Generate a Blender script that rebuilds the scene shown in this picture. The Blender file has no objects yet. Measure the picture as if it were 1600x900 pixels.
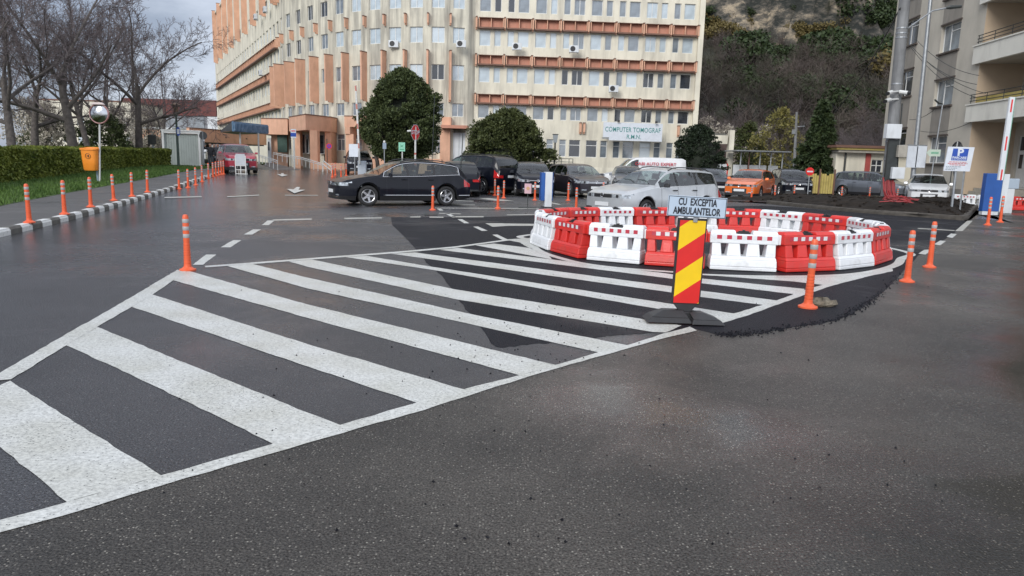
import bpy, math, random
from mathutils import Vector, Matrix
sc = bpy.context.scene
col = sc.collection
rnd = random.Random(7)
# ---------------------------------------------------------------- camera
F_, PIT, ROLL, HC = 1150.0, math.radians(9.8), .028, 1.57
def ray(u, v):
    xp, yp = u-800, v-450
    c, s = math.cos(ROLL), math.sin(ROLL)
    x = xp*c+yp*s; y = -xp*s+yp*c
    cp, sp = math.cos(PIT), math.sin(PIT)
    return (x, F_*cp-y*sp, -F_*sp-y*cp)
cd = bpy.data.cameras.new('camera'); cam = bpy.data.objects.new('camera', cd); col.objects.link(cam); sc.camera = cam
Rx, Uu, Ff = Vector((1,0,0)), Vector((0,math.sin(PIT),math.cos(PIT))), Vector((0,math.cos(PIT),-math.sin(PIT)))
cr = Rx*math.cos(ROLL)+Uu*math.sin(ROLL); cu = -Rx*math.sin(ROLL)+Uu*math.cos(ROLL)
M = Matrix.Identity(4)
for i in range(3): M[i][0] = cr[i]; M[i][1] = cu[i]; M[i][2] = -Ff[i]
M[0][3], M[1][3], M[2][3] = 0, 0, HC
cam.matrix_world = M
cd.sensor_width = 36; cd.lens = 36*F_/1600; cd.clip_start = .05; cd.clip_end = 3000
sc.render.resolution_x, sc.render.resolution_y = 1024, 576
# ---------------------------------------------------------------- world, sun, exposure
sc.view_settings.view_transform = 'Standard'; sc.view_settings.look = 'None'
sc.view_settings.exposure = 0.80; sc.view_settings.gamma = 1
SUN_EL, SUN_AZ = math.radians(30), math.radians(205)
w = bpy.data.worlds.new('World'); sc.world = w; w.use_nodes = True
nt = w.node_tree; nt.nodes.clear()
def N(t, kind, **kw):
    n = t.nodes.new(kind)
    for k, v in kw.items():
        if k[0] == 'i' and k[1:].isdigit(): n.inputs[int(k[1:])].default_value = v
        else: setattr(n, k, v)
    return n
out = N(nt, 'ShaderNodeOutputWorld'); bg = N(nt, 'ShaderNodeBackground'); bg.inputs[1].default_value = .1
sky = N(nt, 'ShaderNodeTexSky', sky_type='NISHITA', sun_disc=False, sun_elevation=SUN_EL, sun_rotation=SUN_AZ)
tc = N(nt, 'ShaderNodeTexCoord'); mp = N(nt, 'ShaderNodeMapping'); mp.inputs['Scale'].default_value = (1, 1, 2.6)
nz = N(nt, 'ShaderNodeTexNoise'); nz.inputs['Scale'].default_value = 2.3; nz.inputs['Detail'].default_value = 7; nz.inputs['Roughness'].default_value = .55
cr1 = N(nt, 'ShaderNodeValToRGB')
cr1.color_ramp.elements[0].position = .34; cr1.color_ramp.elements[0].color = (2.0, 2.3, 2.95, 1)
cr1.color_ramp.elements[1].position = .74; cr1.color_ramp.elements[1].color = (7.6, 8.0, 8.8, 1)
mx = N(nt, 'ShaderNodeMixRGB'); mx.inputs[0].default_value = .9
nt.links.new(tc.outputs['Generated'], mp.inputs[0]); nt.links.new(mp.outputs[0], nz.inputs['Vector'])
vm = N(nt, 'ShaderNodeVectorMath', operation='DOT_PRODUCT'); vm.inputs[1].default_value = (.42, -.30, .55); nt.links.new(tc.outputs['Generated'], vm.inputs[0])
ma = N(nt, 'ShaderNodeMath', operation='MULTIPLY_ADD', i1=.34); nt.links.new(vm.outputs['Value'], ma.inputs[0]); nt.links.new(nz.outputs['Fac'], ma.inputs[2]); nt.links.new(ma.outputs[0], cr1.inputs[0]); nt.links.new(sky.outputs[0], mx.inputs[1]); nt.links.new(cr1.outputs[0], mx.inputs[2])
nt.links.new(mx.outputs[0], bg.inputs[0]); nt.links.new(bg.outputs[0], out.inputs[0])
sd = bpy.data.lights.new('sun', 'SUN'); sd.energy = 1.4; sd.angle = math.radians(25); sd.color = (1, .97, .92)
so = bpy.data.objects.new('sun', sd); col.objects.link(so)
sv = Vector((math.sin(SUN_AZ)*math.cos(SUN_EL), math.cos(SUN_AZ)*math.cos(SUN_EL), math.sin(SUN_EL)))
so.rotation_euler = sv.to_track_quat('Z', 'Y').to_euler()
# ---------------------------------------------------------------- helpers
def sm(t): t = max(0, min(1, t)); return t*t*(3-2*t)
def gz(x, y): return .45*sm((y-20)/26)*sm((-x-5)/7)
def G(u, v, z=0.0):
    d = ray(u, v)
    if d[2] > -1: d = (d[0], d[1], -1)
    t = (z-HC)/d[2]; return Vector((d[0]*t, d[1]*t, z))
def GP(u, v, h=0.0):
    z = h
    for _ in range(12):
        p = G(u, v, z); z = h+gz(p.x, p.y)
    return Vector((p.x, p.y, z))
def AT(u, v, Y):
    d = ray(u, v); t = Y/d[1]; return Vector((d[0]*t, Y, HC+d[2]*t))
class MB:
    def __init__(s): s.v = []; s.f = []; s.m = []; s.mi = 0
    def quad(s, a, b, c, d):
        n = len(s.v); s.v += [a, b, c, d]; s.f.append((n, n+1, n+2, n+3)); s.m.append(s.mi)
    def poly(s, pts):
        n = len(s.v); s.v += list(pts); s.f.append(tuple(range(n, n+len(pts)))); s.m.append(s.mi)
    def hexa(s, p):   # 8 points: bottom 4 ccw, top 4 ccw
        n = len(s.v); s.v += list(p)
        for f in ((3,2,1,0),(4,5,6,7),(0,1,5,4),(1,2,6,5),(2,3,7,6),(3,0,4,7)):
            s.f.append(tuple(n+i for i in f)); s.m.append(s.mi)
    def box(s, x0, x1, y0, y1, z0, z1):
        s.hexa([(x0,y0,z0),(x1,y0,z0),(x1,y1,z0),(x0,y1,z0),(x0,y0,z1),(x1,y0,z1),(x1,y1,z1),(x0,y1,z1)])
    def frus(s, x0, x1, y0, y1, z0, X0, X1, Y0, Y1, z1):
        s.hexa([(x0,y0,z0),(x1,y0,z0),(x1,y1,z0),(x0,y1,z0),(X0,Y0,z1),(X1,Y0,z1),(X1,Y1,z1),(X0,Y1,z1)])
    def wbox(s, a, b, n, d0, d1, z0, z1):   # box along a->b (2D), offset d0..d1 along normal n
        P = lambda q, d, z: (q[0]+n[0]*d, q[1]+n[1]*d, z)
        s.hexa([P(a,d1,z0),P(b,d1,z0),P(b,d0,z0),P(a,d0,z0),P(a,d1,z1),P(b,d1,z1),P(b,d0,z1),P(a,d0,z1)])
    def tube(s, pts, rs, n=8, cap=True):
        if not hasattr(rs, '__len__'): rs = [rs]*len(pts)
        pts = [Vector(p) for p in pts]; base = len(s.v); pr = None
        for i, p in enumerate(pts):
            d = (pts[min(i+1, len(pts)-1)]-pts[max(i-1, 0)])
            d = d.normalized() if d.length > 1e-9 else Vector((0,0,1))
            if pr is None: pr = d.orthogonal().normalized()
            else:
                pr = pr-d*pr.dot(d); pr = pr.normalized() if pr.length > 1e-6 else d.orthogonal().normalized()
            q = d.cross(pr)
            for k in range(n):
                a = 2*math.pi*k/n; s.v.append(tuple(p+(pr*math.cos(a)+q*math.sin(a))*rs[i]))
        for i in range(len(pts)-1):
            for k in range(n):
                a = base+i*n+k; b = base+i*n+(k+1) % n; s.f.append((a, b, b+n, a+n)); s.m.append(s.mi)
        if cap:
            s.f.append(tuple(base+k for k in range(n))[::-1]); s.m.append(s.mi)
            s.f.append(tuple(base+(len(pts)-1)*n+k for k in range(n))); s.m.append(s.mi)
    def lathe(s, prof, n=16, c=(0,0,0), axis='z'):
        base = len(s.v)
        for r, h in prof:
            for k in range(n):
                a = 2*math.pi*k/n; x, y = r*math.cos(a), r*math.sin(a)
                s.v.append((c[0]+x, c[1]+y, c[2]+h) if axis == 'z' else (c[0]+x, c[1]+h, c[2]+y))
        for i in range(len(prof)-1):
            for k in range(n):
                a = base+i*n+k; b = base+i*n+(k+1) % n
                s.f.append((a, b, b+n, a+n) if axis == 'z' else (a, a+n, b+n, b)); s.m.append(s.mi)
    def mesh(s, name, mats, smooth=False, angle=None):
        me = bpy.data.meshes.new(name); me.from_pydata([tuple(p) for p in s.v], [], s.f)
        for m in (mats if isinstance(mats, (list, tuple)) else [mats]): me.materials.append(m)
        me.polygons.foreach_set('material_index', s.m)
        if smooth:
            me.polygons.foreach_set('use_smooth', [True]*len(me.polygons))
            me.set_sharp_from_angle(angle=math.radians(angle or 35))
        me.update(); return me
    def build(s, name, mats, parent=None, smooth=False, bevel=0, angle=None, loc=None):
        me = s.mesh(name, mats, smooth, angle)
        return ob(name, me, parent, loc, bevel)
def ob(name, data, parent=None, loc=None, bevel=0, rz=None):
    o = bpy.data.objects.new(name, data); col.objects.link(o)
    if parent is not None: o.parent = parent
    if loc is not None: o.location = loc
    elif parent is not None and parent.get('wc'): o.location = -Vector(parent['wc'])   # geometry given in world coordinates
    if rz is not None: o.rotation_euler = (0, 0, rz)
    if bevel:
        b = o.modifiers.new('bevel', 'BEVEL'); b.width = bevel; b.segments = 2; b.limit_method = 'ANGLE'; b.angle_limit = math.radians(40)
    return o
def tag(o, label, cat, group=None, kind=None):
    o['label'] = label; o['category'] = cat
    if group: o['group'] = group
    if kind: o['kind'] = kind
    return o
def thing(name, label, cat, loc=(0,0,0), rz=0, group=None, world=False):
    o = bpy.data.objects.new(name, None); col.objects.link(o); o.location = loc; o.rotation_euler = (0, 0, rz); o.empty_display_size = .2
    tag(o, label, cat, group)
    if world: o['wc'] = tuple(loc)
    return o
def struct(o): o['kind'] = 'structure'; return o
def copy_tree(o, parent=None):
    c = o.copy(); col.objects.link(c)
    if parent is not None: c.parent = parent
    for ch in list(o.children): copy_tree(ch, c)
    return c
_fonts = {}
def text_mesh(s, size, ext=.002, spacing=1.0, bold=0.0, align='CENTER', line=1.0):
    k = (s, size, ext, spacing, bold, align)
    if k in _fonts: return _fonts[k]
    cu_ = bpy.data.curves.new('lettering', 'FONT'); cu_.body = s; cu_.size = size; cu_.extrude = ext; cu_.offset = bold
    cu_.align_x = align; cu_.align_y = 'CENTER'; cu_.space_character = spacing; cu_.space_line = line; cu_.resolution_u = 3
    t = bpy.data.objects.new('lettering', cu_); col.objects.link(t)
    bpy.context.view_layer.update()
    me = bpy.data.meshes.new_from_object(t.evaluated_get(bpy.context.evaluated_depsgraph_get()))
    bpy.data.objects.remove(t); bpy.data.curves.remove(cu_); me.name = 'lettering'; _fonts[k] = me; return me
def lettering(s, size, mat, parent, loc, rx=math.pi/2, rz=0, sx=1, fit=None, **kw):
    me = text_mesh(s, size, **kw)
    if fit: xs_ = [q.co.x for q in me.vertices]; sx = fit/(max(xs_)-min(xs_))
    if not me.materials: me.materials.append(mat)
    o = bpy.data.objects.new('lettering', me); col.objects.link(o); o.parent = parent; o.location = loc
    o.rotation_euler = (rx, 0, rz); o.scale = (sx, 1, 1); return o
# ---------------------------------------------------------------- materials
def mat(name, colr, rough=.6, metal=0, spec=.5, var=0, vscale=4, bump=0, bscale=60, coat=0, dirt=None, dscale=1.5, dstretch=(1,1,1), dth=(.5,.7), damt=.6, ior=None):
    m = bpy.data.materials.new(name); m.use_nodes = True; t = m.node_tree
    b = t.nodes['Principled BSDF']; c = (*colr, 1)
    b.inputs['Base Color'].default_value = c; b.inputs['Roughness'].default_value = rough; b.inputs['Metallic'].default_value = metal
    b.inputs['Specular IOR Level'].default_value = spec; b.inputs['Coat Weight'].default_value = coat; b.inputs['Coat Roughness'].default_value = .06
    if ior: b.inputs['IOR'].default_value = ior
    co = N(t, 'ShaderNodeTexCoord'); cur = None
    if var or dirt:
        n = N(t, 'ShaderNodeTexNoise'); n.inputs['Scale'].default_value = vscale; n.inputs['Detail'].default_value = 5
        t.links.new(co.outputs['Object'], n.inputs['Vector'])
        r = N(t, 'ShaderNodeValToRGB'); r.color_ramp.elements[0].position = .3; r.color_ramp.elements[1].position = .7
        r.color_ramp.elements[0].color = tuple(max(0, x*(1-var)) for x in colr)+(1,)
        r.color_ramp.elements[1].color = tuple(min(1, x*(1+var)) for x in colr)+(1,)
        t.links.new(n.outputs['Fac'], r.inputs[0]); cur = r.outputs[0]
    if dirt:
        mp = N(t, 'ShaderNodeMapping'); mp.inputs['Scale'].default_value = dstretch
        t.links.new(co.outputs['Object'], mp.inputs[0])
        n = N(t, 'ShaderNodeTexNoise'); n.inputs['Scale'].default_value = dscale; n.inputs['Detail'].default_value = 8; n.inputs['Roughness'].default_value = .65
        t.links.new(mp.outputs[0], n.inputs['Vector'])
        r = N(t, 'ShaderNodeMapRange'); r.inputs[1].default_value = dth[0]; r.inputs[2].default_value = dth[1]; r.inputs[4].default_value = damt
        t.links.new(n.outputs['Fac'], r.inputs[0])
        x = N(t, 'ShaderNodeMixRGB'); x.inputs[2].default_value = (*dirt, 1)
        t.links.new(r.outputs[0], x.inputs[0]); t.links.new(cur, x.inputs[1]); cur = x.outputs[0]
    if cur: t.links.new(cur, b.inputs['Base Color'])
    if bump:
        n = N(t, 'ShaderNodeTexNoise'); n.inputs['Scale'].default_value = bscale; n.inputs['Detail'].default_value = 3
        t.links.new(co.outputs['Object'], n.inputs['Vector'])
        bp = N(t, 'ShaderNodeBump'); bp.inputs['Strength'].default_value = bump; bp.inputs['Distance'].default_value = .02
        t.links.new(n.outputs['Fac'], bp.inputs['Height']); t.links.new(bp.outputs[0], b.inputs['Normal'])
    return m
def asphalt(name, base, stone, dens=.5, scale=70, rough=(.18, .5), wet=.5, tint=None, patch=0.5, bump=.5, spec=.5, bdist=.004, gr=(.25,1.95)):
    m = bpy.data.materials.new(name); m.use_nodes = True; t = m.node_tree; b = t.nodes['Principled BSDF']; L = t.links.new
    co = N(t, 'ShaderNodeTexCoord'); P = co.outputs['Object']
    vo = N(t, 'ShaderNodeTexVoronoi'); vo.inputs['Scale'].default_value = scale; L(P, vo.inputs['Vector'])
    sep = N(t, 'ShaderNodeSeparateColor'); L(vo.outputs['Color'], sep.inputs[0])
    mr = N(t, 'ShaderNodeMapRange'); mr.inputs[1].default_value = 1-dens*.35; mr.inputs[2].default_value = 1.0; L(sep.outputs[0], mr.inputs[0])
    dr = N(t, 'ShaderNodeMapRange'); dr.inputs[1].default_value = .42; dr.inputs[2].default_value = .2; L(vo.outputs['Distance'], dr.inputs[0])
    mu = N(t, 'ShaderNodeMath', operation='MULTIPLY'); L(mr.outputs[0], mu.inputs[0]); L(dr.outputs[0], mu.inputs[1])
    n1 = N(t, 'ShaderNodeTexNoise'); n1.inputs['Scale'].default_value = .55; n1.inputs['Detail'].default_value = 6; n1.inputs['Roughness'].default_value = .6; L(P, n1.inputs['Vector'])
    n2 = N(t, 'ShaderNodeTexNoise'); n2.inputs['Scale'].default_value = 95; n2.inputs['Detail'].default_value = 5; n2.inputs['Roughness'].default_value = .7; L(P, n2.inputs['Vector'])
    r1 = N(t, 'ShaderNodeValToRGB'); e = r1.color_ramp.elements; e[0].position = .3; e[1].position = .72
    tt = tint or base
    e[0].color = tuple(x*(1-patch*.45) for x in base)+(1,); e[1].color = tuple(x*(1+patch*.35) for x in tt)+(1,)
    L(n1.outputs['Fac'], r1.inputs[0])
    g = N(t, 'ShaderNodeMapRange'); g.inputs[1].default_value = .34; g.inputs[2].default_value = .68; g.inputs[3].default_value = gr[0]; g.inputs[4].default_value = gr[1]; L(n2.outputs['Fac'], g.inputs[0])
    mm = N(t, 'ShaderNodeMixRGB', blend_type='MULTIPLY'); mm.inputs[0].default_value = 1; L(r1.outputs[0], mm.inputs[1]); L(g.outputs[0], mm.inputs[2])
    mx_ = N(t, 'ShaderNodeMixRGB'); mx_.inputs[2].default_value = (*stone, 1); L(mu.outputs[0], mx_.inputs[0]); L(mm.outputs[0], mx_.inputs[1])
    L(mx_.outputs[0], b.inputs['Base Color'])
    n3 = N(t, 'ShaderNodeTexNoise'); n3.inputs['Scale'].default_value = .33; n3.inputs['Detail'].default_value = 5; n3.inputs['Roughness'].default_value = .62; n3.inputs['Distortion'].default_value = .4
    mp3 = N(t, 'ShaderNodeMapping'); mp3.inputs['Location'].default_value = (13.2, 4.1, 0); L(P, mp3.inputs[0]); L(mp3.outputs[0], n3.inputs['Vector'])
    rr = N(t, 'ShaderNodeMapRange'); rr.inputs[1].default_value = .60-.25*wet; rr.inputs[2].default_value = .78-.25*wet; rr.inputs[3].default_value = rough[1]; rr.inputs[4].default_value = rough[0]
    L(n3.outputs['Fac'], rr.inputs[0]); L(rr.outputs[0], b.inputs['Roughness'])
    b.inputs['Specular IOR Level'].default_value = spec
    # bump: strong on dry grain, faint under the water film
    bs = N(t, 'ShaderNodeMapRange'); bs.inputs[1].default_value = rough[0]; bs.inputs[2].default_value = rough[1]; bs.inputs[3].default_value = bump*.22; bs.inputs[4].default_value = bump
    L(rr.outputs[0], bs.inputs[0])
    ad = N(t, 'ShaderNodeMath', operation='ADD'); L(vo.outputs['Distance'], ad.inputs[0]); L(n2.outputs['Fac'], ad.inputs[1])
    bp = N(t, 'ShaderNodeBump'); bp.name = 'grain'; bp.inputs['Distance'].default_value = bdist; L(bs.outputs[0], bp.inputs['Strength']); L(ad.outputs[0], bp.inputs['Height']); L(bp.outputs[0], b.inputs['Normal'])
    return m
ASP_OLD = asphalt('asphalt_coarse_wet', (.044,.042,.040), (.36,.34,.30), dens=.8, scale=72, rough=(.10,.46), wet=.55, tint=(.062,.057,.051), bump=1.0, spec=.28, gr=(.05,2.6), patch=.75, bdist=.011)
ASP_MID = asphalt('asphalt_road_wet', (.050,.050,.054), (.24,.24,.24), dens=.6, scale=78, rough=(.07,.42), wet=.52, patch=.6, bump=.9, spec=.34, bdist=.009, gr=(.12,2.3))
ASP_NEW = asphalt('asphalt_new_dark', (.0095,.010,.014), (.05,.05,.055), dens=.5, scale=70, rough=(.22,.60), wet=.3, patch=.5, bump=1.0, spec=.16, bdist=.012, gr=(.2,2.4))
ASP_WALK = asphalt('sidewalk_asphalt', (.075,.072,.070), (.16,.16,.15), dens=.3, scale=60, rough=(.25,.6), wet=.3, patch=.4)
def paint_mark(name, base, wear):
    m = bpy.data.materials.new(name); m.use_nodes = True; t = m.node_tree; b = t.nodes['Principled BSDF']; L = t.links.new
    co = N(t, 'ShaderNodeTexCoord'); P = co.outputs['Object']
    n1 = N(t, 'ShaderNodeTexNoise'); n1.inputs['Scale'].default_value = 2.2; n1.inputs['Detail'].default_value = 6; L(P, n1.inputs['Vector'])
    r1 = N(t, 'ShaderNodeValToRGB'); e = r1.color_ramp.elements; e[0].position = .34; e[1].position = .62
    e[0].color = (base[0]*.86, base[1]*.85, base[2]*.81, 1); e[1].color = (*base, 1); L(n1.outputs['Fac'], r1.inputs[0])
    vo = N(t, 'ShaderNodeTexVoronoi'); vo.inputs['Scale'].default_value = 70; L(P, vo.inputs['Vector'])
    sep = N(t, 'ShaderNodeSeparateColor'); L(vo.outputs['Color'], sep.inputs[0])
    n2 = N(t, 'ShaderNodeTexNoise'); n2.inputs['Scale'].default_value = 1.3; n2.inputs['Detail'].default_value = 4; L(P, n2.inputs['Vector'])
    ar = N(t, 'ShaderNodeMapRange'); ar.inputs[1].default_value = .45; ar.inputs[2].default_value = .75; ar.inputs[3].default_value = 1-wear*.25; ar.inputs[4].default_value = 1-wear*2.4; L(n2.outputs['Fac'], ar.inputs[0])
    gt = N(t, 'ShaderNodeMath', operation='GREATER_THAN'); L(sep.outputs[1], gt.inputs[0]); L(ar.outputs[0], gt.inputs[1])
    dr = N(t, 'ShaderNodeMapRange'); dr.inputs[1].default_value = .34; dr.inputs[2].default_value = .2; L(vo.outputs['Distance'], dr.inputs[0])
    mu = N(t, 'ShaderNodeMath', operation='MULTIPLY'); L(gt.outputs[0], mu.inputs[0]); L(dr.outputs[0], mu.inputs[1])
    x = N(t, 'ShaderNodeMixRGB'); x.inputs[2].default_value = (.05,.05,.05,1); 
    n4 = N(t, 'ShaderNodeTexNoise'); n4.inputs['Scale'].default_value = 42; n4.inputs['Detail'].default_value = 6; n4.inputs['Roughness'].default_value = .7; L(P, n4.inputs['Vector'])
    g4 = N(t, 'ShaderNodeMapRange'); g4.inputs[1].default_value = .35; g4.inputs[2].default_value = .6; g4.inputs[3].default_value = .62; g4.inputs[4].default_value = 1.03; L(n4.outputs['Fac'], g4.inputs[0])
    m4 = N(t, 'ShaderNodeMixRGB', blend_type='MULTIPLY'); m4.inputs[0].default_value = 1; L(r1.outputs[0], m4.inputs[1]); L(g4.outputs[0], m4.inputs[2])
    L(mu.outputs[0], x.inputs[0]); L(m4.outputs[0], x.inputs[1]); L(x.outputs[0], b.inputs['Base Color'])
    b.inputs['Roughness'].default_value = .42
    bp = N(t, 'ShaderNodeBump'); bp.inputs['Distance'].default_value = .003; bp.inputs['Strength'].default_value = .6; L(vo.outputs['Distance'], bp.inputs['Height']); L(bp.outputs[0], b.inputs['Normal'])
    return m
PAINT = paint_mark('road_paint', (.58,.59,.57), .30)
PAINT_OLD = paint_mark('road_paint_worn', (.46,.46,.43), .16)
WHITE_K = mat('kerb_white', (.62,.63,.62), .5, var=.08, vscale=8, dirt=(.2,.19,.17), dscale=9, dth=(.55,.75), damt=.6)
CONC = mat('kerb_concrete', (.10,.098,.09), .6, var=.25, vscale=6, bump=.4)
CONC_L = mat('concrete_light', (.33,.31,.27), .8, var=.15, vscale=5, bump=.3)
CREAM = mat('cream_render', (.66,.625,.52), .85, var=.09, vscale=.7, dirt=(.25,.235,.20), dscale=1.3, dstretch=(1,1,.14), dth=(.46,.74), damt=.62, bump=.25, bscale=20)
CREAM_ST = mat('cream_render_stained', (.60,.57,.475), .88, var=.12, vscale=.8, dirt=(.20,.19,.17), dscale=1.6, dstretch=(1,1,.09), dth=(.40,.64), damt=.78, bump=.25, bscale=20)
ORANGE_R = mat('salmon_render', (.62,.36,.245), .8, var=.10, vscale=1.2, dirt=(.26,.15,.10), dscale=1.8, dstretch=(1,1,.2), dth=(.5,.75), damt=.5, bump=.2, bscale=20)
ORANGE_D = mat('terracotta_panel', (.46,.215,.15), .75, var=.10, vscale=1.2, dirt=(.2,.09,.06), dscale=2.5, dstretch=(1,1,.3), dth=(.5,.75), damt=.5)
BROWN_E = mat('brown_edge', (.16,.085,.06), .7, var=.2, vscale=2)
GREYC = mat('grey_beige_render', (.47,.44,.38), .85, var=.08, vscale=.8, dirt=(.25,.235,.2), dscale=.8, dstretch=(1,1,.3), dth=(.5,.8), damt=.5, bump=.3, bscale=25)
GREYD = mat('dark_grey_render', (.25,.232,.205), .85, var=.1, vscale=1, dirt=(.14,.13,.12), dscale=1.5, dstretch=(1,1,.3), damt=.5, bump=.3, bscale=25)
PEACH = mat('peach_render', (.42,.33,.24), .85, var=.08, vscale=1)
BALC = mat('balcony_white_render', (.66,.65,.59), .8, var=.06, vscale=1, dirt=(.3,.29,.27), dscale=1.2, dstretch=(1,1,.3), damt=.35)
WOODB = mat('brown_shutter', (.13,.065,.035), .55, var=.2, vscale=3)
WFR = mat('white_frame', (.62,.63,.62), .5, var=.05, vscale=3)
GL = [mat('window_glass_painted_sky', (.40,.47,.52), .08, spec=.9, var=.25, vscale=1.1, ior=1.7),  # pale panes: reflected bright sky painted into the base colour, curtains included
      mat('window_glass_grey', (.16,.19,.22), .06, spec=.9, var=.4, vscale=1.3, ior=1.7),
      mat('window_glass_dark', (.025,.03,.04), .05, spec=.8, var=.3, vscale=1.5, ior=1.6),
      mat('window_glass_pale', (.50,.57,.62), .08, spec=.9, var=.12, vscale=.8, ior=1.7)]
def clear_glass(name, tint, ior=1.45):
    m = bpy.data.materials.new(name); m.use_nodes = True; t = m.node_tree; t.nodes.clear(); L = t.links.new
    o = N(t, 'ShaderNodeOutputMaterial'); tr = N(t, 'ShaderNodeBsdfTransparent'); tr.inputs[0].default_value = (*tint, 1)
    gl = N(t, 'ShaderNodeBsdfGlossy'); gl.inputs[0].default_value = (.95,.97,1,1); gl.inputs[1].default_value = .02
    ge = N(t, 'ShaderNodeNewGeometry'); dp = N(t, 'ShaderNodeVectorMath', operation='DOT_PRODUCT'); L(ge.outputs['Normal'], dp.inputs[0]); L(ge.outputs['Incoming'], dp.inputs[1])
    ab = N(t, 'ShaderNodeMath', operation='ABSOLUTE'); L(dp.outputs['Value'], ab.inputs[0]); om = N(t, 'ShaderNodeMath', operation='SUBTRACT', i0=1.0); L(ab.outputs[0], om.inputs[1])
    pw = N(t, 'ShaderNodeMath', operation='POWER', i1=4.0); L(om.outputs[0], pw.inputs[0]); fr = N(t, 'ShaderNodeMapRange'); fr.inputs[3].default_value = .07; fr.inputs[4].default_value = .95; L(pw.outputs[0], fr.inputs[0])
    mx_ = N(t, 'ShaderNodeMixShader')
    co = N(t, 'ShaderNodeTexCoord'); n = N(t, 'ShaderNodeTexNoise'); n.inputs['Scale'].default_value = 3; L(co.outputs['Object'], n.inputs['Vector'])
    bp = N(t, 'ShaderNodeBump'); bp.inputs['Strength'].default_value = .12; bp.inputs['Distance'].default_value = .02; L(n.outputs['Fac'], bp.inputs['Height']); L(bp.outputs[0], gl.inputs['Normal'])
    L(fr.outputs[0], mx_.inputs[0]); L(tr.outputs[0], mx_.inputs[1]); L(gl.outputs[0], mx_.inputs[2]); L(mx_.outputs[0], o.inputs[0]); return m
GLASS_CAR = clear_glass('car_glass', (.50,.58,.56), 1.7)
GLASS_TINT = clear_glass('car_glass_tinted', (.12,.15,.15), 1.7)
BLACKP = mat('black_plastic', (.018,.018,.02), .45, var=.2, vscale=9)
RUBBER = mat('tyre_rubber', (.014,.014,.015), .7, var=.2, vscale=20)
CHROME = mat('chrome', (.72,.72,.74), .15, metal=1)
ALLOY = mat('alloy_silver', (.55,.56,.58), .28, metal=.9, var=.08, vscale=9)
LAMPG = mat('headlight_glass', (.34,.37,.40), .07, spec=.9, coat=1, metal=.35, var=.75, vscale=11)
TAILR = mat('taillight_red', (.42,.012,.012), .15, coat=1, var=.2, vscale=12)
PLATE = mat('number_plate', (.62,.64,.66), .4, var=.03)
INK = mat('black_ink', (.012,.013,.02), .5, var=.1)
BOL_O = mat('bollard_orange', (.68,.105,.035), .45, var=.12, vscale=7, dirt=(.30,.09,.05), dscale=7, dth=(.5,.75), damt=.5, bump=.1)
BOL_W = mat('bollard_reflective_grey', (.34,.345,.35), .35, var=.10, vscale=12, dirt=(.22,.16,.14), dscale=10, dth=(.5,.75), damt=.6)
BAR_R = mat('barrier_red_plastic', (.58,.026,.020), .42, var=.14, vscale=2, dirt=(.30,.06,.045), dscale=5, dth=(.48,.75), damt=.65, coat=.15, bump=.1, bscale=30)
BAR_W = mat('barrier_white_plastic', (.70,.72,.745), .42, var=.06, vscale=2, dirt=(.36,.355,.34), dscale=5, dth=(.50,.78), damt=.6, coat=.15, bump=.1, bscale=30)
REF_R = mat('reflector_red', (.42,.03,.055), .3, coat=.4, var=.12, vscale=25)
REF_W = mat('reflector_white', (.62,.63,.64), .3, coat=.4, var=.06, vscale=25)
STEEL = mat('galvanised_steel', (.32,.34,.36), .45, metal=.6, var=.15, vscale=6)
POLEW = mat('pole_white', (.55,.56,.55), .5, var=.1, vscale=5, dirt=(.25,.2,.16), dscale=6, damt=.4)
POLED = mat('pole_dark', (.03,.035,.035), .5, var=.2, vscale=5)
CPOLE = mat('concrete_pole', (.19,.195,.20), .75, var=.18, vscale=2, dirt=(.09,.09,.095), dscale=2.5, dstretch=(2,2,.25), dth=(.45,.7), damt=.6, bump=.4, bscale=30)
SIGNBL = mat('sign_pale_blue', (.42,.51,.62), .4, var=.04, vscale=4, dirt=(.30,.38,.50), dscale=3, damt=.4)
SIGNW = mat('sign_white', (.60,.64,.70), .35, var=.04, vscale=4, dirt=(.42,.44,.48), dscale=3, damt=.4)
SIGNB = mat('sign_blue', (.02,.07,.36), .35, var=.06)
SIGNY = mat('sign_yellow', (.76,.50,.01), .35, var=.07, vscale=6)
SIGNR = mat('sign_red', (.60,.02,.018), .35, var=.07, vscale=6)
SIGNG = mat('sign_green', (.04,.26,.14), .4, var=.1, vscale=6)
SIGNGR = mat('sign_back_grey', (.07,.075,.08), .5, var=.1)
BLUEK = mat('cabinet_blue', (.02,.09,.33), .4, var=.08, vscale=3)
WHITEC = mat('cabinet_white', (.60,.63,.66), .45, var=.05, vscale=3, dirt=(.35,.36,.36), dscale=3, dstretch=(1,1,.4), damt=.4)
BIN_O = mat('bin_orange', (.82,.27,.03), .4, var=.05, vscale=4, dirt=(.45,.17,.04), dscale=5, dth=(.55,.8), damt=.5)
BARK = mat('bark_grey', (.085,.074,.068), .9, var=.35, vscale=7, bump=1, bscale=18)
BARK_T = mat('twig_bark', (.105,.086,.088), .9, var=.3, vscale=3)
YELLOWF = mat('yellow_boards', (.45,.36,.11), .7, var=.25, vscale=2, dirt=(.25,.2,.12), dscale=2, damt=.6)
DARKB = mat('dark_brown_trim', (.075,.06,.052), .7, var=.2, vscale=3)
REDC = mat('red_conduit', (.26,.025,.028), .45, var=.15, vscale=4)
SOIL = mat('bare_soil', (.017,.013,.010), .9, spec=.2, var=.6, vscale=5, bump=1, bscale=14)
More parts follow.
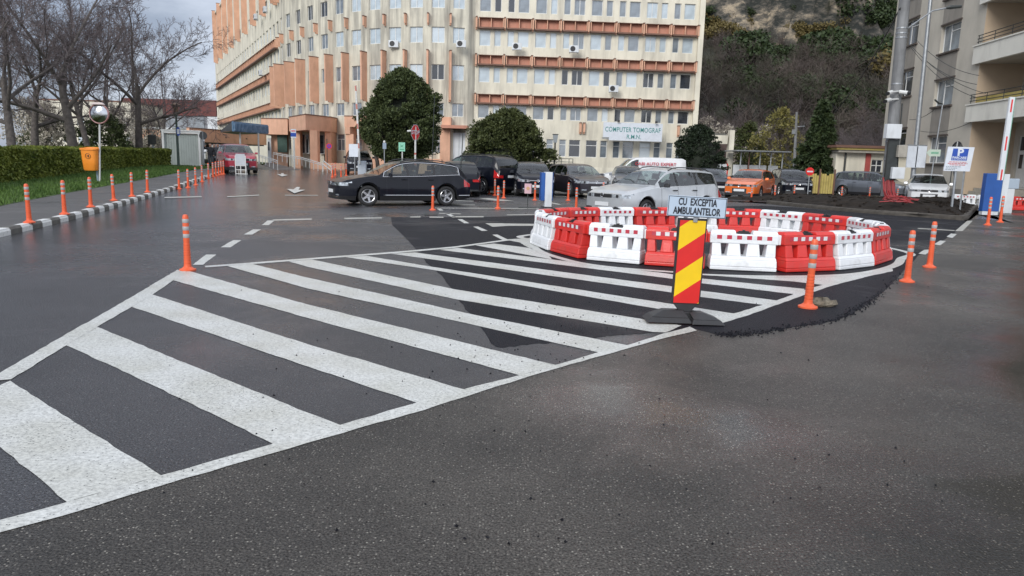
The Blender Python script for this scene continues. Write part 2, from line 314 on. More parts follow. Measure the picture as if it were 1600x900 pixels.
def leaf(name, a, b_, rough=.6):
    m = bpy.data.materials.new(name); m.use_nodes = True; t = m.node_tree; b = t.nodes['Principled BSDF']; L = t.links.new
    co = N(t, 'ShaderNodeTexCoord'); n = N(t, 'ShaderNodeTexNoise'); n.inputs['Scale'].default_value = 2.6; n.inputs['Detail'].default_value = 6; n.inputs['Roughness'].default_value = .75
    L(co.outputs['Object'], n.inputs['Vector'])
    r = N(t, 'ShaderNodeValToRGB'); e = r.color_ramp.elements; e[0].position = .35; e[1].position = .68; e[0].color = (*a, 1); e[1].color = (*b_, 1)
    L(n.outputs['Fac'], r.inputs[0]); L(r.outputs[0], b.inputs['Base Color']); b.inputs['Roughness'].default_value = rough; b.inputs['Specular IOR Level'].default_value = .25
    return m
LEAF_D = leaf('leaf_dark_evergreen', (.026,.040,.018), (.095,.118,.042))
LEAF_B = leaf('leaf_bush_green', (.024,.034,.013), (.090,.105,.034))
LEAF_K = leaf('leaf_blackgreen', (.010,.018,.012), (.030,.045,.022))
LEAF_H = leaf('leaf_hedge', (.052,.080,.014), (.20,.225,.036))
LEAF_G = leaf('grass_blades', (.035,.075,.018), (.10,.17,.035))
LEAF_C = leaf('leaf_conifer', (.016,.030,.014), (.050,.070,.024))
LEAF_Y = leaf('leaf_spring_yellow', (.10,.098,.032), (.235,.205,.065))
LEAF_W = leaf('blossom_white', (.28,.25,.20), (.52,.48,.42))
LAWN = mat('lawn', (.05,.085,.025), .9, var=.4, vscale=3, dirt=(.05,.04,.03), dscale=1.2, damt=.7, bump=1, bscale=30)

# ---------------------------------------------------------------- wet film on the right of the near asphalt
def add_wet(m, nx, ny, c0, c1, rf=.075, df=(.62,.60,.56,1)):
    t = m.node_tree; b = t.nodes['Principled BSDF']; L = t.links.new
    co = N(t, 'ShaderNodeTexCoord'); sx = N(t, 'ShaderNodeSeparateXYZ'); L(co.outputs['Object'], sx.inputs[0])
    a = N(t, 'ShaderNodeMath', operation='MULTIPLY', i1=nx); L(sx.outputs[0], a.inputs[0])
    c = N(t, 'ShaderNodeMath', operation='MULTIPLY_ADD', i1=ny); L(sx.outputs[1], c.inputs[0]); L(a.outputs[0], c.inputs[2])
    n = N(t, 'ShaderNodeTexNoise'); n.inputs['Scale'].default_value = .8; n.inputs['Detail'].default_value = 7; n.inputs['Roughness'].default_value = .65; L(co.outputs['Object'], n.inputs['Vector'])
    d = N(t, 'ShaderNodeMath', operation='MULTIPLY_ADD', i1=2.6); L(n.outputs['Fac'], d.inputs[0]); L(c.outputs[0], d.inputs[2])
    r = N(t, 'ShaderNodeMapRange', interpolation_type='SMOOTHSTEP'); r.inputs[1].default_value = c0+1.3; r.inputs[2].default_value = c1+1.3; L(d.outputs[0], r.inputs[0])
    old = b.inputs['Roughness'].links[0].from_socket
    x = N(t, 'ShaderNodeMixRGB'); x.inputs[2].default_value = (rf,rf,rf,1); L(r.outputs[0], x.inputs[0]); L(old, x.inputs[1]); L(x.outputs[0], b.inputs['Roughness'])
    g = t.nodes['grain']; ol = g.inputs['Strength'].links[0].from_socket; rv = N(t, 'ShaderNodeMapRange'); rv.inputs[3].default_value = 1; rv.inputs[4].default_value = .22; L(r.outputs[0], rv.inputs[0])
    mg = N(t, 'ShaderNodeMath', operation='MULTIPLY'); L(ol, mg.inputs[0]); L(rv.outputs[0], mg.inputs[1]); L(mg.outputs[0], g.inputs['Strength'])
    oc = b.inputs['Base Color'].links[0].from_socket
    y = N(t, 'ShaderNodeMixRGB', blend_type='MULTIPLY'); y.inputs[2].default_value = df
    L(r.outputs[0], y.inputs[0]); L(oc, y.inputs[1]); L(y.outputs[0], b.inputs['Base Color'])
add_wet(ASP_OLD, .8, -.6, -1.3, .1, .05, (.40,.38,.35,1))
add_wet(ASP_MID, -.9, .1, 5.5, 9.5, .17, (.8,.8,.8,1))
# ---------------------------------------------------------------- ground
def frange(a, b, s):
    r = []; x = a
    while x < b-1e-6: r.append(x); x += s
    return r
xs = [-900,-400,-200,-120,-90,-75]+frange(-66,-14,2)+frange(-14,-4,.5)+frange(-4,60,4)+[70,90,120,200,400,900]
ys = [-60,-20,-6]+frange(0,18,3)+frange(18,50,1)+frange(50,100,5)+[110,130,180,300,600,1500]
mb = MB()
mb.v = [(x, y, gz(x, y)) for y in ys for x in xs]
nx_ = len(xs)
for j in range(len(ys)-1):
    for i in range(nx_-1):
        a = j*nx_+i; mb.f.append((a, a+1, a+1+nx_, a+nx_)); mb.m.append(0)
struct(mb.build('ground', ASP_MID))
def sheet(name, pts, m, h=.004, kind='structure', sub=None):
    b = MB(); P = [GP(u, v) for u, v in pts]
    b.poly([(p.x, p.y, p.z+h) for p in P]); o = b.build(name, m)
    if kind: o['kind'] = kind
    return o
# near coarse asphalt, right of and below the border line
near = [(-200,895),(0,825),(140,788),(240,759),(420,703),(560,665),(700,625),(830,582),(935,553),(1040,524),(1089,513),(1150,500),(1250,470),(1292,447),(1355,432),(1393,424),(1411,414),(1420,402),(1440,396),(1480,370),(1512,347),(1534,330)]
b = MB()
P = [GP(u, v) for u, v in near]
pts = [(p.x, p.y, .0012) for p in P]+[(16.3,24,.0012),(22,40,.0012),(60,40,.0012),(60,-6,.0012),(-12,-6,.0012)]
b.poly(pts); struct(b.build('near_asphalt', ASP_OLD))
dark = [(611,339.5),(613,352),(630,368),(645,384),(656,396),(665,411),(678,420),(690,431.5),(703,449),(714.5,465),(728,484),(746,505),(757,519),(767,536.5),(775,542),(783,544),(810,540),(851,536.5),(900,531),(960,524),(1030,519.5),(1089,515),(1120,524),(1152,523.5),(1200,519),(1250,510),(1280,507),(1306,501.5),(1325,494),(1348,480.5),(1362,470),(1376,459.5),(1396,441),(1411,424.5),(1424,411),(1435.5,400),(1478,373),(1519.5,346),(1340,332),(1240,324),(1190,321.5),(1000,325),(842,336.5),(760,339)]
from random import Random
jr = Random(3); dd = []
for i, (u, v) in enumerate(dark):
    u2, v2 = dark[(i+1) % len(dark)]
    n = max(1, int(math.hypot(u2-u, v2-v)/(2.5 if 22 <= i <= 32 else 6))) if 3 < i < 36 else 1
    for k in range(n):
        t = k/n; j = .9 if n > 1 else 0
        dd.append((u+(u2-u)*t+jr.uniform(-j, j)*1.6, v+(v2-v)*t+jr.uniform(-j, j)*.9))
sheet('dark_asphalt_patch', dd, ASP_NEW, .0024)
# markings -----------------------------------------------------------------
HM = .0036
mk = MB()
def mpoly(*p, h=HM, b=None):
    q = [GP(u, v) for u, v in p]; r = []
    for i, a in enumerate(q):
        c = q[(i+1) % len(q)]; d = c-a; n = max(1, min(60, int(d.length/.10))) if a.y < 14 else 1; w = Vector((-d.y, d.x, 0)).normalized()
        for k in range(n):
            e = a+d*(k/n)+(w*rnd.uniform(-.006, .006) if k else Vector()); r.append((e.x, e.y, e.z+h+(.008 if e.z > .01 else 0)))
    (b or mk).poly(r)
def marking(name, polys, m=PAINT, h=HM):
    b = MB()
    for p in polys: mpoly(*p, h=h, b=b)
    return struct(b.build(name, m))
stripes = [
 [(16,595.5),(130,668),(252,744),(105,785.5),(0,699),(-78,635)],
 [(151,511),(300,572),(479.5,645),(532,665),(427,694.5),(203,585),(103,540)],
 [(238,460.5),(480,538),(725,609),(651.5,630),(480,573),(205,479.5)],
 [(292,423),(480,476),(868.5,571),(812.5,587),(480,497),(269.5,438)],
 [(395.5,413),(480,434),(735.5,491),(980.5,540),(935,551),(480,451),(350,414.5)],
 [(488,406),(711,452.5),(998,498),(1065,509),(1040,520),(1019,519),(707.5,467),(480,417),(451.5,409)],
 [(573,400),(655,414),(1040,474),(1152,491),(1122,503),(1040,485),(676,422),(539.5,402)],
 [(648,394.7),(1040,446.5),(1092.5,454.2),(1215,470),(1194,477),(1092.5,464),(1040,456),(611,396.7)],
 [(716,387.7),(1040,427.5),(1096,435.5),(1257,451.8),(1250,461),(1092.5,442.5),(1040,434.5),(686.5,390.5)],
 [(772,380.8),(830,388),(858,400),(862,405.5),(742.5,383.4)],
 [(1120,431.5),(1215,433),(1320,430.5),(1358,427),(1291,446),(1239,440)],
 [(791.5,375.2),(833,372.4),(836,380),(832,390),(820,384),(812,379)],
]
for i, s in enumerate(stripes):
    if i not in (9, 10, 11): marking('hatch_stripe', [s], PAINT)
    else: marking('hatch_wedge', [s], PAINT)
def band_px(up, lo): return list(up)+list(lo)[::-1]
marking('border_line', [
 band_px([(-200,868),(0,814),(107,785.5),(252,744)],[(-200,891),(0,833.5),(140,795),(256,759)]),
 band_px([(252,744),(427,694.5),(532,665),(651.5,630)],[(256,759),(420,711),(560,670),(662,642)]),
 band_px([(651.5,630),(725,609),(812.5,587),(868.5,571)],[(662,642),(745,615),(830,588),(880,573.5)]),
 band_px([(868.5,571),(935,551),(980.5,540),(1040,521),(1078,511)],[(880,573.5),(935,558),(1040,528.5),(1089,517)])], PAINT, HM+.0014)
marking('border_line', [band_px([(1110,497),(1152,489),(1215,469.5),(1256,454),(1292,443.5)],[(1126,506),(1165,494.5),(1222,474),(1262,459.5),(1300,447)]),
 band_px([(1292,443.5),(1320,435.5),(1355,425.5),(1393,416)],[(1300,447),(1330,439),(1360,431.5),(1395,424)])], PAINT, HM+.0014)
marking('edge_line', [band_px([(-300,730),(0,583.5),(105,521.5),(143.5,500.5),(206.5,464),(277,422)],[(-300,742),(0,595),(17.5,593.5),(103,541),(151,512),(205,480.5),(238,461.5),(270,439),(293,424)])], PAINT, HM+.0014)
marking('edge_line', [band_px([(320,416),(480,404),(620,393.5),(711,385.4),(792,374.4),(833,371.8)],[(321,418.5),(480,406.6),(620,396),(711,387.6),(792,376.4),(833,373.5)])], PAINT, HM+.0014)
for d in [[(301,414),(317,414),(338,398),(322,398)],[(345,386.7),(360.5,386.7),(377,375.5),(364,375.5)],[(381,366.7),(394,366.7),(408,358.7),(395.5,358.7)],[(409,352),(420,352),(429,344.7),(418,344.7)],
 [(680,324.4),(686,324),(693,329),(687,329.4)],[(695.6,333.8),(702,333.4),(712,338.8),(705,339)],[(714.8,342.8),(722,342.6),(733.5,349),(725.6,349)],[(739.3,354.4),(746.6,354),(762,360.6),(752.8,361)],[(769,367),(777,366.6),(794.6,375),(785.6,375.4)],
 [(1479,370),(1486,365),(1495,366),(1488,372)],[(1459,382),(1469,376),(1478,377),(1469,383.5)],[(1435,396.5),(1444,390.5),(1458,390),(1446,398)]]:
    marking('lane_dash', [d], PAINT)
for d in [[(425,343),(487,341.5),(487,343.5),(429,345)],[(538,340.5),(597,339.8),(597,341.4),(538,342.4)],[(257,308.4),(315,307),(315,308.6),(257,310)],[(355,307.2),(405,304.7),(405,306),(355,308.6)],[(445,305),(497,305.2),(497,306),(445,306)],
 [(641,338.5),(657,338),(657,340),(641,340)],[(671,338.6),(693,338.8),(693,340.4),(671,340.2)],[(686,332.8),(720,333.8),(720,335),(686,334)],[(706,338),(755.6,338),(755.6,339.6),(706,339.8)],[(680,324.6),(842,325.6),(842,326.6),(680,325.6)],
 [(705,319.3),(742,319.6),(742,320.8),(705,320.5)],[(712,313),(740,314),(740,315),(712,314)],[(748,310),(765,309.6),(804,314),(776,314)],[(792,335.4),(842,334.8),(842,336),(792,336.4)],
 [(1434,356.4),(1491.5,359.8),(1491.5,361),(1434,357.6)],[(1511.5,345),(1520,345),(1504,361.3),(1492,361.3)],[(862,316.5),(878,319.5),(872,320),(860,317.5)]]:
    marking('parking_line', [d], PAINT_OLD)
marking('road_arrow', [[(448,296),(458.5,296.8),(466.5,297.5),(477,297.5),(460,303)],[(458.5,296.8),(464,292.7),(469,293.2),(466.5,297.5)]], PAINT, .02)
marking('road_arrow', [[(432.4,272.7),(439,272.9),(443.4,273.2),(450.3,274.2),(440.6,276.4)],[(439,272.9),(439.7,271.3),(443,271.5),(443.4,273.2)]], PAINT, .02)
marking('road_arrow', [[(758,349),(787,349),(794.6,353),(769.7,354.6)],[(787,349.3),(842,350),(842,353),(794.6,353)]], PAINT_OLD, .0036)
# ring line round the barriers
ring_px = [(832,376),(834,385),(844,393),(866,401),(905,411),(960,418.5),(1051,425.5),(1110,430),(1215,432.5),(1300,431),(1345,427.5),(1380,421),(1402,413),(1409,404)]
RP = [G(*p) for p in ring_px]+[Vector(p+(0,)) for p in [(7.75,14.3),(7.75,15.6),(7.3,16.9),(6.3,18),(5,18.4),(3.6,18),(2.2,17.2),(1,16.6),(.15,15.5)]]
def catmull(P, closed, n):
    o = []; L_ = len(P)
    for i in range(L_ if closed else L_-1):
        g = lambda k: P[(i+k) % L_] if closed else P[max(0, min(L_-1, i+k))]
        a, b_, c, d = g(-1), g(0), g(1), g(2)
        for k in range(n):
            t = k/n; o.append(.5*((2*b_)+(c-a)*t+(2*a-5*b_+4*c-d)*t*t+(3*b_-a-3*c+d)*t**3))
    if not closed: o.append(P[-1])
    return o
rc = catmull(RP, True, 6); b = MB(); n = len(rc)
for i in range(n):
    p, q = rc[i], rc[(i+1) % n]; pp, qq = rc[i-1], rc[(i+2) % n]
    n1 = Vector(((q-pp).y, -(q-pp).x, 0)).normalized()*.075; n2 = Vector(((qq-p).y, -(qq-p).x, 0)).normalized()*.075
    z = Vector((0,0,.0062)); b.quad(p-n1+z, q-n2+z, q+n2+z, p+n1+z)
struct(b.build('ring_line', PAINT))
# little dark crumbs of asphalt and pale stones lying on the marking
b = MB()
EDG = [(1120,524),(1152,523.5),(1200,519),(1250,510),(1306,501.5),(1348,480.5),(1376,459.5),(1411,424.5)]
for kk in range(900):
    u = rnd.uniform(250, 1500); v = rnd.uniform(415, 860)
    if rnd.random() < .55: u = rnd.uniform(640, 900)+(v-430)*.3; v = rnd.uniform(420, 590)
    if kk > 330:
        i = rnd.randrange(len(EDG)-1); f = rnd.random(); u = EDG[i][0]+(EDG[i+1][0]-EDG[i][0])*f+rnd.gauss(0, 5); v = EDG[i][1]+(EDG[i+1][1]-EDG[i][1])*f+rnd.gauss(0, 2.2)
    p = GP(u, v); s = rnd.uniform(.004, .011)*(1.5 if kk > 330 else 1); z = .0055
    vs = [(p.x+math.cos(k*2.09+rnd.random())*s, p.y+math.sin(k*2.09+rnd.random())*s, z) for k in range(3)]
    b.v += vs+[(p.x, p.y, z+s*1.1)]; m_ = len(b.v)-4
    for f in ((0,1,3),(1,2,3),(2,0,3)): b.f.append(tuple(m_+i for i in f)); b.m.append(0)
o = b.build('asphalt_crumbs', ASP_NEW); tag(o, 'scattered dark crumbs of asphalt lying on the road markings', 'grit', kind='stuff')
# drain grate
b = MB(); q = [GP(*p) for p in [(663,333.6),(683,333.6),(684,336.6),(663,336.6)]]
b.poly([(a.x, a.y, .016) for a in q]); struct(b.build('drain_grate', POLED))
# ---------------------------------------------------------------- left kerb, pavement, lawn
kpx = [(0,371),(54,357.5),(86,350),(115,344),(140,336.5),(161,330.5),(180,324.5),(197.5,319.5),(212.5,315),(226,311),(239,307),(250,303.5),(261,300),(271,297),(287.5,291.5),(302,286.5),(312,283),(322.5,278.5),(338,274.5),(349,271.5)]
K = [GP(*p) for p in kpx]
K = [K[0]+(K[0]-K[2])*3.4, K[0]+(K[0]-K[2])*1.6]+K+[K[-1]+Vector((-.8,3,0))]
def resample(P, step):
    P = [Vector((p.x, p.y, 0)) for p in P]; out_ = [P[0]]; acc = 0; i = 0; cur = P[0]
    while i < len(P)-1:
        d = (P[i+1]-cur).length
        if acc+d >= step: cur = cur+(P[i+1]-cur).normalized()*(step-acc); out_.append(cur); acc = 0
        else: acc += d; cur = P[i+1]; i += 1
    return out_
# smooth the traced line a little
for _ in range(3): K = [K[0]]+[(K[i-1]+K[i]*2+K[i+1])/4 for i in range(1, len(K)-1)]+[K[-1]]
KS = resample(K, .5)
def gzv(p): return gz(p.x, p.y)
b = MB()
for i in range(len(KS)-1):
    p, q = KS[i], KS[i+1]; d = (q-p).normalized(); nn = Vector((-d.y, d.x, 0))
    b.hexa([tuple(x) for x in (p+nn*.012+Vector((0,0,gzv(p)-.08)), q+nn*.012+Vector((0,0,gzv(q)-.08)), q+nn*.19+Vector((0,0,gzv(q)-.08)), p+nn*.19+Vector((0,0,gzv(p)-.08)),
            p+nn*.02+Vector((0,0,gzv(p)+.115)), q+nn*.02+Vector((0,0,gzv(q)+.115)), q+nn*.19+Vector((0,0,gzv(q)+.115)), p+nn*.19+Vector((0,0,gzv(p)+.115)))])
kerb = struct(b.build('kerb', CONC))
def stone_obj(p, q, m, parent, h=.13, w=.16):
    d = (q-p); l = d.length; d.normalize(); nn = Vector((-d.y, d.x, 0)); j = rnd.uniform(-.006, .006); g = .008
    b = MB(); x0, x1 = g/2, l-g/2
    prof = [(0,-.05),(0.0,.085+j),(.03,h+j),(w,h+j),(w,-.05)]
    n = len(prof); b.v = [(x, y, z) for x in (x0, x1) for y, z in prof]
    b.f = [tuple(range(n))[::-1], tuple(range(n, 2*n))]+[(i, (i+1) % n, n+(i+1) % n, n+i)[::-1] for i in range(n)]; b.m = [0]*len(b.f)
    # fix winding: leave to recalc-free flat shading
    o = b.build('kerb_stone', m, parent, loc=(p.x, p.y, (gzv(p)+gzv(q))/2)); o.rotation_euler = (0, 0, math.atan2(d.y, d.x)); return o
for i in range(len(KS)-1):
    if KS[i].y > 44: break
    stone_obj(KS[i], KS[i+1], WHITE_K if i % 2 == 0 else CONC, kerb)
gpx = [(0,322.5),(50,312),(100,302.5),(150,293.5),(200,285),(240,277.5),(275,270.5)]
E_ = [GP(u, v, .12) for u, v in gpx]
E_ = [E_[0]+(E_[0]-E_[1])*4.0]+E_+[E_[-1]+(E_[-1]-E_[-2])*1.2]
for e in E_: e.z = 0
def sampleY(P, y):
    for i in range(len(P)-1):
        if P[i].y <= y <= P[i+1].y: return P[i].x+(P[i+1].x-P[i].x)*(y-P[i].y)/(P[i+1].y-P[i].y)
    return P[0].x+(P[1].x-P[0].x)*(y-P[0].y)/(P[1].y-P[0].y) if y < P[0].y else P[-1].x+(P[-1].x-P[-2].x)*(y-P[-1].y)/(P[-1].y-P[-2].y)
Yk = frange(max(KS[0].y, 2.0), 47, 1)
b = MB(); b2 = MB()
for i in range(len(Yk)-1):
    y0, y1 = Yk[i], Yk[i+1]; row = []
    for y in (y0, y1):
        xk = sampleY(KS, y)-.14; xe = min(sampleY(E_, y), xk-1.2); row.append((xk, xe))
    for k in range(6):
        f0, f1 = k/6, (k+1)/6
        P4 = []
        for (yy, r, f) in ((y0,row[0],f1),(y0,row[0],f0),(y1,row[1],f0),(y1,row[1],f1)):
            x = r[0]+(r[1]-r[0])*f; P4.append((x, yy, .122+gz(x, yy)))
        b.quad(*P4)
    for k in range(10):
        f0, f1 = (k/10)**1.5*34, ((k+1)/10)**1.5*34; P4 = []
        for (yy, r, f) in ((y0,row[0],f1),(y0,row[0],f0),(y1,row[1],f0),(y1,row[1],f1)):
            x = r[1]-f; P4.append((x, yy, .127+gz(x, yy)+(.04*math.sin(x*2.1+yy) if f > 0 else 0)))
        b2.quad(*P4)
struct(b.build('pavement', ASP_WALK)); struct(b2.build('lawn', LAWN))
b = MB(); xs2 = [-66,-58,-50,-44,-38,-32,-28,-24.5]
for i in range(len(xs2)-1):
    for y in frange(46, 100, 6): b.quad((xs2[i],y,gz(xs2[i],y)+.13),(xs2[i+1],y,gz(xs2[i+1],y)+.13),(xs2[i+1],y+6,gz(xs2[i+1],y+6)+.13),(xs2[i],y+6,gz(xs2[i],y+6)+.13))
struct(b.build('far_lawn', LAWN))
# ---------------------------------------------------------------- right soil bed with kerb
bed_px = [(1197,318.5),(1240,323),(1290,328),(1340,332.5),(1390,336.5),(1440,339.5),(1502,344.5),(1512,344),(1523,331),(1534,318.5)]
B_ = [G(*p) for p in bed_px]
KB = resample(B_, .75)
bedk = struct(MB().build('bed_kerb', CONC)) if False else None
b = MB(); cB = Vector((12.6, 30, 0))
for i in range(len(KB)-1):
    p, q = KB[i], KB[i+1]; d = (q-p).normalized(); nn = Vector((-d.y, d.x, 0))
    z0 = Vector((0,0,-.05)); z1 = Vector((0,0,.12)); b.hexa([tuple(x) for x in (p+nn*.01+z0, q+nn*.01+z0, q+nn*.18+z0, p+nn*.18+z0, p+nn*.01+z1, q+nn*.01+z1, q+nn*.18+z1, p+nn*.18+z1)])
BEDC = mat('kerb_muddy', (.060,.053,.045), .7, var=.35, vscale=5, bump=.5)
bedk = struct(b.build('bed_kerb', BEDC))
for i in range(len(KB)-1): stone_obj(KB[i], KB[i+1], BEDC, bedk, h=.15, w=.19)
# soil mound inside
bb = [Vector((p.x, p.y, 0)) for p in KB]
far = [Vector((18.6,33.5,0)), Vector((14,34.5,0)), Vector((9.5,35.2,0))]
ringb = resample(bb+far+[bb[0]], 1.0)
cen = sum(ringb, Vector())/len(ringb); b = MB()
rows = 9; n = len(ringb)
for k in range(rows+1):
    f = k/rows
    for p in ringb:
        q = p+(cen-p)*f; hgt = .10+.30*sm(f*2.6)+(rnd.uniform(-.06,.08) if 0 < k else 0); b.v.append((q.x, q.y, hgt))
for k in range(rows):
    for i in range(n):
        a, c = k*n+i, k*n+(i+1) % n; b.f.append((a, c, c+n, a+n)); b.m.append(0)
struct(b.build('soil_bed', SOIL))
b = MB()
for _ in range(1100):
    p = ringb[rnd.randrange(n)]; f = rnd.uniform(.05, .9); q = p+(cen-p)*f; r = rnd.uniform(.02, .07); z = .12+.28*sm(f*2.6)
    o8 = [(sx*r*rnd.uniform(.6,1), sy*r*rnd.uniform(.6,1), sz*r*rnd.uniform(.5,.9)) for sz in (-1,1) for sx, sy in ((-1,-1),(1,-1),(1,1),(-1,1))]
    b.hexa([(q.x+x, q.y+y, z+zz) for x, y, zz in o8])
tag(b.build('soil_clods', SOIL), 'loose clods of dark earth in the kerbed bed by the pole', 'soil', kind='stuff')
# ---------------------------------------------------------------- traffic furniture
def flex_bollard():
    t = thing('flexible_bollard', 'x', 'bollard')
    b = MB(); b.lathe([(.0,.0),(.105,0),(.105,.02),(.075,.032),(.055,.05),(.0,.05)], 16); b.build('base', BOL_O, t, smooth=True)
    b = MB(); prof = [(.052,.048)]
    for k in range(9): z = .07+k*.034; prof += [(.0475-k*.0008,z),(.0475-k*.0008,z+.022),(.0435-k*.0008,z+.025),(.0435-k*.0008,z+.031)]
    prof += [(.040,.40),(.040,.70),(.037,.725),(.028,.745),(.012,.75),(0,.75)]
    b.lathe(prof, 14); b.build('post', BOL_O, t, smooth=True)
    for z in (.44,.54,.64):
        b = MB(); b.lathe([(.0405,z),(.0425,z+.004),(.0425,z+.048),(.0405,z+.052)], 14); b.build('reflective_band', BOL_W, t, smooth=True)
    return t
BOL = flex_bollard(); bol_first = [True]
def bollard(u, v, label, group, z=0, s=1.0, lean=(0,0)):
    p = GP(u, v, z); o = BOL if bol_first[0] else copy_tree(BOL); bol_first[0] = False
    o.location = p; o['label'] = label; o['group'] = group; o.scale = (1+(s-1)*.4, 1+(s-1)*.4, s); o.rotation_euler = (lean[0], lean[1], rnd.uniform(0, 6)); return o
gk = 'orange bollards along the black and white kerb'; K_ = .13
for i, (u, v, l) in enumerate([(46,348,'nearest orange bollard on the left kerb, with three clean grey bands'),(101,335,'second orange bollard on the left kerb, after the nearest one'),(142,323.5,'third orange bollard on the left kerb, just right of the orange bin'),
  (178,313.5,'fourth orange bollard on the left kerb, tilted, right of the mirror pole'),(206.5,307,'fifth orange bollard on the left kerb, before the gap'),(230.5,300.5,'sixth orange bollard on the left kerb, last of the widely spaced ones')]):
    bollard(u, v, l, gk, K_, lean=(0,-.02))
gr = 'orange bollards standing in the left road edge'
for i, (u, v) in enumerate([(280,295.5),(294,293.5),(306,289.5),(316,284),(326,279),(333,276.5),(337.5,275),(342,274),(346,273),(349.5,272.3)]):
    nth = ['first','second','third','fourth','fifth','sixth','seventh','eighth','ninth','tenth'][i]
    bollard(u, v, f'{nth} orange bollard of the close row running back to the red car', gr, 0)
g2 = 'orange bollards of the car park'
bollard(293.5,422.5,'orange bollard with three grey bands at the left tip of the white hatching','bollards round the hatched area')
bollard(1262,481,'leaning orange bollard on the dark patch beside the flat stone','bollards round the hatched area', s=1.06, lean=(0,.02))
bollard(1417,440.5,'orange bollard at the right end of the barrier ring, nearer of that pair','bollards round the hatched area')
bollard(1452,418,'orange bollard right of the barrier ring, farther of that pair','bollards round the hatched area', s=1.03)
bollard(1543,352,'orange bollard in front of the blue cabinet, left one','bollards at the blue cabinet', s=1.17)
bollard(1562.5,347.5,'orange bollard in front of the white side of the blue cabinet','bollards at the blue cabinet', s=1.17)
for u, v, l in [(676,328.5,'orange bollard in front of the rear wheel of the black estate car'),(777.8,326,'orange bollard nearest to the camera between the black cars and the blue column'),
 (764.4,303.5,'orange bollard beside the wheel of the big black off-roader'),(773,305.5,'orange bollard in the middle of the cluster behind the nearest one'),(779.5,304.5,'farthest orange bollard of the cluster by the off-roader'),(787,309.8,'orange bollard on the right of the cluster by the off-roader'),
 (835.6,313,'orange bollard before the dark crossover with the pale headlights'),(887.6,313.5,'orange bollard left of the purple-black crossover'),(900,328,'orange bollard rising behind the red barriers at the silver car bonnet'),
 (942,312,'orange bollard almost hidden behind the silver car bonnet'),(1173.5,315.5,'orange bollard at the front wheel of the orange hatchback'),(1209.7,314,'orange bollard at the rear wheel of the orange hatchback'),
 (1240,312,'orange bollard in front of the black crossover with the chrome grille'),(1314,315,'orange bollard left of the grey minivan'),(1357.5,315.3,'orange bollard at the front wheel of the grey minivan'),(1400.5,319,'orange bollard right of the big concrete pole'),(1532.7,313.5,'orange bollard left of the blue cabinet behind the soil bed'),
 (519.5,276,'orange bollard at the foot of the ramp handrail'),(524,274,'orange bollard just right of the one at the handrail foot'),(533,277,'orange bollard alone between the handrail and the raised gate arm'),(541,275,'orange bollard beside the dark parked car near the gate arm')]:
    bollard(u, v, l, g2)
# water filled barriers
def barrier_mesh():
    b = MB(); L = 1.0; h = .60; x0, x1 = -.485, .485
    b.frus(x0,x1,-.19,.19,0, x0,x1,-.19,.19,.055)
    b.frus(x0,x1,-.19,.19,.055, x0+.004,x1-.004,-.172,.172,.165)
    b.frus(x0+.004,x1-.004,-.172,.172,.165, x0+.02,x1-.02,-.140,.140,.2125)
    zb, zt = .212, .405
    cx = [-.28, 0, .28]
    edges_b = [x0+.02]+[c for x in cx for c in (x-.036, x+.036)]+[x1-.02]
    edges_t = [x0+.02]+[c for x in cx for c in (x-.058, x+.058)]+[x1-.02]
    for k in range(0, 8, 2):
        b.frus(edges_b[k], edges_b[k+1], -.135, .135, zb-.002, edges_t[k], edges_t[k+1], -.104, .104, zt)
        if 0 < k < 6: b.frus(edges_b[k]+.035, edges_b[k+1]-.035, -.142, .142, zb, edges_t[k]+.012, edges_t[k+1]-.012, -.108, .108, zt-.03)
    b.box(x0-.012, x1+.012, -.112, .112, zt-.003, .548)
    b.frus(x0-.012, -.12, -.112, .112, .548, x0+.01, -.13, -.07, .07, h)
    b.frus(.12, x1+.012, -.112, .112, .548, .13, x1-.01, -.07, .07, h)
    b.box(-.545, x0-.0125, -.06, .06, .40, .55)
    return b
def make_barrier(m, lab):
    t = thing('water_filled_barrier', lab, 'barrier')
    o = barrier_mesh().build('body', m, t, bevel=.012)
    b = MB(); b.box(-.095,.095,-.05,.05,.549,.575); b.box(-.075,.075,-.03,.03,.575,.592); b.box(-.018,.018,-.035,.035,.592,.608); b.build('connector', BLACKP, t, bevel=.004)
    for s in (-1, 1):
        b = MB(); n = 11; w_ = .80/n
        for k in range(n):
            b.mi = k % 2
            x = -.40+k*w_; y0, y1 = (.1122, .1155) if s > 0 else (-.1155, -.1122); b.box(x, x+w_, y0, y1, .468, .528)
        b.build('reflective_strip', [REF_R, REF_W], t)
    return t
BR = make_barrier(BAR_R, 'x'); BW = make_barrier(BAR_W, 'x'); used_b = {'r': 0, 'w': 0}
def barrier(p, q, c, label, group, z=0):
    src = BR if c == 'r' else BW
    t = src if not used_b[c] else copy_tree(src); used_b[c] = 1
    d = Vector(q)-Vector(p); t.location = ((p[0]+q[0])/2, (p[1]+q[1])/2, z+.012); t.rotation_euler = (0, 0, math.atan2(d.y, d.x)+rnd.uniform(-.035,.035)); t.scale = (d.length/1.0*.98, 1, 1)
    t['label'] = label; t['group'] = group; return t
J = [(.52,14.1),(.80,13.1),(1.27,12.12),(2.10,11.68),(3.03,11.42),(4.06,11.26),(5.03,11.64),(5.92,12.33),(6.66,13.25),(7.05,14.25),(7.05,15.45),(6.5,16.5),(5.82,17.35),(4.78,17.45),(3.72,17.15),(2.68,16.75),(1.85,16.42),(1.12,15.9),(.52,15.0)]
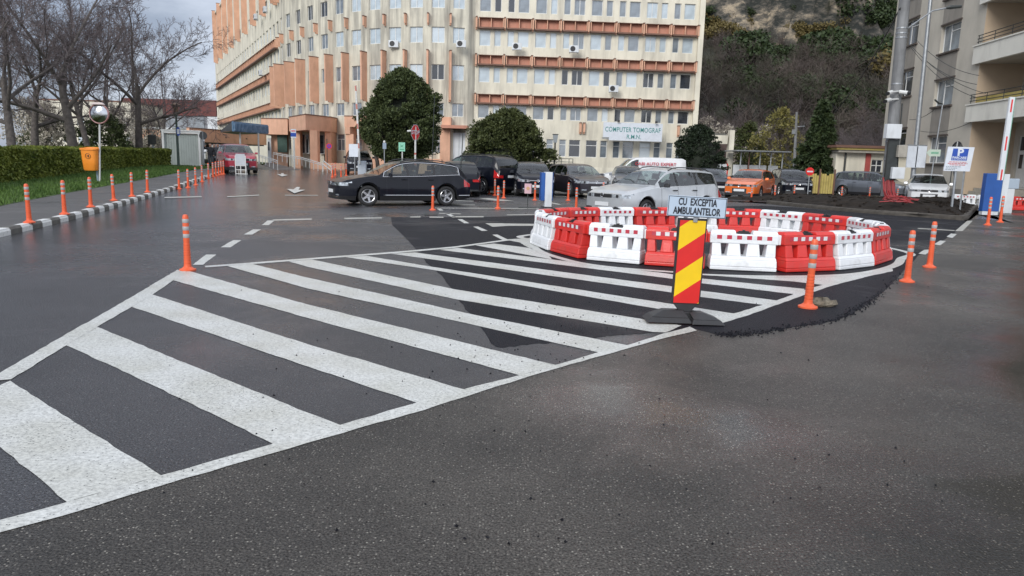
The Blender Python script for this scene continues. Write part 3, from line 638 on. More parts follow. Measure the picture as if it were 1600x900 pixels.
seq = [('w','white barrier at the left end of the ring, seen almost end on'),('r','red barrier in the front row, leftmost of the red ones there'),('w','white barrier in the front row left of the red and yellow sign plate'),
 ('r','red barrier in the front row directly behind the red and yellow sign plate'),('w','white barrier in the front row just right of the sign plate'),('r','red barrier in the front row behind the leaning bollard'),
 ('w','white barrier in the front row, rightmost of the white ones facing the camera'),('r','red barrier turned sideways at the right end of the ring'),('w','white barrier closing the right end of the ring, with a black connector on top'),
 ('w','white barrier at the far right corner of the ring, half hidden'),('r','red barrier in the back row, rightmost of the red ones'),('w','white barrier in the back row between two red ones on the right'),('r','red barrier in the back row right of the blue-white sign'),
 ('w','white barrier in the back row just right of the AMBULANTELOR sign'),('r','red barrier in the back row hidden behind the AMBULANTELOR sign'),('w','white barrier in the back row just left of the AMBULANTELOR sign'),
 ('r','red barrier in the back row in front of the silver car wheel'),('r','red barrier in the back row, leftmost, below the silver car number plate'),('w','white barrier in the back row at the upper left corner of the ring')]
J.append(J[0])
for i, (c, l) in enumerate(seq):
    barrier(J[i+1] if i < len(J)-1 else J[0], J[i], c, l, 'water filled barriers forming the ring')
# barriers far right
fr = 'barriers in the far right corner'
for p, q, c, l in [((20.45,34.6),(21.4,34.5),'w','white barrier behind the soil bed, just left of the blue cabinet, left one'),((21.5,34.5),(22.4,34.4),'w','white barrier behind the soil bed touching the blue cabinet'),
                   ((22.45,33.6),(23.35,33.4),'r','red barrier at the right edge of the picture behind the blue cabinet')]:
    barrier(p, q, c, l, fr)
# sign on rubber base
p = GP(1068, 503); yaw = .05
t = thing('hazard_marker_sign', 'red and yellow striped plate on a black rubber base before the barrier ring', 'traffic sign', (p.x, p.y, .016), yaw)
t.rotation_euler = (0, .02, yaw)
b = MB()
b.frus(-.41,.05,-.16,.12,0, -.36,.02,-.12,.10,.05); b.frus(-.36,.02,-.12,.10,.05, -.23,-.03,-.05,.04,.115)
b.frus(.03,.37,-.20,.10,0, .05,.33,-.17,.07,.045); b.frus(.05,.33,-.17,.07,.045, .03,.17,-.08,.05,.10)
b.box(-.10,.12,-.07,.07,.0,.10); b.box(-.30,-.06,-.085,-.06,.052,.075); b.box(.1,.3,-.12,-.10,.045,.065)
b.build('rubber_base', BLACKP, t, bevel=.008)
b = MB(); b.frus(-.05,.05,-.028,.028,.09, -.125,.125,-.02,.02,.175); b.build('plate_foot', BLACKP, t, bevel=.004)
pw, z0, z1 = .130, .175, 1.02
b = MB(); b.box(-pw-.015,pw+.015,-.022,.022,z0,z1+.02); b.build('plate_frame', BLACKP, t, bevel=.004)
# diagonal bands as flat print: clip stripes to the plate
def clip(poly, zl, above):
    o = []
    for i in range(len(poly)):
        a, c = poly[i], poly[(i+1) % len(poly)]
        ina = (a[1] >= zl) == above or a[1] == zl; inc = (c[1] >= zl) == above or c[1] == zl
        if ina: o.append(a)
        if ina != inc:
            f = (zl-a[1])/(c[1]-a[1]); o.append((a[0]+(c[0]-a[0])*f, zl))
    return o
for s in (-1,):
    b = MB(); sl = .72; per = .235; zz = z0-.40; k = 0
    while zz < z1+.3:
        poly = [(-pw, zz), (pw, zz+2*pw*sl), (pw, zz+2*pw*sl+per), (-pw, zz+per)]
        poly = clip(clip(poly, z0+.01, True), z1, False) if True else poly
        if len(poly) >= 3: b.mi = k % 2; b.poly([(x, -.0255, z) for x, z in poly])
        zz += per; k += 1
    b.build('striped_face', [SIGNY, SIGNR], t)
sg = thing('text_sign', 'pale blue board reading CU EXCEPTIA AMBULANTELOR above the striped plate', 'sign', (p.x+.045, p.y-.045, 1.155+.016), yaw)
sg.rotation_euler = (0, .035, yaw)
b = MB(); b.box(-.295,.295,-.006,.006,-.102,.102); b.build('board', SIGNBL, sg, bevel=.004)
b = MB()
for (a0,a1,c0,c1) in ((-.29,.29,.092,.097),(-.29,.29,-.097,-.092),(-.29,-.285,-.092,.092),(.285,.29,-.092,.092)): b.box(a0,a1,-.0085,-.0065,c0,c1)
b.build('border', INK, sg)
b = MB(); b.box(-.02,.02,.007,.02,-.15,.08); b.build('bracket', STEEL, sg)
lettering('CU  EXCEPTIA', .098, INK, sg, (0,-.009,.044), fit=.385, bold=.002)
lettering('AMBULANTELOR', .098, INK, sg, (0,-.009,-.045), fit=.475, bold=.002)
# stone
b = MB(); b.lathe([(0,-.01),(.13,0),(.155,.03),(.13,.065),(.07,.085),(0,.09)], 11)
b.v = [(x*1.15*(1+.18*math.sin(i*2.3)), y*.7*(1+.15*math.cos(i*1.7)), z*(1+.2*math.sin(i*3.1))) for i, (x, y, z) in enumerate(b.v)]
o = b.build('stone', mat('stone_brown', (.13,.11,.08), .8, var=.5, vscale=14, bump=1, bscale=30)); o.location = G(1284, 478); tag(o, 'flat brown stone lying at the foot of the leaning bollard', 'stone')
# ---------------------------------------------------------------- buildings
def wall_grid(mb, a, b, n, z0, z1, ops, rec=.22):
    """wall a->b with real openings; n = outward normal; ops = (s0, s1, zz0, zz1)"""
    a = Vector(a); b = Vector(b); L_ = (b-a).length; d = (b-a)/L_; n = Vector(n)
    ops = [(max(0, o[0]), min(L_, o[1]), max(z0, o[2]), min(z1, o[3])) for o in ops if o[1] > 0 and o[0] < L_ and o[3] > z0 and o[2] < z1]
    X = sorted(set([0, L_]+[x for o in ops for x in o[:2]])); Z = sorted(set([z0, z1]+[z for o in ops for z in o[2:]]))
    P = lambda s, z, k=0: (a.x+d.x*s-n.x*k, a.y+d.y*s-n.y*k, z)
    for i in range(len(X)-1):
        if X[i+1]-X[i] < 1e-5: continue
        for j in range(len(Z)-1):
            if Z[j+1]-Z[j] < 1e-5: continue
            cx, cz = (X[i]+X[i+1])/2, (Z[j]+Z[j+1])/2
            if any(o[0] < cx < o[1] and o[2] < cz < o[3] for o in ops): continue
            mb.quad(P(X[i],Z[j]), P(X[i+1],Z[j]), P(X[i+1],Z[j+1]), P(X[i],Z[j+1]))
    for s0, s1, q0, q1 in ops:
        mb.quad(P(s0,q0), P(s0,q1), P(s0,q1,rec), P(s0,q0,rec)); mb.quad(P(s1,q1), P(s1,q0), P(s1,q0,rec), P(s1,q1,rec))
        mb.quad(P(s0,q1), P(s1,q1), P(s1,q1,rec), P(s0,q1,rec)); mb.quad(P(s1,q0), P(s0,q0), P(s0,q0,rec), P(s1,q0,rec))
_wm = {}
def win_mesh(w, h, style, fm):
    k = (round(w,2), round(h,2), style, fm.name)
    if k in _wm: return _wm[k]
    b = MB(); t = .05; y0, y1 = -.03, .04
    b.box(0,t,y0,y1,0,h); b.box(w-t,w,y0,y1,0,h); b.box(t,w-t,y0,y1,0,t); b.box(t,w-t,y0,y1,h-t,h)
    if style in ('2', '2t', 'T'): b.box(w/2-t*.55, w/2+t*.55, y0+.002, y1-.002, t, h-t if style != 'T' else h*.68)
    if style == '2t': b.box(t, w/2-t*.55, y0+.004, y1-.004, h*.7, h*.7+t); b.box(w/2+t*.55, w-t, y0+.004, y1-.004, h*.7, h*.7+t)
    if style in ('T', '1t'): b.box(t, w-t, y0+.004, y1-.004, h*.68, h*.68+t)
    if style == 'R':
        b.box(w*.36, w*.36+t, y0+.002, y1-.002, t, h-t); b.box(w*.36+t, w-t, y0+.004, y1-.004, h*.72, h*.72+t)
    f = b.mesh('window', fm); b = MB(); b.quad((.02,.005,.02),(w-.02,.005,.02),(w-.02,.005,h-.02),(.02,.005,h-.02))
    g = [b.mesh('pane', m) for m in GL]; _wm[k] = (f, g); return _wm[k]
def window(parent, org, a, d, s0, z0, w, h, n, rec, style='1', g=0, fm=None, off=.12):
    f, panes = win_mesh(w, h, style, fm or WFR)
    p = Vector(a)+Vector(d)*s0-Vector(n)*off
    o = ob('window', f, parent, (p.x-org[0], p.y-org[1], z0-org[2]), rz=math.atan2(d[1], d[0]))
    q = ob('pane', panes[g], o, (0,0,0)); return o
org = (-3.6, 64, 0)
hosp = thing('hospital', 'long curved cream hospital block with terracotta boxes over the windows and fins on the bend', 'building', org, world=True)
ROW = {'A': (13.72, 14.98), 'B': (10.98, 12.24), 'C': (8.03, 9.27), 'D': (5.09, 6.18), 'E': (2.04, 3.49), 'Z': (16.9, 18.1), 'Y': (19.9, 21.2)}
ROOF = 24.6
fa, fb = Vector((-3.62, 64.0)), Vector((15.15, 65.2)); fd = (fb-fa).normalized(); fn = Vector((fd.y, -fd.x)); FL = (fb-fa).length
bay0 = .22; pitch = 2.335; ops = []; wins = []
rg = random.Random(11)
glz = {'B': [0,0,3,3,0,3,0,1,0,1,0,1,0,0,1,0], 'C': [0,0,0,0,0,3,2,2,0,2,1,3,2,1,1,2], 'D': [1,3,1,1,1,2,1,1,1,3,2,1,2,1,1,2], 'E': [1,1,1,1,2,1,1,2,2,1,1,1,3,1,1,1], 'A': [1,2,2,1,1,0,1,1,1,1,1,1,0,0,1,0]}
for k in range(8):
    s = bay0+k*pitch
    sp = [(s+.10, .93), (s+1.35, .55)] if k % 2 == 0 else [(s+.12, .55), (s+.97, .93)]
    for r in 'YZABCDE':
        for j, (x, w_) in enumerate(sp):
            z0, z1 = ROW[r]; w2 = w_+(.04 if r == 'E' else 0); ops.append((x, x+w2, z0, z1)); wins.append((r, k*2+j, x, w2, z0, z1-z0))
b = MB(); wall_grid(b, fa, fb, fn, 0, ROOF, ops)
wall_m = MB()
b.build('wall', CREAM, hosp)
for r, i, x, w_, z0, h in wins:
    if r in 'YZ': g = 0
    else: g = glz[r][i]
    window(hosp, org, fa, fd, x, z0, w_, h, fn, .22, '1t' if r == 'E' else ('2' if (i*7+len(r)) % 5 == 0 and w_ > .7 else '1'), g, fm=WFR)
# right end pilaster, side wall, roof
def P3(a, d, n, s, o): return (a.x+d.x*s+n.x*o, a.y+d.y*s+n.y*o)
b = MB(); b.wbox(P3(fa,fd,fn,FL-.02,0), P3(fa,fd,fn,FL+.42,0), fn, -.4, .28, 0, ROOF+.2); b.build('end_pilaster', CREAM, hosp)
b = MB(); e0 = P3(fa,fd,fn,FL,-.01); e1 = P3(fa,fd,fn,FL,-14); b.quad((*e0,0),(*e1,0),(*e1,ROOF),(*e0,ROOF)); b.build('side_wall', CREAM, hosp)
# terracotta boxes over the windows, one per bay and floor
def tray(parent, a, d, n, s, z0, z1, w_, parts=2):
    P = lambda s_, o: (a.x+d.x*s_+n.x*o, a.y+d.y*s_+n.y*o)
    b = MB(); b.mi = 0; b.wbox(P(s,0),P(s+w_,0),n,.0,.045,z0+.06,z1-.05)       # back panel
    b.mi = 1
    b.wbox(P(s,0),P(s+w_,0),n,.0,.40,z1-.05,z1); b.wbox(P(s,0),P(s+w_,0),n,.0,.44,z0-.06,z0+.06)
    b.mi = 2
    for q in [0]+[w_*i/parts-.03 for i in range(1, parts)]+[w_-.07]: b.wbox(P(s+q,0),P(s+q+(.07 if q in (0, w_-.07) else .06),0),n,.046,.36,z0+.062,z1-.052)
    return b.build('window_box', [ORANGE_D, BROWN_E, ORANGE_R], parent)
for r, (z0, z1) in {'B': (12.35,13.2), 'C': (9.42,10.22), 'D': (6.28,7.05), 'Z': (18.3,19.1)}.items():
    for k in range(8): tray(hosp, fa, fd, fn, bay0+k*pitch+.02, z0+.02, z1, 2.07)
def fin(parent, a, d, n, s, z0, z1, dep=.42, th=.13, m=None):
    P = lambda s_, o: (a.x+d.x*s_+n.x*o, a.y+d.y*s_+n.y*o)
    b = MB(); p = [P(s,0),P(s+th,0)]; c = [P(s,dep),P(s+th,dep)]; zz = [(z0+.15, 0), (z0, .15)]
    b.wbox(p[0], p[1], n, .002, dep, z0+.12, z1-.05); b.wbox(p[0], p[1], n, .002, dep*.6, z0, z0+.12)
    b.mi = 1; b.wbox(P(s-.02,0), P(s+th+.02,0), n, .002, dep+.05, z1-.05, z1+.02)
    return b.build('fin', [m or ORANGE_R, BROWN_E], parent)
for r, (z0, z1) in {'B': (12.25,13.25), 'C': (9.3,10.3), 'D': (6.2,7.1)}.items():
    for k in range(9): fin(hosp, fa, fd, fn, bay0+k*pitch-.22+(.02 if k else .0), z0, z1, .36, .13)
for k, off in ((4,-.34),(4,-.02),(5.5,0),(5.5,.32),(7.55,-.1)):
    fin(hosp, fa, fd, fn, bay0+k*pitch-.2+off, 4.02, 4.95, .3, .16, ORANGE_R)
# the bend
bend = [(-4.9,63.2),(-6.6,63.0),(-8.48,63.25),(-10.33,63.85),(-12.15,64.65),(-13.94,65.65),(-15.71,66.95),(-17.35,68.4),(-19.13,70.3),(-20.95,72.6),(-22.35,74.5)]
bend = [Vector(p) for p in bend]
mids = [(bend[i]+bend[i+1])/2 for i in range(len(bend)-1)]
nodes = [fa]+[Vector((-4.15+.0,63.42))]+mids+[Vector((-23.1,75.9))]
nodes = [fa, (fa+bend[0])/2+Vector((.1,-.15))]+mids+[Vector((-23.3,75.7)), Vector((-24.3,77.9))]
b = MB(); seg = []
for i in range(len(nodes)-1):
    p, q = nodes[i+1], nodes[i]; d = (q-p).normalized(); n = Vector((d.y, -d.x)); L_ = (q-p).length; seg.append((p, d, n, L_))
    ops = []
    if i > 0:
        wl = min(1.13, L_*.6); c = L_/2
        for r in 'YZABCDE': ops.append((c-wl/2, c+wl/2, *ROW[r]))
    wall_grid(b, p, q, n, 0, ROOF, ops)
b.build('bend_wall', CREAM_ST, hosp)
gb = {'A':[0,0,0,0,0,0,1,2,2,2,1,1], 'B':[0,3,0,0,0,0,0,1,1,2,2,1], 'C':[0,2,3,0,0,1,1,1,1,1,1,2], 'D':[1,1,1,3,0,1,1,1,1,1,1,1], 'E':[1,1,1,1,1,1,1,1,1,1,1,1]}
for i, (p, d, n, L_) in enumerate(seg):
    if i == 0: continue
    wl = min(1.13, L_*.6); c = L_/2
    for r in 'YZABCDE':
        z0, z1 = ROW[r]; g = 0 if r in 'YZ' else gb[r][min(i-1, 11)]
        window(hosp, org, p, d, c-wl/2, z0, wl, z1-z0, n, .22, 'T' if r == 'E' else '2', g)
    dp = .45+.05*i
    fin(hosp, p, d, n, .02, 12.35, 13.25, .40, .12)
    fin(hosp, p, d, n, .02, 6.25, 10.35, .5+.05*i, .14)
    if i > 6: fin(hosp, p, d, n, .02, 16.6, ROOF, .9, .16)
# left wing, receding
la, lb = Vector((-24.3, 77.9)), Vector((-53.4, 134.3)); ld = (la-lb).normalized(); ln = Vector((ld.y, -ld.x)); LL = (la-lb).length
nb = int(LL/2.2); ops = []; lw = []
for k in range(nb):
    s = LL-1.2-k*2.2
    for r in ('Z','A','B','C','D'):
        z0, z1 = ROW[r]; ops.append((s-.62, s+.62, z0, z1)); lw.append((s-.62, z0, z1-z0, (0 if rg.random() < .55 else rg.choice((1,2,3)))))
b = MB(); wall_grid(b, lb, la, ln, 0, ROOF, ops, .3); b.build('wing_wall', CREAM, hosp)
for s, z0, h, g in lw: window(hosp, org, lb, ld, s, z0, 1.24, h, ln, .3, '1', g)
for z0, z1 in ((12.35,13.2),(9.42,10.22),(6.28,7.05)):
    k = 0; s = LL-1.0
    while s > 6.6:
        s -= 6.6; tray(hosp, lb, ld, ln, s, z0, z1, 6.56, 6)
for k in range(9):
    s = LL-1.2-k*7.2
    if s < 0: break
    fin(hosp, lb, ld, ln, s, 16.55, ROOF+.5-k*.0, .68, .2)
    b = MB(); P = lambda s_, o: (lb.x+ld.x*s_+ln.x*o, lb.y+ld.y*s_+ln.y*o)
b = MB(); b.wbox(P(0,0), P(LL,0), ln, -.5, .25, ROOF, ROOF+.35); b.build('parapet', CREAM, hosp)
b = MB(); zr = ROOF-.01
rp = [fb]+nodes[:]+[lb]; back = [Vector((-48,152)), Vector((-8,88)), Vector((15,79))]
b.poly([(q.x, q.y, zr) for q in rp+back]); b.build('roof', CONC_L, hosp)
b = MB()
for i in range(len(back)):
    p = ([lb]+back)[i]; q = back[i]; b.quad((p.x,p.y,0),(q.x,q.y,0),(q.x,q.y,zr),(p.x,p.y,zr))
b.build('rear_wall', CREAM, hosp)
# air conditioners on the facade
def ac_unit():
    t = thing('air_conditioner', 'x', 'air conditioner')
    b = MB(); b.box(-.40,.40,-.15,.15,0,.55); b.build('casing', WHITEC, t, bevel=.02)
    b = MB(); b.lathe([(0,-.158),(.20,-.158),(.22,-.152),(.22,-.151)], 14, (-.1,0,.28), 'y'); b.build('fan_grille', BLACKP, t)
    b = MB(); b.box(-.34,-.30,-.12,.30,-.06,-.002); b.box(.30,.34,-.12,.30,-.06,-.002); b.build('bracket', STEEL, t)
    return t
AC = ac_unit(); first = True
for u, v, Y, l in [(616,75,64,'left unit under a bend window, above the tallest evergreen'),(721,75,62.9,'unit under the last bend window before the terracotta boxes'),(807.5,79,63.8,'unit with a dangling dark pipe under the second pair of windows'),(896,83,64,'unit under the fourth pair of windows, upper row'),(957.5,144.5,64.4,'unit hanging lower, above the white sign board'),
                (412,118,84,'unit on the receding wing between two terracotta bands'),(432,5,79.5,'highest unit on the receding wing beside a tall fin'),(419,20,82,'second highest unit on the receding wing between tall fins'),(404,31,87,'unit farther along the receding wing between tall fins')]:
    p = AT(u, v, Y); o = AC if first else copy_tree(AC); first = False
    rz = 0 if u > 600 else math.atan2(ld.y, ld.x)
    o.location = (p.x, p.y-.35, p.z) if u > 600 else (p.x-(-ln.x)*.3, p.y-.3, p.z); o.rotation_euler = (0,0,rz)
    o['label'] = 'white air conditioner, '+l; o['group'] = 'air conditioners on the hospital'
# sign board
q = AT(987, 207, 63.95)
t = thing('sign_board', 'white board on the hospital reading COMPUTER TOMOGRAF R.M.N. in green', 'sign', (q.x, q.y-.55, q.z), math.atan2(fd.y, fd.x))
b = MB(); b.box(-2.52,2.52,-.04,.04,-.48,.76); b.box(-2.0,2.52,-.0395,.0395,-.72,-.4805); b.build('board', SIGNW, t)
b = MB(); b.box(-2.58,2.54,.0405,.09,-.60,-.50); b.box(-2.4,-2.3,.0405,.5,.3,.38); b.box(2.2,2.3,.0405,.5,.3,.38); b.build('bracket', STEEL, t)
gm = mat('letter_green', (.05,.23,.22), .5, var=.3, vscale=9)
lettering('COMPUTER TOMOGRAF', .56, gm, t, (0,-.045,.17), fit=4.72, bold=.006, spacing=1.05)
lettering('R.M.N.', .50, gm, t, (.1,-.045,-.40), fit=1.2, bold=.004)
for x, l in ((-1.25,'left'),(1.9,'right')):
    s_ = thing('floodlight', f'small black floodlight on the {l} part of the sign board top', 'light', (q.x+x, q.y-.7, q.z+.74), 0, 'floodlights on the sign board')
    b = MB(); b.box(-.09,.09,-.14,.0,.04,.2); b.build('lamp_head', BLACKP, s_); b = MB(); b.tube([(0,.15,0),(0,-.05,.1)], .015, 5); b.build('arm', BLACKP, s_)
def X(u, v, Y): return AT(u, v, Y).x
# entrance porches of the hospital: parts of the building
def slab(name, pts, z0, z1, m, parent=hosp, cap=None):
    b = MB(); n = len(pts); b.v = [(p[0], p[1], z0) for p in pts]+[(p[0], p[1], z1) for p in pts]
    b.f = [tuple(range(n))[::-1], tuple(range(n, 2*n))]+[(i, (i+1) % n, n+(i+1) % n, n+i) for i in range(n)]; b.m = [0]*len(b.f)
    o = b.build(name, m, parent)
    if cap:
        c = Vector((sum(p[0] for p in pts)/n, sum(p[1] for p in pts)/n)); b = MB(); pp = [(c+(Vector(p)-c)*1.02) for p in pts]
        b.v = [(p[0], p[1], z1+.003) for p in pp]+[(p[0], p[1], z1+.07) for p in pp]
        b.f = [tuple(range(n))[::-1], tuple(range(n, 2*n))]+[(i, (i+1) % n, n+(i+1) % n, n+i) for i in range(n)]; b.m = [0]*len(b.f)
        b.build('coping', BROWN_E, parent)
    return o
P1 = (X(477.5,195,62), 62); P2 = (X(517.5,195,65.4), 65.4); P0 = (X(451.5,195,67.5), 67.5); P9 = (-18.2, 70.5)
slab('porch_fascia', [P0, P1, P2, (-16.0,68.3), P9, (-21.2,72.4)], 3.62, 4.85, ORANGE_R, cap=True)
slab('porch_pillar', [(X(484,230,62.4),62.45),(X(496,230,62.9),62.9),(X(496,230,62.9),63.7),(X(484,230,62.4),63.3)], .0, 3.615, ORANGE_R)
slab('porch_wall', [(X(507,220,64.8),64.9),(P2[0]-.02,65.42),(P2[0]-.02,67.6),(X(507,220,64.8),67.2)], .0, 3.615, ORANGE_R)
slab('porch_pillar', [(X(461,230,66.2),66.2),(X(469,230,66.0),66.0),(X(469,230,66.2),67),(X(461,230,66.2),67.3)], .0, 3.615, ORANGE_R)
slab('porch_base', [(X(484,258,62),62.3),(X(556,262,63.3),63.3),(X(556,262,63.3),65.2),(X(484,258,62),65.5)], -.1, .95, ORANGE_R)
slab('porch_back_wall', [(X(455,220,68),68.0),(X(507,220,67.4),67.2),(X(507,220,67.6),67.5),(X(455,220,68.3),68.3)], .0, 3.615, CREAM)
for u0, u1 in ((471,476),(498,506),(476.5,482)):
    x0, x1 = X(u0,220,66.8), X(u1,220,66.8)
    window(hosp, org, (x0, 67.0), (1,0), 0, 1.7, x1-x0, 1.7, (0,-1), .1, '1', 2, off=0)
# second porch
slab('porch_fascia', [(X(538,185,63.0),63.0),(X(600,185,62.2),62.2),(-10.5,64.6),(-14.6,67.0)], 4.0, 4.85, ORANGE_R, cap=True)
slab('porch_lintel', [(X(539,185,62.9),62.8),(X(546,185,62.6),62.7),(-13.2,65.5),(-14.2,66.6)], 3.4, 3.998, ORANGE_R)
slab('porch_pillar', [(X(540,230,62.8),62.9),(X(552,230,62.6),62.7),(X(552,230,62.8),64),(X(540,230,63),64)], .0, 3.398, ORANGE_R)
# third porch by the door
slab('porch_side', [(X(687.5,220,61.9),61.9),(X(703,220,61.9),61.9),(X(703,220,61.9),64),(X(687.5,220,61.9),64)], 0, 4.0, ORANGE_R)
slab('porch_gable', [(X(690,220,62.4),62.4),(X(704,220,62.4),62.4),(X(704,220,62.4),64),(X(690,220,62.4),64)], 4.003, 5.0, ORANGE_R)
slab('awning', [(X(688.5,204,61.2),61.2),(X(730,204,61.2),61.2),(X(730,204,61.2),63.4),(X(688.5,204,61.2),63.4)], 4.05, 4.3, ORANGE_D)
dx0, dx1 = X(708,230,62.7), X(727,230,62.7)
b = MB(); b.box(dx0, dx1, 62.5, 62.56, .6, 3.75); b.build('door', WHITEC, hosp)
b = MB(); b.box((dx0+dx1)/2-.02, (dx0+dx1)/2+.02, 62.48, 62.499, .62, 3.7); b.build('door_joint', STEEL, hosp)
b = MB(); b.box(X(707,230,62.6)-.25, dx0-.003, 62.45, 63.2, 0, 4.0); b.box(dx1+.003, dx1+.2, 62.45, 63.2, 0, 4.0); b.build('door_jamb', CREAM, hosp)
slab('porch_lower_wall', [(X(560,250,63),62.6),(X(690,262,61.9),61.7),(X(690,262,61.9),63),(X(560,250,63),64.5)], -.1, 1.55, ORANGE_R)
# left part beside the canopy
slab('entrance_fascia', [(X(408,200,69),69.0),(X(450,200,68.4),68.3),(-21.8,72.6),(-24.8,77)], 3.35, 4.75, ORANGE_R, cap=True)
slab('entrance_wall', [(X(424,225,70),70.0),(X(450,225,69.5),69.3),(X(450,225,70),70.2),(X(424,225,70.6),70.8)], .2, 3.345, ORANGE_R)
b = MB(); b.box(X(434,225,69.2), X(449,225,69.2), 69.1, 69.2, 1.75, 3.3); b.build('green_panel', mat('green_glass_panel', (.06,.10,.085), .25, var=.15), hosp)
b = MB(); b.box(X(418.5,225,69.6), X(424,225,69.6), 69.5, 69.6, .75, 3.0); b.build('door', WHITEC, hosp)
b = MB(); b.box(X(419.5,225,69.6), X(421.5,225,69.6), 69.47, 69.499, 1.9, 2.7); b.build('door_window', GL[2], hosp)
# low bridge wall with dark underpass
bg0, bg1 = Vector((X(296,205,69.2),69.2)), Vector((X(416,210,82),82))
bd = (bg1-bg0).normalized(); bn = Vector((bd.y, -bd.x)); oo = (bg0.x, bg0.y, 0)
br = thing('footbridge', 'low salmon bridge wall over the dark underpass behind the red car', 'bridge', oo, world=True)
b = MB(); b.wbox(bg0, bg1, bn, -.3, 0, 2.52, 3.72); b.build('parapet_wall', ORANGE_R, br)
b = MB(); b.wbox(bg0, bg1, bn, -.35, .06, 3.724, 3.8); b.build('coping', BROWN_E, br)
b = MB(); b.wbox(bg0, bg1, bn, -5, -.31, 2.4, 2.7); b.build('deck', CONC, br)
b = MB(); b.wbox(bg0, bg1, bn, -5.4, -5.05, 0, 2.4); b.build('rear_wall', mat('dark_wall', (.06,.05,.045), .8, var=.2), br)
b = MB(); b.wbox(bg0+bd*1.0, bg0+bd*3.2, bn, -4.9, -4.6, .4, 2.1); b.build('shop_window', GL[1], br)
for s in (5.6, 9.2):
    b = MB(); pp = bg0+bd*s; b.tube([(pp.x, pp.y, 3.1), (pp.x+bn.x*.12, pp.y+bn.y*.12, 3.05)], .05, 6); b.build('spout', POLED, br)
# blue canopy on white posts
cx0, cx1 = X(346,195,62), X(418,200,64)
t = thing('entrance_canopy', 'blue ribbed canopy on thin white posts in front of the hospital entrance', 'canopy', ((cx0+cx1)/2, 65, .45), world=True)
BLUEC = mat('canopy_blue', (.10,.20,.33), .5, var=.2, vscale=3, dirt=(.35,.38,.42), dscale=3, damt=.5)
a_, b_ = Vector((X(364,196,61),61)), Vector((X(418,201,66.5),66.5)); dd_ = (b_-a_).normalized(); n_ = Vector((dd_.y,-dd_.x))
b = MB(); L_ = (b_-a_).length; nr = 26
for k in range(nr):
    s0, s1 = L_*k/nr, L_*(k+.55)/nr
    b.wbox(a_+dd_*s0, a_+dd_*s1, n_, .0, .16, 3.35, 4.0)
b.wbox(a_, b_, n_, -.1, .05, 3.3, 4.1); b.build('blue_fascia', BLUEC, t)
c_ = Vector((X(345,200,66),66)); d2 = (a_-c_).normalized(); n2 = Vector((d2.y,-d2.x))
b = MB(); b.v = [(c_.x,c_.y,3.35),(a_.x,a_.y,3.35),(a_.x,a_.y,4.1),(c_.x,c_.y,3.5),(c_.x-.1,c_.y+.15,3.35),(a_.x-.1,a_.y+.15,3.35),(a_.x-.1,a_.y+.15,4.1),(c_.x-.1,c_.y+.15,3.5)]
for f in ((0,1,2,3),(7,6,5,4),(3,2,6,7),(1,0,4,5)): b.f.append(f); b.m.append(0)
b.build('end_fascia', BLACKP, t)
b = MB(); b.poly([(c_.x,c_.y,3.32),(a_.x,a_.y,3.32),(b_.x,b_.y,3.32),(b_.x-4.5,b_.y+5,3.32)]); b.build('ceiling', STEEL, t)
for u, Y in ((375.5,62.5),(404,64.5)):
    x = X(u,225,Y); b = MB(); b.tube([(x,Y,.4),(x,Y,3.32)], .075, 8); b.build('post', POLEW, t)
# brown and grey building behind, pale blocks behind the trees
o0 = (X(300,180,170), 170, 0)
t = thing('far_building', 'wide building with a dark red upper wall and grey glazed band behind the container', 'building', o0, world=True)
x0, x1 = X(190,170,170), X(343,170,172)
b = MB(); b.box(x0, x1, 170, 190, 9.6, 13.1); b.build('upper_wall', mat('dark_red_cladding', (.14,.045,.04), .8, var=.15), t)
b = MB(); b.box(x0, x1-2.2, 170.3, 190, 4.6, 9.595); b.build('lower_wall', mat('grey_cladding', (.20,.21,.23), .7, var=.15), t)
b = MB(); b.box(x1-2.15, x1+.4, 170.2, 190, 0, 9.59); b.build('end_wall', WHITEC, t)
b = MB(); b.box(x0, x1-2.2, 170.1, 190, 0, 4.59); b.build('base_wall', WHITEC, t)
for k in range(9):
    w0 = x1-2.6-(k+1)*3.9; b = MB(); b.box(w0, w0+3.6, 170.18, 170.29, 5.2, 9.2); b.build('window', GL[1], t)
o0 = (-62, 130, 0)
t = thing('pale_block', 'pale cream block half hidden behind the bare trees on the left', 'building', o0, world=True)
x0, x1 = X(60,190,130), X(205,190,130)
oz = [(1.5+k*2.6, 2.7+k*2.6, z, z+1.4) for k in range(int((x1-x0)/2.6)-0) for z in (2.6, 5.6)]
b = MB(); wall_grid(b, (x0,130), (x1,130), (0,-1), 0, 9.6, oz); b.build('wall', CREAM, t)
b = MB(); b.box(x0-.2, x1+.2, 130.02, 142, 9.62, 9.9); b.build('roof', BROWN_E, t)
for o in oz: window(t, o0, (x0,130), (1,0), o[0], o[2], o[1]-o[0], 1.4, (0,-1), .22, '2', rg.choice((0,1,1,2)))
b = MB(); b.quad((x1,130,0),(x1,142,0),(x1,142,9.6),(x1,130,9.6)); b.build('side_wall', CREAM, t)
o0 = (X(235,215,95), 95, 0)
t = thing('garage', 'low salmon wall with a flat roof seen between tree trunks left of the container', 'building', o0, world=True)
x0, x1 = X(215,215,95), X(268,215,95)
b = MB(); b.box(x0, x1, 95, 102, 0, 4.3); b.build('wall', ORANGE_R, t); b = MB(); b.box(x0-.2, x1+.2, 94.8, 102.2, 4.303, 4.5); b.build('roof', WHITEC, t)
b = MB(); b.box(x0+1.0, x0+2.4, 94.93, 94.999, .3, 2.6); b.build('door', POLED, t)
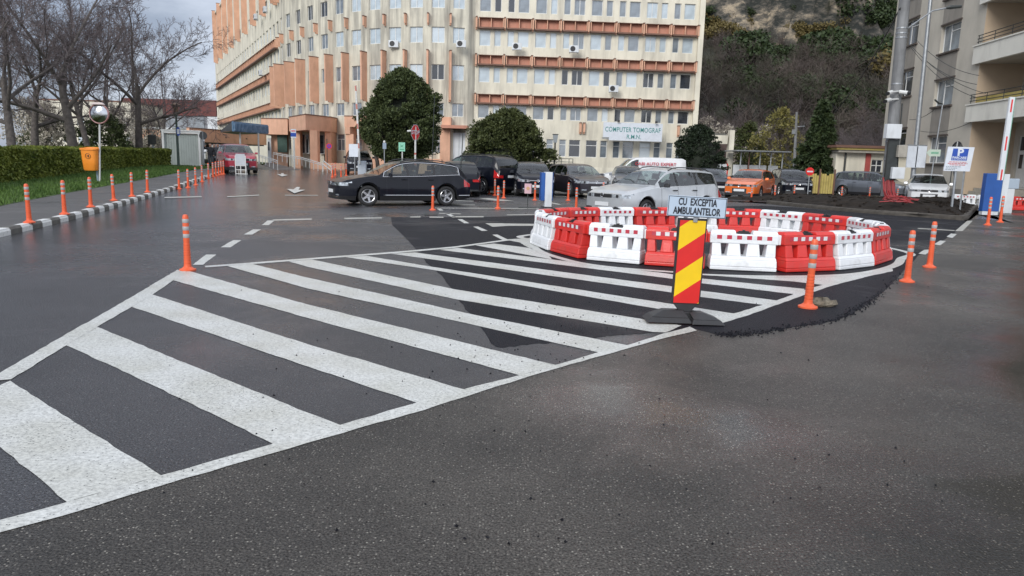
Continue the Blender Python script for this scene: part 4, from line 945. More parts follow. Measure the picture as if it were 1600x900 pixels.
# container cabin
cx = (X(255.8,230,56.2), X(309.5,230,56.2))
t = thing('site_cabin', 'pale grey container cabin with white corner frame beyond the hedge', 'container', ((cx[0]+cx[1])/2-.35, 57.4, .44), math.radians(19))
hw = (cx[1]-cx[0])/2*1.02
CABG = mat('cabin_panel_grey', (.36,.40,.38), .5, var=.05, vscale=1, dirt=(.25,.27,.26), dscale=1.5, damt=.3)
b = MB(); b.box(-hw+.12,hw-.12,-1.3,1.3,.1,2.45); b.build('wall', CABG, t)
n_ = 14
for k in range(n_): # corrugation ribs as panels
    x = -hw+.14+(2*hw-.28)*k/n_; b = MB(); b.box(x, x+(2*hw-.28)/n_-.03, -1.33, -1.301, .14, 2.42); b.build('panel', CABG, t)
b = MB()
for sx in (-1, 1):
    for sy in (-1, 1): b.box(min(sx*hw, sx*(hw-.15)), max(sx*hw, sx*(hw-.15)), sy*1.42-.07, sy*1.42+.07, 0, 2.62)
b.box(-hw+.152,hw-.152,-1.47,-1.33,2.46,2.62); b.box(-hw+.152,hw-.152,-1.47,-1.33,0,.12); b.build('frame', WFR, t)
b = MB(); b.box(-hw-.05,hw+.05,-1.5,1.5,2.625,2.72); b.build('roof', WFR, t)
b = MB(); b.box(-hw+.10,-hw+.119,-1.0,.8,1.0,2.1); b.build('window', GL[2], t)
# ---------------------------------------------------------------- right building
ra, rb = Vector((23.62, 39.2)), Vector((24.62, 50.6)); rd_ = (ra-rb).normalized(); rn = Vector((rd_.y, -rd_.x)); RLn = (ra-rb).length
o0 = (24, 40, 0)
rbl = thing('apartment_building', 'grey beige rendered building with dark window strips and white balconies on the right', 'building', o0, world=True)
S = lambda Y: (50.6-Y)/rd_.y*-1 if False else (50.6-Y)/(-rd_.y)
cols = [(41.66, 43.85, [(8.24,9.76),(5.3,6.75),(2.1,3.62),(11.2,12.7),(14.2,15.7),(17.2,18.7)]), (46.95, 49.1, [(9.36,10.9),(6.25,7.85),(3.2,4.25),(12.3,13.8),(15.4,16.9)])]
ops = []
for y0, y1, zs in cols:
    for z0, z1 in zs: ops.append((S(y1), S(y0), z0, z1))
b = MB(); wall_grid(b, rb, ra, rn, -.2, 20.5, ops, .28)
# dark strips between windows: recoloured faces sit 3 mm proud
b.build('wall', GREYC, rbl)
for ci, (y0, y1, zs) in enumerate(cols):
    zz = sorted(zs); prev = -.1
    for z0, z1 in zz+[(20.5, 0)]:
        b = MB(); b.wbox(rb+rd_*S(y1), rb+rd_*S(y0), rn, -.02, .012, prev, z0-(.1 if z0 < 20 else 0)); b.build('dark_panel', GREYD, rbl)
        prev = z1+.08
    for z0, z1 in zz:
        window(rbl, o0, rb, rd_, S(y1), z0, S(y0)-S(y1), z1-z0, rn, .28, 'R', 2 if ci else 1, off=.2)
        b = MB(); b.wbox(rb+rd_*(S(y1)-.12), rb+rd_*(S(y0)+.12), rn, -.2, .12, z0-.1, z0-.003); b.build('sill', DARKB, rbl)
        b = MB(); b.wbox(rb+rd_*(S(y1)-.08), rb+rd_*(S(y0)+.08), rn, -.0, .06, z1+.003, z1+.08); b.build('lintel', DARKB, rbl)
# far end wall and roof
b = MB(); p = rb-rn*12; b.quad((rb.x,rb.y,-.2),(rb.x,rb.y,20.5),(p.x,p.y,20.5),(p.x,p.y,-.2)); b.build('end_wall', GREYC, rbl)
# recessed loggia wall
def RP_(Y, o): s = S(Y); q = rb+rd_*s-rn*o; return (q.x, q.y)
REC = 2.2
b = MB(); p0, p1 = RP_(39.2,0), RP_(39.2,REC); b.quad((*p1,-.2),(*p0,-.2),(*p0,20.5),(*p1,20.5)); b.build('loggia_side_wall', PEACH, rbl)
pa, pb = Vector(RP_(39.2,REC)), Vector(RP_(26,REC)); dl = (pb-pa).normalized(); ll = (pb-pa).length
lo = []
for z0, z1 in ((.9,3.55),(5.05,7.1),(8.05,10.0),(11.1,13),(14.1,16),(17.1,19)): lo.append((.35, 2.15, z0, z1))
lo.append((2.9, 5.4, .5, 3.7))
b = MB(); wall_grid(b, pa, pb, rn, -.2, 20.5, lo, .2); b.build('loggia_wall', GREYC, rbl)
for i, (s0, s1, z0, z1) in enumerate(lo[:6]): window(rbl, o0, pa, dl, s0, z0, s1-s0, z1-z0, rn, .2, '2t', 2, off=.12)
b = MB(); s0, s1, z0, z1 = lo[6]; b.wbox(pa+dl*s0, pa+dl*s1, rn, -.18, -.1, z0, z1); b.build('brown_shutter', WOODB, rbl)
b = MB(); s0, s1, z0, z1 = lo[0]; b.wbox(pa+dl*(s0+.06), pa+dl*(s1-.06), rn, -.112, -.07, z0+.06, z0+1.85); b.build('entrance_door', WFR, rbl)
b = MB(); b.wbox(pa+dl*(s0+.95), pa+dl*(s1-.22), rn, -.069, -.06, z0+1.1, z0+1.65); b.build('door_pane', GL[2], rbl)
b = MB(); b.wbox(pa+dl*(s0+.2), pa+dl*(s0+.5), rn, -.069, -.06, z0+1.0, z0+1.7); b.build('door_pane', GL[2], rbl)
# balconies
for zt, zb in ((8.0,7.14),(5.05,4.22),(11.0,10.1),(14,13.1),(17,16.1)):
    b = MB(); b.wbox(RP_(39.55,0), RP_(27,0), rn, -REC+.01, .12, zb, zb+.16); b.build('balcony_slab', GREYC, rbl)
    b = MB(); b.wbox(RP_(39.6,0), RP_(27,0), rn, .0, .2, zb-.02, zt); b.build('balcony_parapet', BALC, rbl)
    b = MB(); b.wbox(RP_(39.65,0), RP_(27,0), rn, -.05, .25, zt+.002, zt+.07); b.build('coping', BALC, rbl)
    for k, dz in enumerate((.22,.38,.54)):
        q0, q1 = RP_(39.5,0), RP_(27,0); b = MB(); b.tube([(q0[0]+rn.x*.1,q0[1]+rn.y*.1,zt+dz),(q1[0]+rn.x*.1,q1[1]+rn.y*.1,zt+dz)], .022, 5); b.build('rail', POLED, rbl)
    for k in range(9):
        q0 = RP_(39.4-k*1.5,-.1); b = MB(); b.tube([(*q0,zt+.06),(*q0,zt+.56)], .02, 5); b.build('rail_post', POLED, rbl)
    if zt < 6:
        b = MB(); b.wbox(RP_(39.2,0), RP_(34,0), rn, -.12, -.05, zt+.08, zt+.42); b.build('yellow_sheet', YELLOWF, rbl)
# arched window and steps, handrail
q = AT(1509, 224, 39.42); b = MB()
for k in range(12):
    a0, a1 = math.pi*k/12, math.pi*(k+1)/12; r = .52
    f = lambda a: (q.x-.05+rd_.x*-math.cos(a)*r*1.5, q.y+.9-rd_.y*math.cos(a)*r*1.5*1, 2.6+math.sin(a)*.75)
s = S(40.4)
cpt = rb+rd_*s+rn*.014; b.poly([(cpt.x+rd_.x*math.cos(a)*.75, cpt.y+rd_.y*math.cos(a)*.75, 2.55+math.sin(a)*.72) for a in [math.pi*k/14 for k in range(15)]]); b.build('arched_window', GL[2], rbl)
b = MB(); b.wbox(cpt-rd_*.03, cpt+rd_*.03, rn, .003, .03, 2.56, 3.25); b.build('glazing_bar', WFR, rbl)
b = MB()
for k in range(5): b.wbox(RP_(39.1,REC-.01), RP_(36.4,REC-.01), rn, 0, 1.5+.3*(5-k)*.8, k*.17, k*.17+.168)
b.build('steps', CONC_L, rbl)
b = MB(); h0, h1 = RP_(39.0,-.8), RP_(36.8,-1.6); b.tube([(*h0,.9),(*h0,1.95),(*h1,1.15),(*h1,0)], .03, 6); b.build('handrail', POLED, rbl)
b = MB(); b.wbox(RP_(50.2,0), RP_(39.3,0), rn, .015, .07, -.2, .75); b.build('plinth', GREYD, rbl)
# small flat roofed building
o0 = (18.6, 43, 0)
t = thing('guard_house', 'small flat roofed cream building with a red pillar behind the grey minivan', 'building', o0, world=True)
xa, xb = X(1304,270,45.5), X(1388,270,45.5)
oz = [(X(1360,270,45.5)-xa, X(1378,270,45.5)-xa, 1.0, 2.25)]
b = MB(); wall_grid(b, (xa,45.5), (xb+2,45.5), (0,-1), 0, 2.62, oz); b.build('wall', CREAM, t)
b = MB(); b.quad((xa,45.5,0),(xa,45.5,2.62),(xa,47,2.62),(xa,47,0)); b.build('side_wall', CREAM, t)
b = MB(); b.box(X(1351,270,45.4), X(1358.5,270,45.4), 45.40, 45.49, 0, 2.6); b.build('red_pillar', mat('red_paint_wall', (.36,.07,.06), .7, var=.1), t)
window(t, o0, (xa,45.5), (1,0), oz[0][0], 1.0, oz[0][1]-oz[0][0], 1.25, (0,-1), .22, '2t', 2)
b = MB(); b.box(xa-.1, xb+2.5, 45.0, 47.3, 2.625, 2.78); b.build('roof_slab', CONC_L, t)
b = MB(); b.box(xa-.25, xb+2.5, 44.9, 47.4, 2.783, 2.9); b.build('roof_edge', YELLOWF, t)
b = MB(); b.box(xa-.35, xb+2.5, 44.8, 47.5, 2.903, 3.05); b.build('roof_fascia', BROWN_E, t)
b = MB(); b.tube([(xa+.5,45.35,.4),(xa+.5,45.35,2.6)], .06, 6); b.build('downpipe', POLED, t)
# yellow board fence
t = thing('board_fence', 'patchy yellow board fence between the black crossover and the small building', 'fence', (17.5, 44, 0), world=True)
fx0, fx1 = X(1256,290,44.5), X(1302,290,44.5); n_ = 12
for k in range(n_):
    x = fx0+(fx1-fx0)*k/n_; b = MB(); b.box(x, x+(fx1-fx0)/n_-.02, 44.5, 44.53, .15, 1.35+rnd.uniform(-.04,.04)-(.12 if k % 4 == 1 else 0)); b.build('board', YELLOWF, t)
for x in (fx0, (fx0+fx1)/2, fx1):
    b = MB(); b.box(x-.04, x+.04, 44.4, 44.47, 0, 1.6); b.build('post', BROWN_E, t)
# annex wall right of the hospital, shelter
t = thing('annex_wall', 'short cream canopy beam on a thick pillar joined to the right end of the hospital', 'wall', (17, 58, 0), world=True)
b = MB(); b.box(X(1136.5,240,58), X(1144,240,58), 57.7, 58.3, 0, 4.35); b.build('pillar', CREAM, t)
b = MB(); b.box(X(1095,218,58), X(1136.4,218,58)-.02, 57.8, 58.2, 3.3, 3.95); b.build('beam', CREAM, t)
b = MB(); b.box(X(1095,218,58), X(1136.4,218,58)-.02, 58.25, 64, 3.96, 4.1); b.build('roof', CONC, t)
b = MB(); b.box(X(1105,240,62), X(1136,240,62), 62, 62.2, 0, 3.9); b.build('dark_gate', mat('rust_gate', (.09,.06,.055), .7, var=.3), t)
t = thing('steel_shelter', 'thin flat roof on slender posts right of the cream pillar', 'shelter', (20, 56, 0), world=True)
a0, a1 = X(1146,238,55), X(1230,243,55)
b = MB(); b.frus(a0,a1,54.2,57.5,2.72, a0,a1,54.2,57.5,2.8); b.build('roof', STEEL, t)
for u in (1157,1170,1187,1204,1222):
    x = X(u,255,55); b = MB(); b.tube([(x,55,0),(x,55,2.72)], .05, 6); b.build('post', mat('post_redbrown',(.12,.05,.04),.6) if u == 1170 else STEEL, t)
for u0, u1 in ((1146,1170),(1171,1200),(1201,1218)):
    b = MB(); b.box(X(u0,255,56), X(u1,255,56)-.1, 56, 56.05, .95, 1.75); b.build('panel', WHITEC, t)
b = MB(); b.box(X(1146,255,54.5), X(1222,255,54.5), 54.5, 54.56, .62, .72); b.build('rail', STEEL, t)
t = thing('info_box', 'white panel in a rounded red frame at the foot of the cream pillar', 'sign', (X(1127,258,54), 54, 0))
b = MB(); b.box(-.42,.42,-.04,.04,.75,1.75); b.build('panel', WHITEC, t)
b = MB(); b.tube([(.45,-.05,0),(.45,-.05,1.7),(.3,-.05,1.95),(-.2,-.05,1.98)], .05, 6); b.build('frame', SIGNR, t)
# ramp and railings on the left
def railing(label, pts, hgt=.95, n_post=6, grp=None):
    pts = [Vector(p) for p in pts]; t = thing('railing', label, 'railing', tuple(pts[0]), world=True, group=grp)
    for dz in ((hgt, .5) if n_post > 4 else (hgt, .5)):
        b = MB(); b.tube([p+Vector((0,0,dz)) for p in pts], .03, 5); b.build('rail', POLEW, t)
    tot = sum((pts[i+1]-pts[i]).length for i in range(len(pts)-1)); st = tot/n_post
    for k in range(n_post+1):
        s = k*st; i = 0
        while i < len(pts)-2 and s > (pts[i+1]-pts[i]).length: s -= (pts[i+1]-pts[i]).length; i += 1
        d = (pts[i+1]-pts[i]); p = pts[i]+d.normalized()*min(s, d.length)
        b = MB(); b.tube([p, p+Vector((0,0,hgt))], .025, 5); b.build('post', POLEW, t)
    return t
g_ = 'white railings of the entrance ramp'
def AZ(u, v, Y): p = AT(u, v, Y); return (p.x, p.y, p.z)
railing('white railing on the left of the ramp beside the red car', [AZ(405,254,60), AZ(434,266,50)], .62, 5, g_)
railing('long white railing sloping down on the right of the ramp', [AZ(427,250,64), AZ(470,258.5,57.5), AZ(504,270,51)], .62, 11, g_)
railing('short steep white handrail at the lower end of the ramp', [AZ(505,268,51), AZ(518,279,48.5)], .75, 2, g_)
# ramp body
b = MB(); q = [AZ(403,262,60), AZ(436,271,50), AZ(506,274,50.5), AZ(428,255,64), AZ(418,254,66)]
b.poly([q[0], q[1], q[2], q[3], q[4]]); 
for i in range(2):
    p, r = q[i], q[(i+1)]; b.quad((p[0],p[1],-.2),(r[0],r[1],-.2),r,p)
struct(b.build('ramp', ASP_WALK))
b = MB(); w0, w1 = AZ(402,257,60.5), AZ(434,270,50)
b.quad((w0[0]-.02,w0[1]-.05,0),(w1[0]-.02,w1[1]-.05,0),(w1[0]-.02,w1[1]-.05,w1[2]+.05),(w0[0]-.02,w0[1]-.05,w0[2]+.15))
tag(b.build('ramp_wall', CONC_L), 'low grey wall of the ramp right of the red car', 'wall')
# railing in front of the facade
t = thing('railing', 'thin dark railing on a low cream wall behind the parked cars', 'railing', (2, 58, 0), world=True)
b = MB(); b.box(X(838,262,58), X(960,262,58), 58, 58.3, 0, 1.25); b.build('low_wall', CREAM, t)
for z in (1.6, 1.85):
    b = MB(); b.tube([(X(838,258,58),58.1,z),(X(895,258,58),58.1,z)], .025, 5); b.build('rail', POLED, t)
for u in (842,853,865,877,889,895):
    b = MB(); b.tube([(X(u,258,58),58.1,1.2),(X(u,258,58),58.1,1.86)], .025, 5); b.build('post', POLED, t)
# ---------------------------------------------------------------- cars
def interp(tab, x):
    if x <= tab[0][0]: return tab[0][1]
    for i in range(len(tab)-1):
        if x <= tab[i+1][0]:
            a, b = tab[i], tab[i+1]; return a[1]+(b[1]-a[1])*(x-a[0])/(b[0]-a[0])
    return tab[-1][1]
STY = {  # top profile (x fraction from nose, z/H); belt; cowl, roof front, roof rear, glass rear end; pillars; axles
 'wagon': dict(top=[(0,.44),(.012,.50),(.05,.555),(.12,.60),(.2,.637),(.255,.655),(.275,.672),(.345,.80),(.405,.905),(.46,.965),(.54,.995),(.62,1.0),(.75,.98),(.86,.935),(.91,.89),(.945,.79),(.975,.67),(.99,.61),(1,.50)], belt=[(0,.455),(.1,.545),(.26,.62),(.6,.645),(.9,.69),(1,.49)], cowl=.275, rf=.43, rr=.925, rg=.975, pil=[(.495,.010),(.705,.013)], side=(.315,.905), ax=(.19,.80)),
 'hatch': dict(top=[(0,.46),(.015,.52),(.07,.585),(.16,.635),(.25,.67),(.275,.685),(.35,.83),(.42,.94),(.5,.985),(.62,1.0),(.8,.97),(.875,.92),(.92,.82),(.965,.66),(.99,.6),(1,.48)], belt=[(0,.455),(.1,.55),(.26,.625),(.6,.645),(.92,.69),(1,.47)], cowl=.275, rf=.44, rr=.89, rg=.965, pil=[(.535,.011),(.77,.022)], side=(.32,.86), ax=(.19,.80)),
 'suv': dict(top=[(0,.48),(.01,.55),(.05,.61),(.15,.65),(.23,.675),(.25,.69),(.32,.85),(.38,.945),(.45,.985),(.6,1.0),(.8,.99),(.89,.955),(.93,.91),(.96,.8),(.985,.66),(.995,.6),(1,.5)], belt=[(0,.475),(.1,.575),(.24,.635),(.6,.65),(.93,.69),(1,.49)], cowl=.25, rf=.40, rr=.935, rg=.98, pil=[(.48,.011),(.69,.014)], side=(.29,.90), ax=(.19,.79)),
 'mpv': dict(top=[(0,.44),(.015,.5),(.06,.56),(.13,.61),(.18,.65),(.2,.67),(.28,.84),(.35,.95),(.42,.985),(.6,1.0),(.85,.98),(.92,.93),(.95,.82),(.985,.64),(.995,.58),(1,.48)], belt=[(0,.435),(.1,.53),(.2,.59),(.6,.615),(.93,.66),(1,.47)], cowl=.20, rf=.37, rr=.93, rg=.985, pil=[(.45,.010),(.67,.012)], side=(.24,.91), ax=(.19,.80)),
 'van': dict(top=[(0,.38),(.02,.44),(.06,.49),(.14,.53),(.19,.56),(.21,.58),(.28,.76),(.34,.91),(.40,.975),(.5,1.0),(.8,1.0),(.95,.99),(.985,.95),(.99,.7),(1,.5)], belt=[(0,.375),(.1,.46),(.2,.51),(.6,.53),(.95,.55),(1,.49)], cowl=.21, rf=.36, rr=.97, rg=.98, pil=[(.43,.01)], side=(.25,.43), ax=(.18,.79)),
 'sedan': dict(top=[(0,.46),(.012,.52),(.06,.58),(.16,.63),(.25,.66),(.28,.68),(.36,.84),(.43,.95),(.5,.99),(.6,1.0),(.7,.96),(.78,.85),(.855,.72),(.95,.70),(.985,.66),(1,.5)], belt=[(0,.455),(.1,.55),(.27,.62),(.6,.64),(.85,.675),(1,.49)], cowl=.28, rf=.45, rr=.70, rg=.84, pil=[(.53,.011)], side=(.33,.76), ax=(.185,.78)),
}
STY['estate'] = dict(STY['wagon'], top=[(0,.45),(.012,.51),(.05,.565),(.12,.615),(.2,.65),(.255,.665),(.275,.68),(.345,.82),(.405,.925),(.46,.975),(.54,.998),(.62,1.0),(.78,.99),(.88,.965),(.935,.93),(.962,.82),(.98,.68),(.99,.62),(1,.50)], side=(.315,.925))
_wheel = {}
def wheel_parts(R, spokes=5):
    k = (R, spokes)
    if k in _wheel: return _wheel[k]
    b = MB(); wd = .105
    b.lathe([(R*.66,-wd*.80),(R*.80,-wd),(R*.95,-wd*.9),(R,-wd*.55),(R,wd*.55),(R*.95,wd*.9),(R*.66,wd)], 24, axis='y'); tyre = b.mesh('wheel', RUBBER, True)
    b = MB(); b.lathe([(R*.67,-wd*.78),(R*.64,-wd*.86),(R*.60,-wd*.78),(R*.59,-wd*.2)], 24, axis='y')
    b.mi = 1; b.lathe([(R*.60,-wd*.15),(.0,-wd*.1)], 18, axis='y'); b.mi = 0
    for i in range(spokes):
        a = 2*math.pi*i/spokes+.3; ca, sa = math.cos(a), math.sin(a); h0, h1 = R*.13, R*.095; r0, r1 = R*.10, R*.62
        P = lambda r, h, y: (ca*r-sa*h, y, sa*r+ca*h)
        b.hexa([P(r0,-h0,-wd*.2),P(r1,-h1,-wd*.35),P(r1,h1,-wd*.35),P(r0,h0,-wd*.2),P(r0,-h0*.8,-wd*.72),P(r1,-h1*.9,-wd*.8),P(r1,h1*.9,-wd*.8),P(r0,h0*.8,-wd*.72)])
    b.lathe([(R*.15,-wd*.6),(R*.13,-wd*.8),(0,-wd*.82)], 12, axis='y'); rim = b.mesh('rim', [ALLOY, BLACKP], True, 40)
    _wheel[k] = (tyre, rim); return _wheel[k]
_paint = {}
SEAT = mat('seat_fabric', (.035,.035,.038), .85, var=.3, vscale=12)
def paint(name, c, metal=.25, rough=.28, dirt=None, spec=.5, coat=.55):
    if name not in _paint: _paint[name] = mat('car_paint_'+name, c, rough, metal=metal, coat=coat, spec=spec, var=.06, vscale=3, dirt=dirt or tuple(x*.6+.03 for x in c), dscale=2.2, dth=(.52,.8), damt=.35)
    return _paint[name]
def car(name, label, cat, pos, head, style, dims, pm, R=.315, opt={}):
    L_, W_, H_ = dims; S_ = STY[style]; t = thing(name, label, cat, pos, head)
    ax = [L_/2-f*L_ for f in S_['ax']]; ra_ = R+.055; cl = opt.get('cl', .17)
    xs_ = set()
    for k in range(41): xs_.add(round(L_/2-L_*k/40, 4))
    for d in (0,.03,.08,.15,.24,.36,.5): xs_.add(round(L_/2-d,4)); xs_.add(round(-L_/2+d,4))
    for a in ax:
        for k in range(13): xs_.add(round(a+ra_*math.cos(math.pi*k/12), 4))
    for p, h in S_['pil']:
        for s in (-1, 1): xs_.add(round(L_/2-(p+s*h)*L_, 4))
    for f in S_['side']+(S_['cowl'], S_['rf'], S_['rr'], S_['rg']): xs_.add(round(L_/2-f*L_, 4))
    X_ = sorted(xs_, reverse=True); X2 = [X_[0]]
    for x in X_[1:]:
        if X2[-1]-x > .012: X2.append(x)
    X_ = X2; rings = []
    def bulge(x, y, w):
        u = (L_/2-x); v = (x+L_/2); f = .13*max(0, 1-u/.7)**1.3 - .06*max(0, 1-v/.5)**1.3
        return x+f*(1-(y/(W_/2))**2)-(.0 if u > .4 else 0)
    NR = 13
    for x in X_:
        f = (L_/2-x)/L_; zt = interp(S_['top'], f)*H_; zbt = min(interp(S_['belt'], f)*H_, zt-.012)
        u = (L_/2-x); v = (x+L_/2)
        pl = 1-.17*max(0, 1-u/.62)**2.2-.10*max(0, 1-v/.45)**2.2-.03*max(0, 1-u/1.6)
        w = W_/2*pl; zb = cl+.10*max(0, 1-u/.5)*.4+.09*max(0, 1-v/.5)
        for a in ax:
            if abs(x-a) < ra_: zb = max(zb, R+math.sqrt(max(0, ra_**2-(x-a)**2)))
        rise = max(0, min(1, (zt-zbt)/(H_*.34)))
        wr = w*(.955-.055*min(1, rise*4)-.20*rise)
        if style == 'van': wr = w*(.955-.02*min(1,rise*4)-.11*rise)
        l2 = max(zb+.035, .215*H_); l3 = max(zb+.055, .37*H_); l4 = max(zb+.075, .49*H_); l5 = max(zbt, l4+.012)
        zt = max(zt, l5+.012); zr = zt-.045*rise-.004
        wb = w*.955
        pts = [(w*.70, zb), (w*.93, zb), (w*.985, l2), (w*1.0, l3), (w*.99, (l3+l4)/2), (w*.975, l4), (wb, l5)]
        for q in (.08, .5, .92): pts.append((wb*.985+(wr-wb*.985)*q, l5+(zr-l5)*q))
        pts += [(wr-.02*rise, zr+.004+.02*rise), (wr*.62, zt-.002), (0, zt+.006*rise)]
        rings.append((x, w, pts))
    v = []; idx = {}
    for i, (x, w, pts) in enumerate(rings):
        for k, (y, z) in enumerate(pts):
            for s in ((1, -1) if y > 0 else (1,)):
                idx[(i, k, s)] = len(v); v.append((bulge(x, s*y, w), s*y, z))
            if y == 0: idx[(i, k, -1)] = idx[(i, k, 1)]
    groups = {}
    def add(g, f): groups.setdefault(g, []).append(f)
    xc, xrf, xrr, xrg = [L_/2-S_[k]*L_ for k in ('cowl', 'rf', 'rr', 'rg')]; xs0, xs1 = [L_/2-f*L_ for f in S_['side']]
    hl = opt.get('hl', .34); tl = opt.get('tl', .24)
    for i in range(len(rings)-1):
        xm = (rings[i][0]+rings[i+1][0])/2; u = L_/2-xm; vv = xm+L_/2
        for k in range(NR-1):
            for s in (1, -1):
                a, b_, c, d = idx[(i,k,s)], idx[(i+1,k,s)], idx[(i+1,k+1,s)], idx[(i,k+1,s)]
                f = (a, b_, c, d) if s < 0 else (a, d, c, b_)
                f = tuple(dict.fromkeys(f))
                g = 'body'
                if k == 0: g = 'under'
                elif k == 1: g = 'sill' if (opt.get('sill', True)) else 'body'
                elif 7 <= k <= 8 and xs1 < xm < xs0:
                    fx = (L_/2-xm)/L_; g = 'side_window|%d%d' % (sum(fx > p for p, h in S_['pil']), s)
                    for pi_, (p, h) in enumerate(S_['pil']):
                        if abs(fx-p) < h*1.05: g = 'pillar|%d%d' % (pi_, s)
                elif k >= 10 and xrf+.02 < xm < xc-.02: g = 'windscreen'
                elif k >= 10 and xrg < xm < xrr: g = 'rear_window'
                elif (k == 5 and u < hl) or (k == 4 and u < hl*.6): g = 'headlight%d' % s
                elif k in (4, 5, 6) and vv < (tl if k < 6 else tl*.5): g = 'taillight%d' % s
                add(g, f)
    # end caps
    nc = 12
    for e, i in ((0, 0), (1, len(rings)-1)):
        x, w, pts = rings[i]; rows = []
        for k in range(1, 11):
            y, z = pts[k]; row = []
            for j in range(nc+1):
                q = 1-2*j/nc; yy = y*q
                if j == 0: row.append(idx[(i,k,1)])
                elif j == nc: row.append(idx[(i,k,-1)])
                else: row.append(len(v)); v.append((bulge(x, yy, w), yy, z))
            rows.append(row)
        for r in range(len(rows)-1):
            k = r+1
            for j in range(nc):
                a, b_, c, d = rows[r][j], rows[r][j+1], rows[r+1][j+1], rows[r+1][j]
                f = (a, d, c, b_) if e else (a, b_, c, d); out_j = j < 3 or j >= nc-3; s = 1 if j < 3 else -1; g = 'body'
                if e == 0:
                    if k == 1: g = 'sill'
                    elif k in (4, 5) and out_j: g = 'headlight%d' % s
                    elif k in (4, 5) and 3 <= j < nc-3: g = 'grille'
                    elif k == 2 and 3 <= j < nc-3 and opt.get('intake', 1): g = 'intake'
                else:
                    if k == 1: g = 'sill'
                    elif k in (4, 5, 6) and (j < 2 or j >= nc-2): g = 'taillight%d' % (1 if j < 2 else -1)
                add(g, f)
        top = [idx[(i,k,1)] for k in (10,11)]+[idx[(i,12,1)]]+[idx[(i,k,-1)] for k in (11,10)]
        add('body', tuple(top) if e else tuple(top[::-1]))
    M_ = {'body': pm, 'under': BLACKP, 'sill': opt.get('sillmat', BLACKP), 'pillar': BLACKP, 'side_window': opt.get('sg', GLASS_CAR), 'windscreen': opt.get('ws', GLASS_CAR), 'rear_window': GLASS_TINT,
          'grille': opt.get('grille', BLACKP), 'intake': BLACKP}
    for g, fs in groups.items():
        nm = g.split('|')[0]; mm = M_.get(nm)
        if g[:9] == 'headlight': nm, mm = 'headlight', LAMPG
        if g[:9] == 'taillight': nm, mm = 'taillight', TAILR
        if nm == 'under': nm = 'underside'
        if nm == 'intake': nm = 'lower_grille'
        use = {}; vv_ = []; ff = []
        for f in fs:
            nf = []
            for q in f:
                if q not in use: use[q] = len(vv_); vv_.append(v[q])
                nf.append(use[q])
            if len(nf) > 2: ff.append(tuple(nf))
        me = bpy.data.meshes.new(nm); me.from_pydata(vv_, [], ff); me.materials.append(mm)
        me.polygons.foreach_set('use_smooth', [True]*len(ff)); me.set_sharp_from_angle(angle=math.radians(32)); me.update(); ob(nm, me, t)
    # wheels
    ty, rm = wheel_parts(R, opt.get('spokes', 5))
    for i, a in enumerate(ax):
        for s in (1, -1):
            o = ob('wheel', ty, t, (a, s*(W_/2-.115), R)); o.rotation_euler = (0, a*3, (math.pi if s > 0 else 0)+(opt.get('steer', 0) if i == 0 else 0)); ob('rim', rm, o, (0,0,0))
    # seats and dashboard seen through the glass
    zf = .30*H_
    if opt.get('seats', 1):
        xf = L_/2-(S_['cowl']+.215)*L_
        for x0 in ((xf,) if style == 'van' else (xf, xf-.19*L_)):
            for y0 in (.36, -.36):
                b = MB(); b.box(x0-.25,x0+.25,y0-.24,y0+.24,zf-.05,zf+.14); b.frus(x0-.33,x0-.2,y0-.24,y0+.24,zf+.142, x0-.42,x0-.32,y0-.2,y0+.2,.76*H_); b.frus(x0-.44,x0-.35,y0-.12,y0+.12,.775*H_, x0-.44,x0-.36,y0-.10,y0+.10,.89*H_); b.build('seat', SEAT, t)
        xd = L_/2-(S_['cowl']+.02)*L_
        b = MB(); b.frus(xd-.42,xd-.05,-.62*W_/1.8,.62*W_/1.8,zf+.1, xd-.30,xd-.02,-.66*W_/1.8,.66*W_/1.8,.61*H_); b.build('dashboard', BLACKP, t)
        b = MB(); b.tube([(xd-.46+.07*math.sin(a), .36+.18*math.cos(a), .60*H_+.17*math.sin(a)) for a in [2*math.pi*k/12 for k in range(13)]], .014, 4, cap=False); b.build('steering_wheel', BLACKP, t)
        b = MB(); b.box(-L_*.36, xd-.05, -W_*.43, W_*.43, zf-.09, zf-.055); b.build('cabin_floor', BLACKP, t)
    # mirrors, handles, seams, plates
    xm = L_/2-(S_['cowl']+.075)*L_; zm = interp(S_['belt'], S_['cowl']+.07)*H_+.07
    for s in (1, -1):
        b = MB(); y0 = s*(W_/2*.93); y1 = s*(W_/2+.15); b.frus(xm-.05,xm+.06,min(y0+s*.03,y1),max(y0+s*.03,y1),zm-.05,xm-.04,xm+.04,min(y0+s*.05,y1),max(y0+s*.05,y1),zm+.07)
        b.build('mirror', opt.get('mirror', pm), t, bevel=.02)
    zh = .57*H_
    for p, _ in S_['pil'][:2]:
        for s in (1, -1):
            x = L_/2-p*L_+.14 if style != 'van' else L_/2-p*L_+.1; b = MB(); yw = s*(W_/2*.968); b.box(x-.09, x+.09, min(yw, yw+s*.035), max(yw, yw+s*.035), zh, zh+.03); b.build('door_handle', opt.get('handle', pm), t, bevel=.006)
    seams = [S_['side'][0]+.012, S_['pil'][0][0]]+([S_['pil'][1][0]-.01] if len(S_['pil']) > 1 and not opt.get('two_door') else [])
    for f in seams:
        for s in (1, -1):
            x = L_/2-f*L_; ring = min(rings, key=lambda r: abs(r[0]-x)); pts = ring[2]; b = MB(); n0 = len(b.v)
            zz = [(y, z) for y, z in pts[2:7]]
            for y, z in zz: b.v += [(x-.005, s*(y+.002), z), (x+.005, s*(y+.002), z)]
            for k in range(len(zz)-1): b.f.append((2*k, 2*k+1, 2*k+3, 2*k+2)); b.m.append(0)
            b.build('door_seam', INK, t)
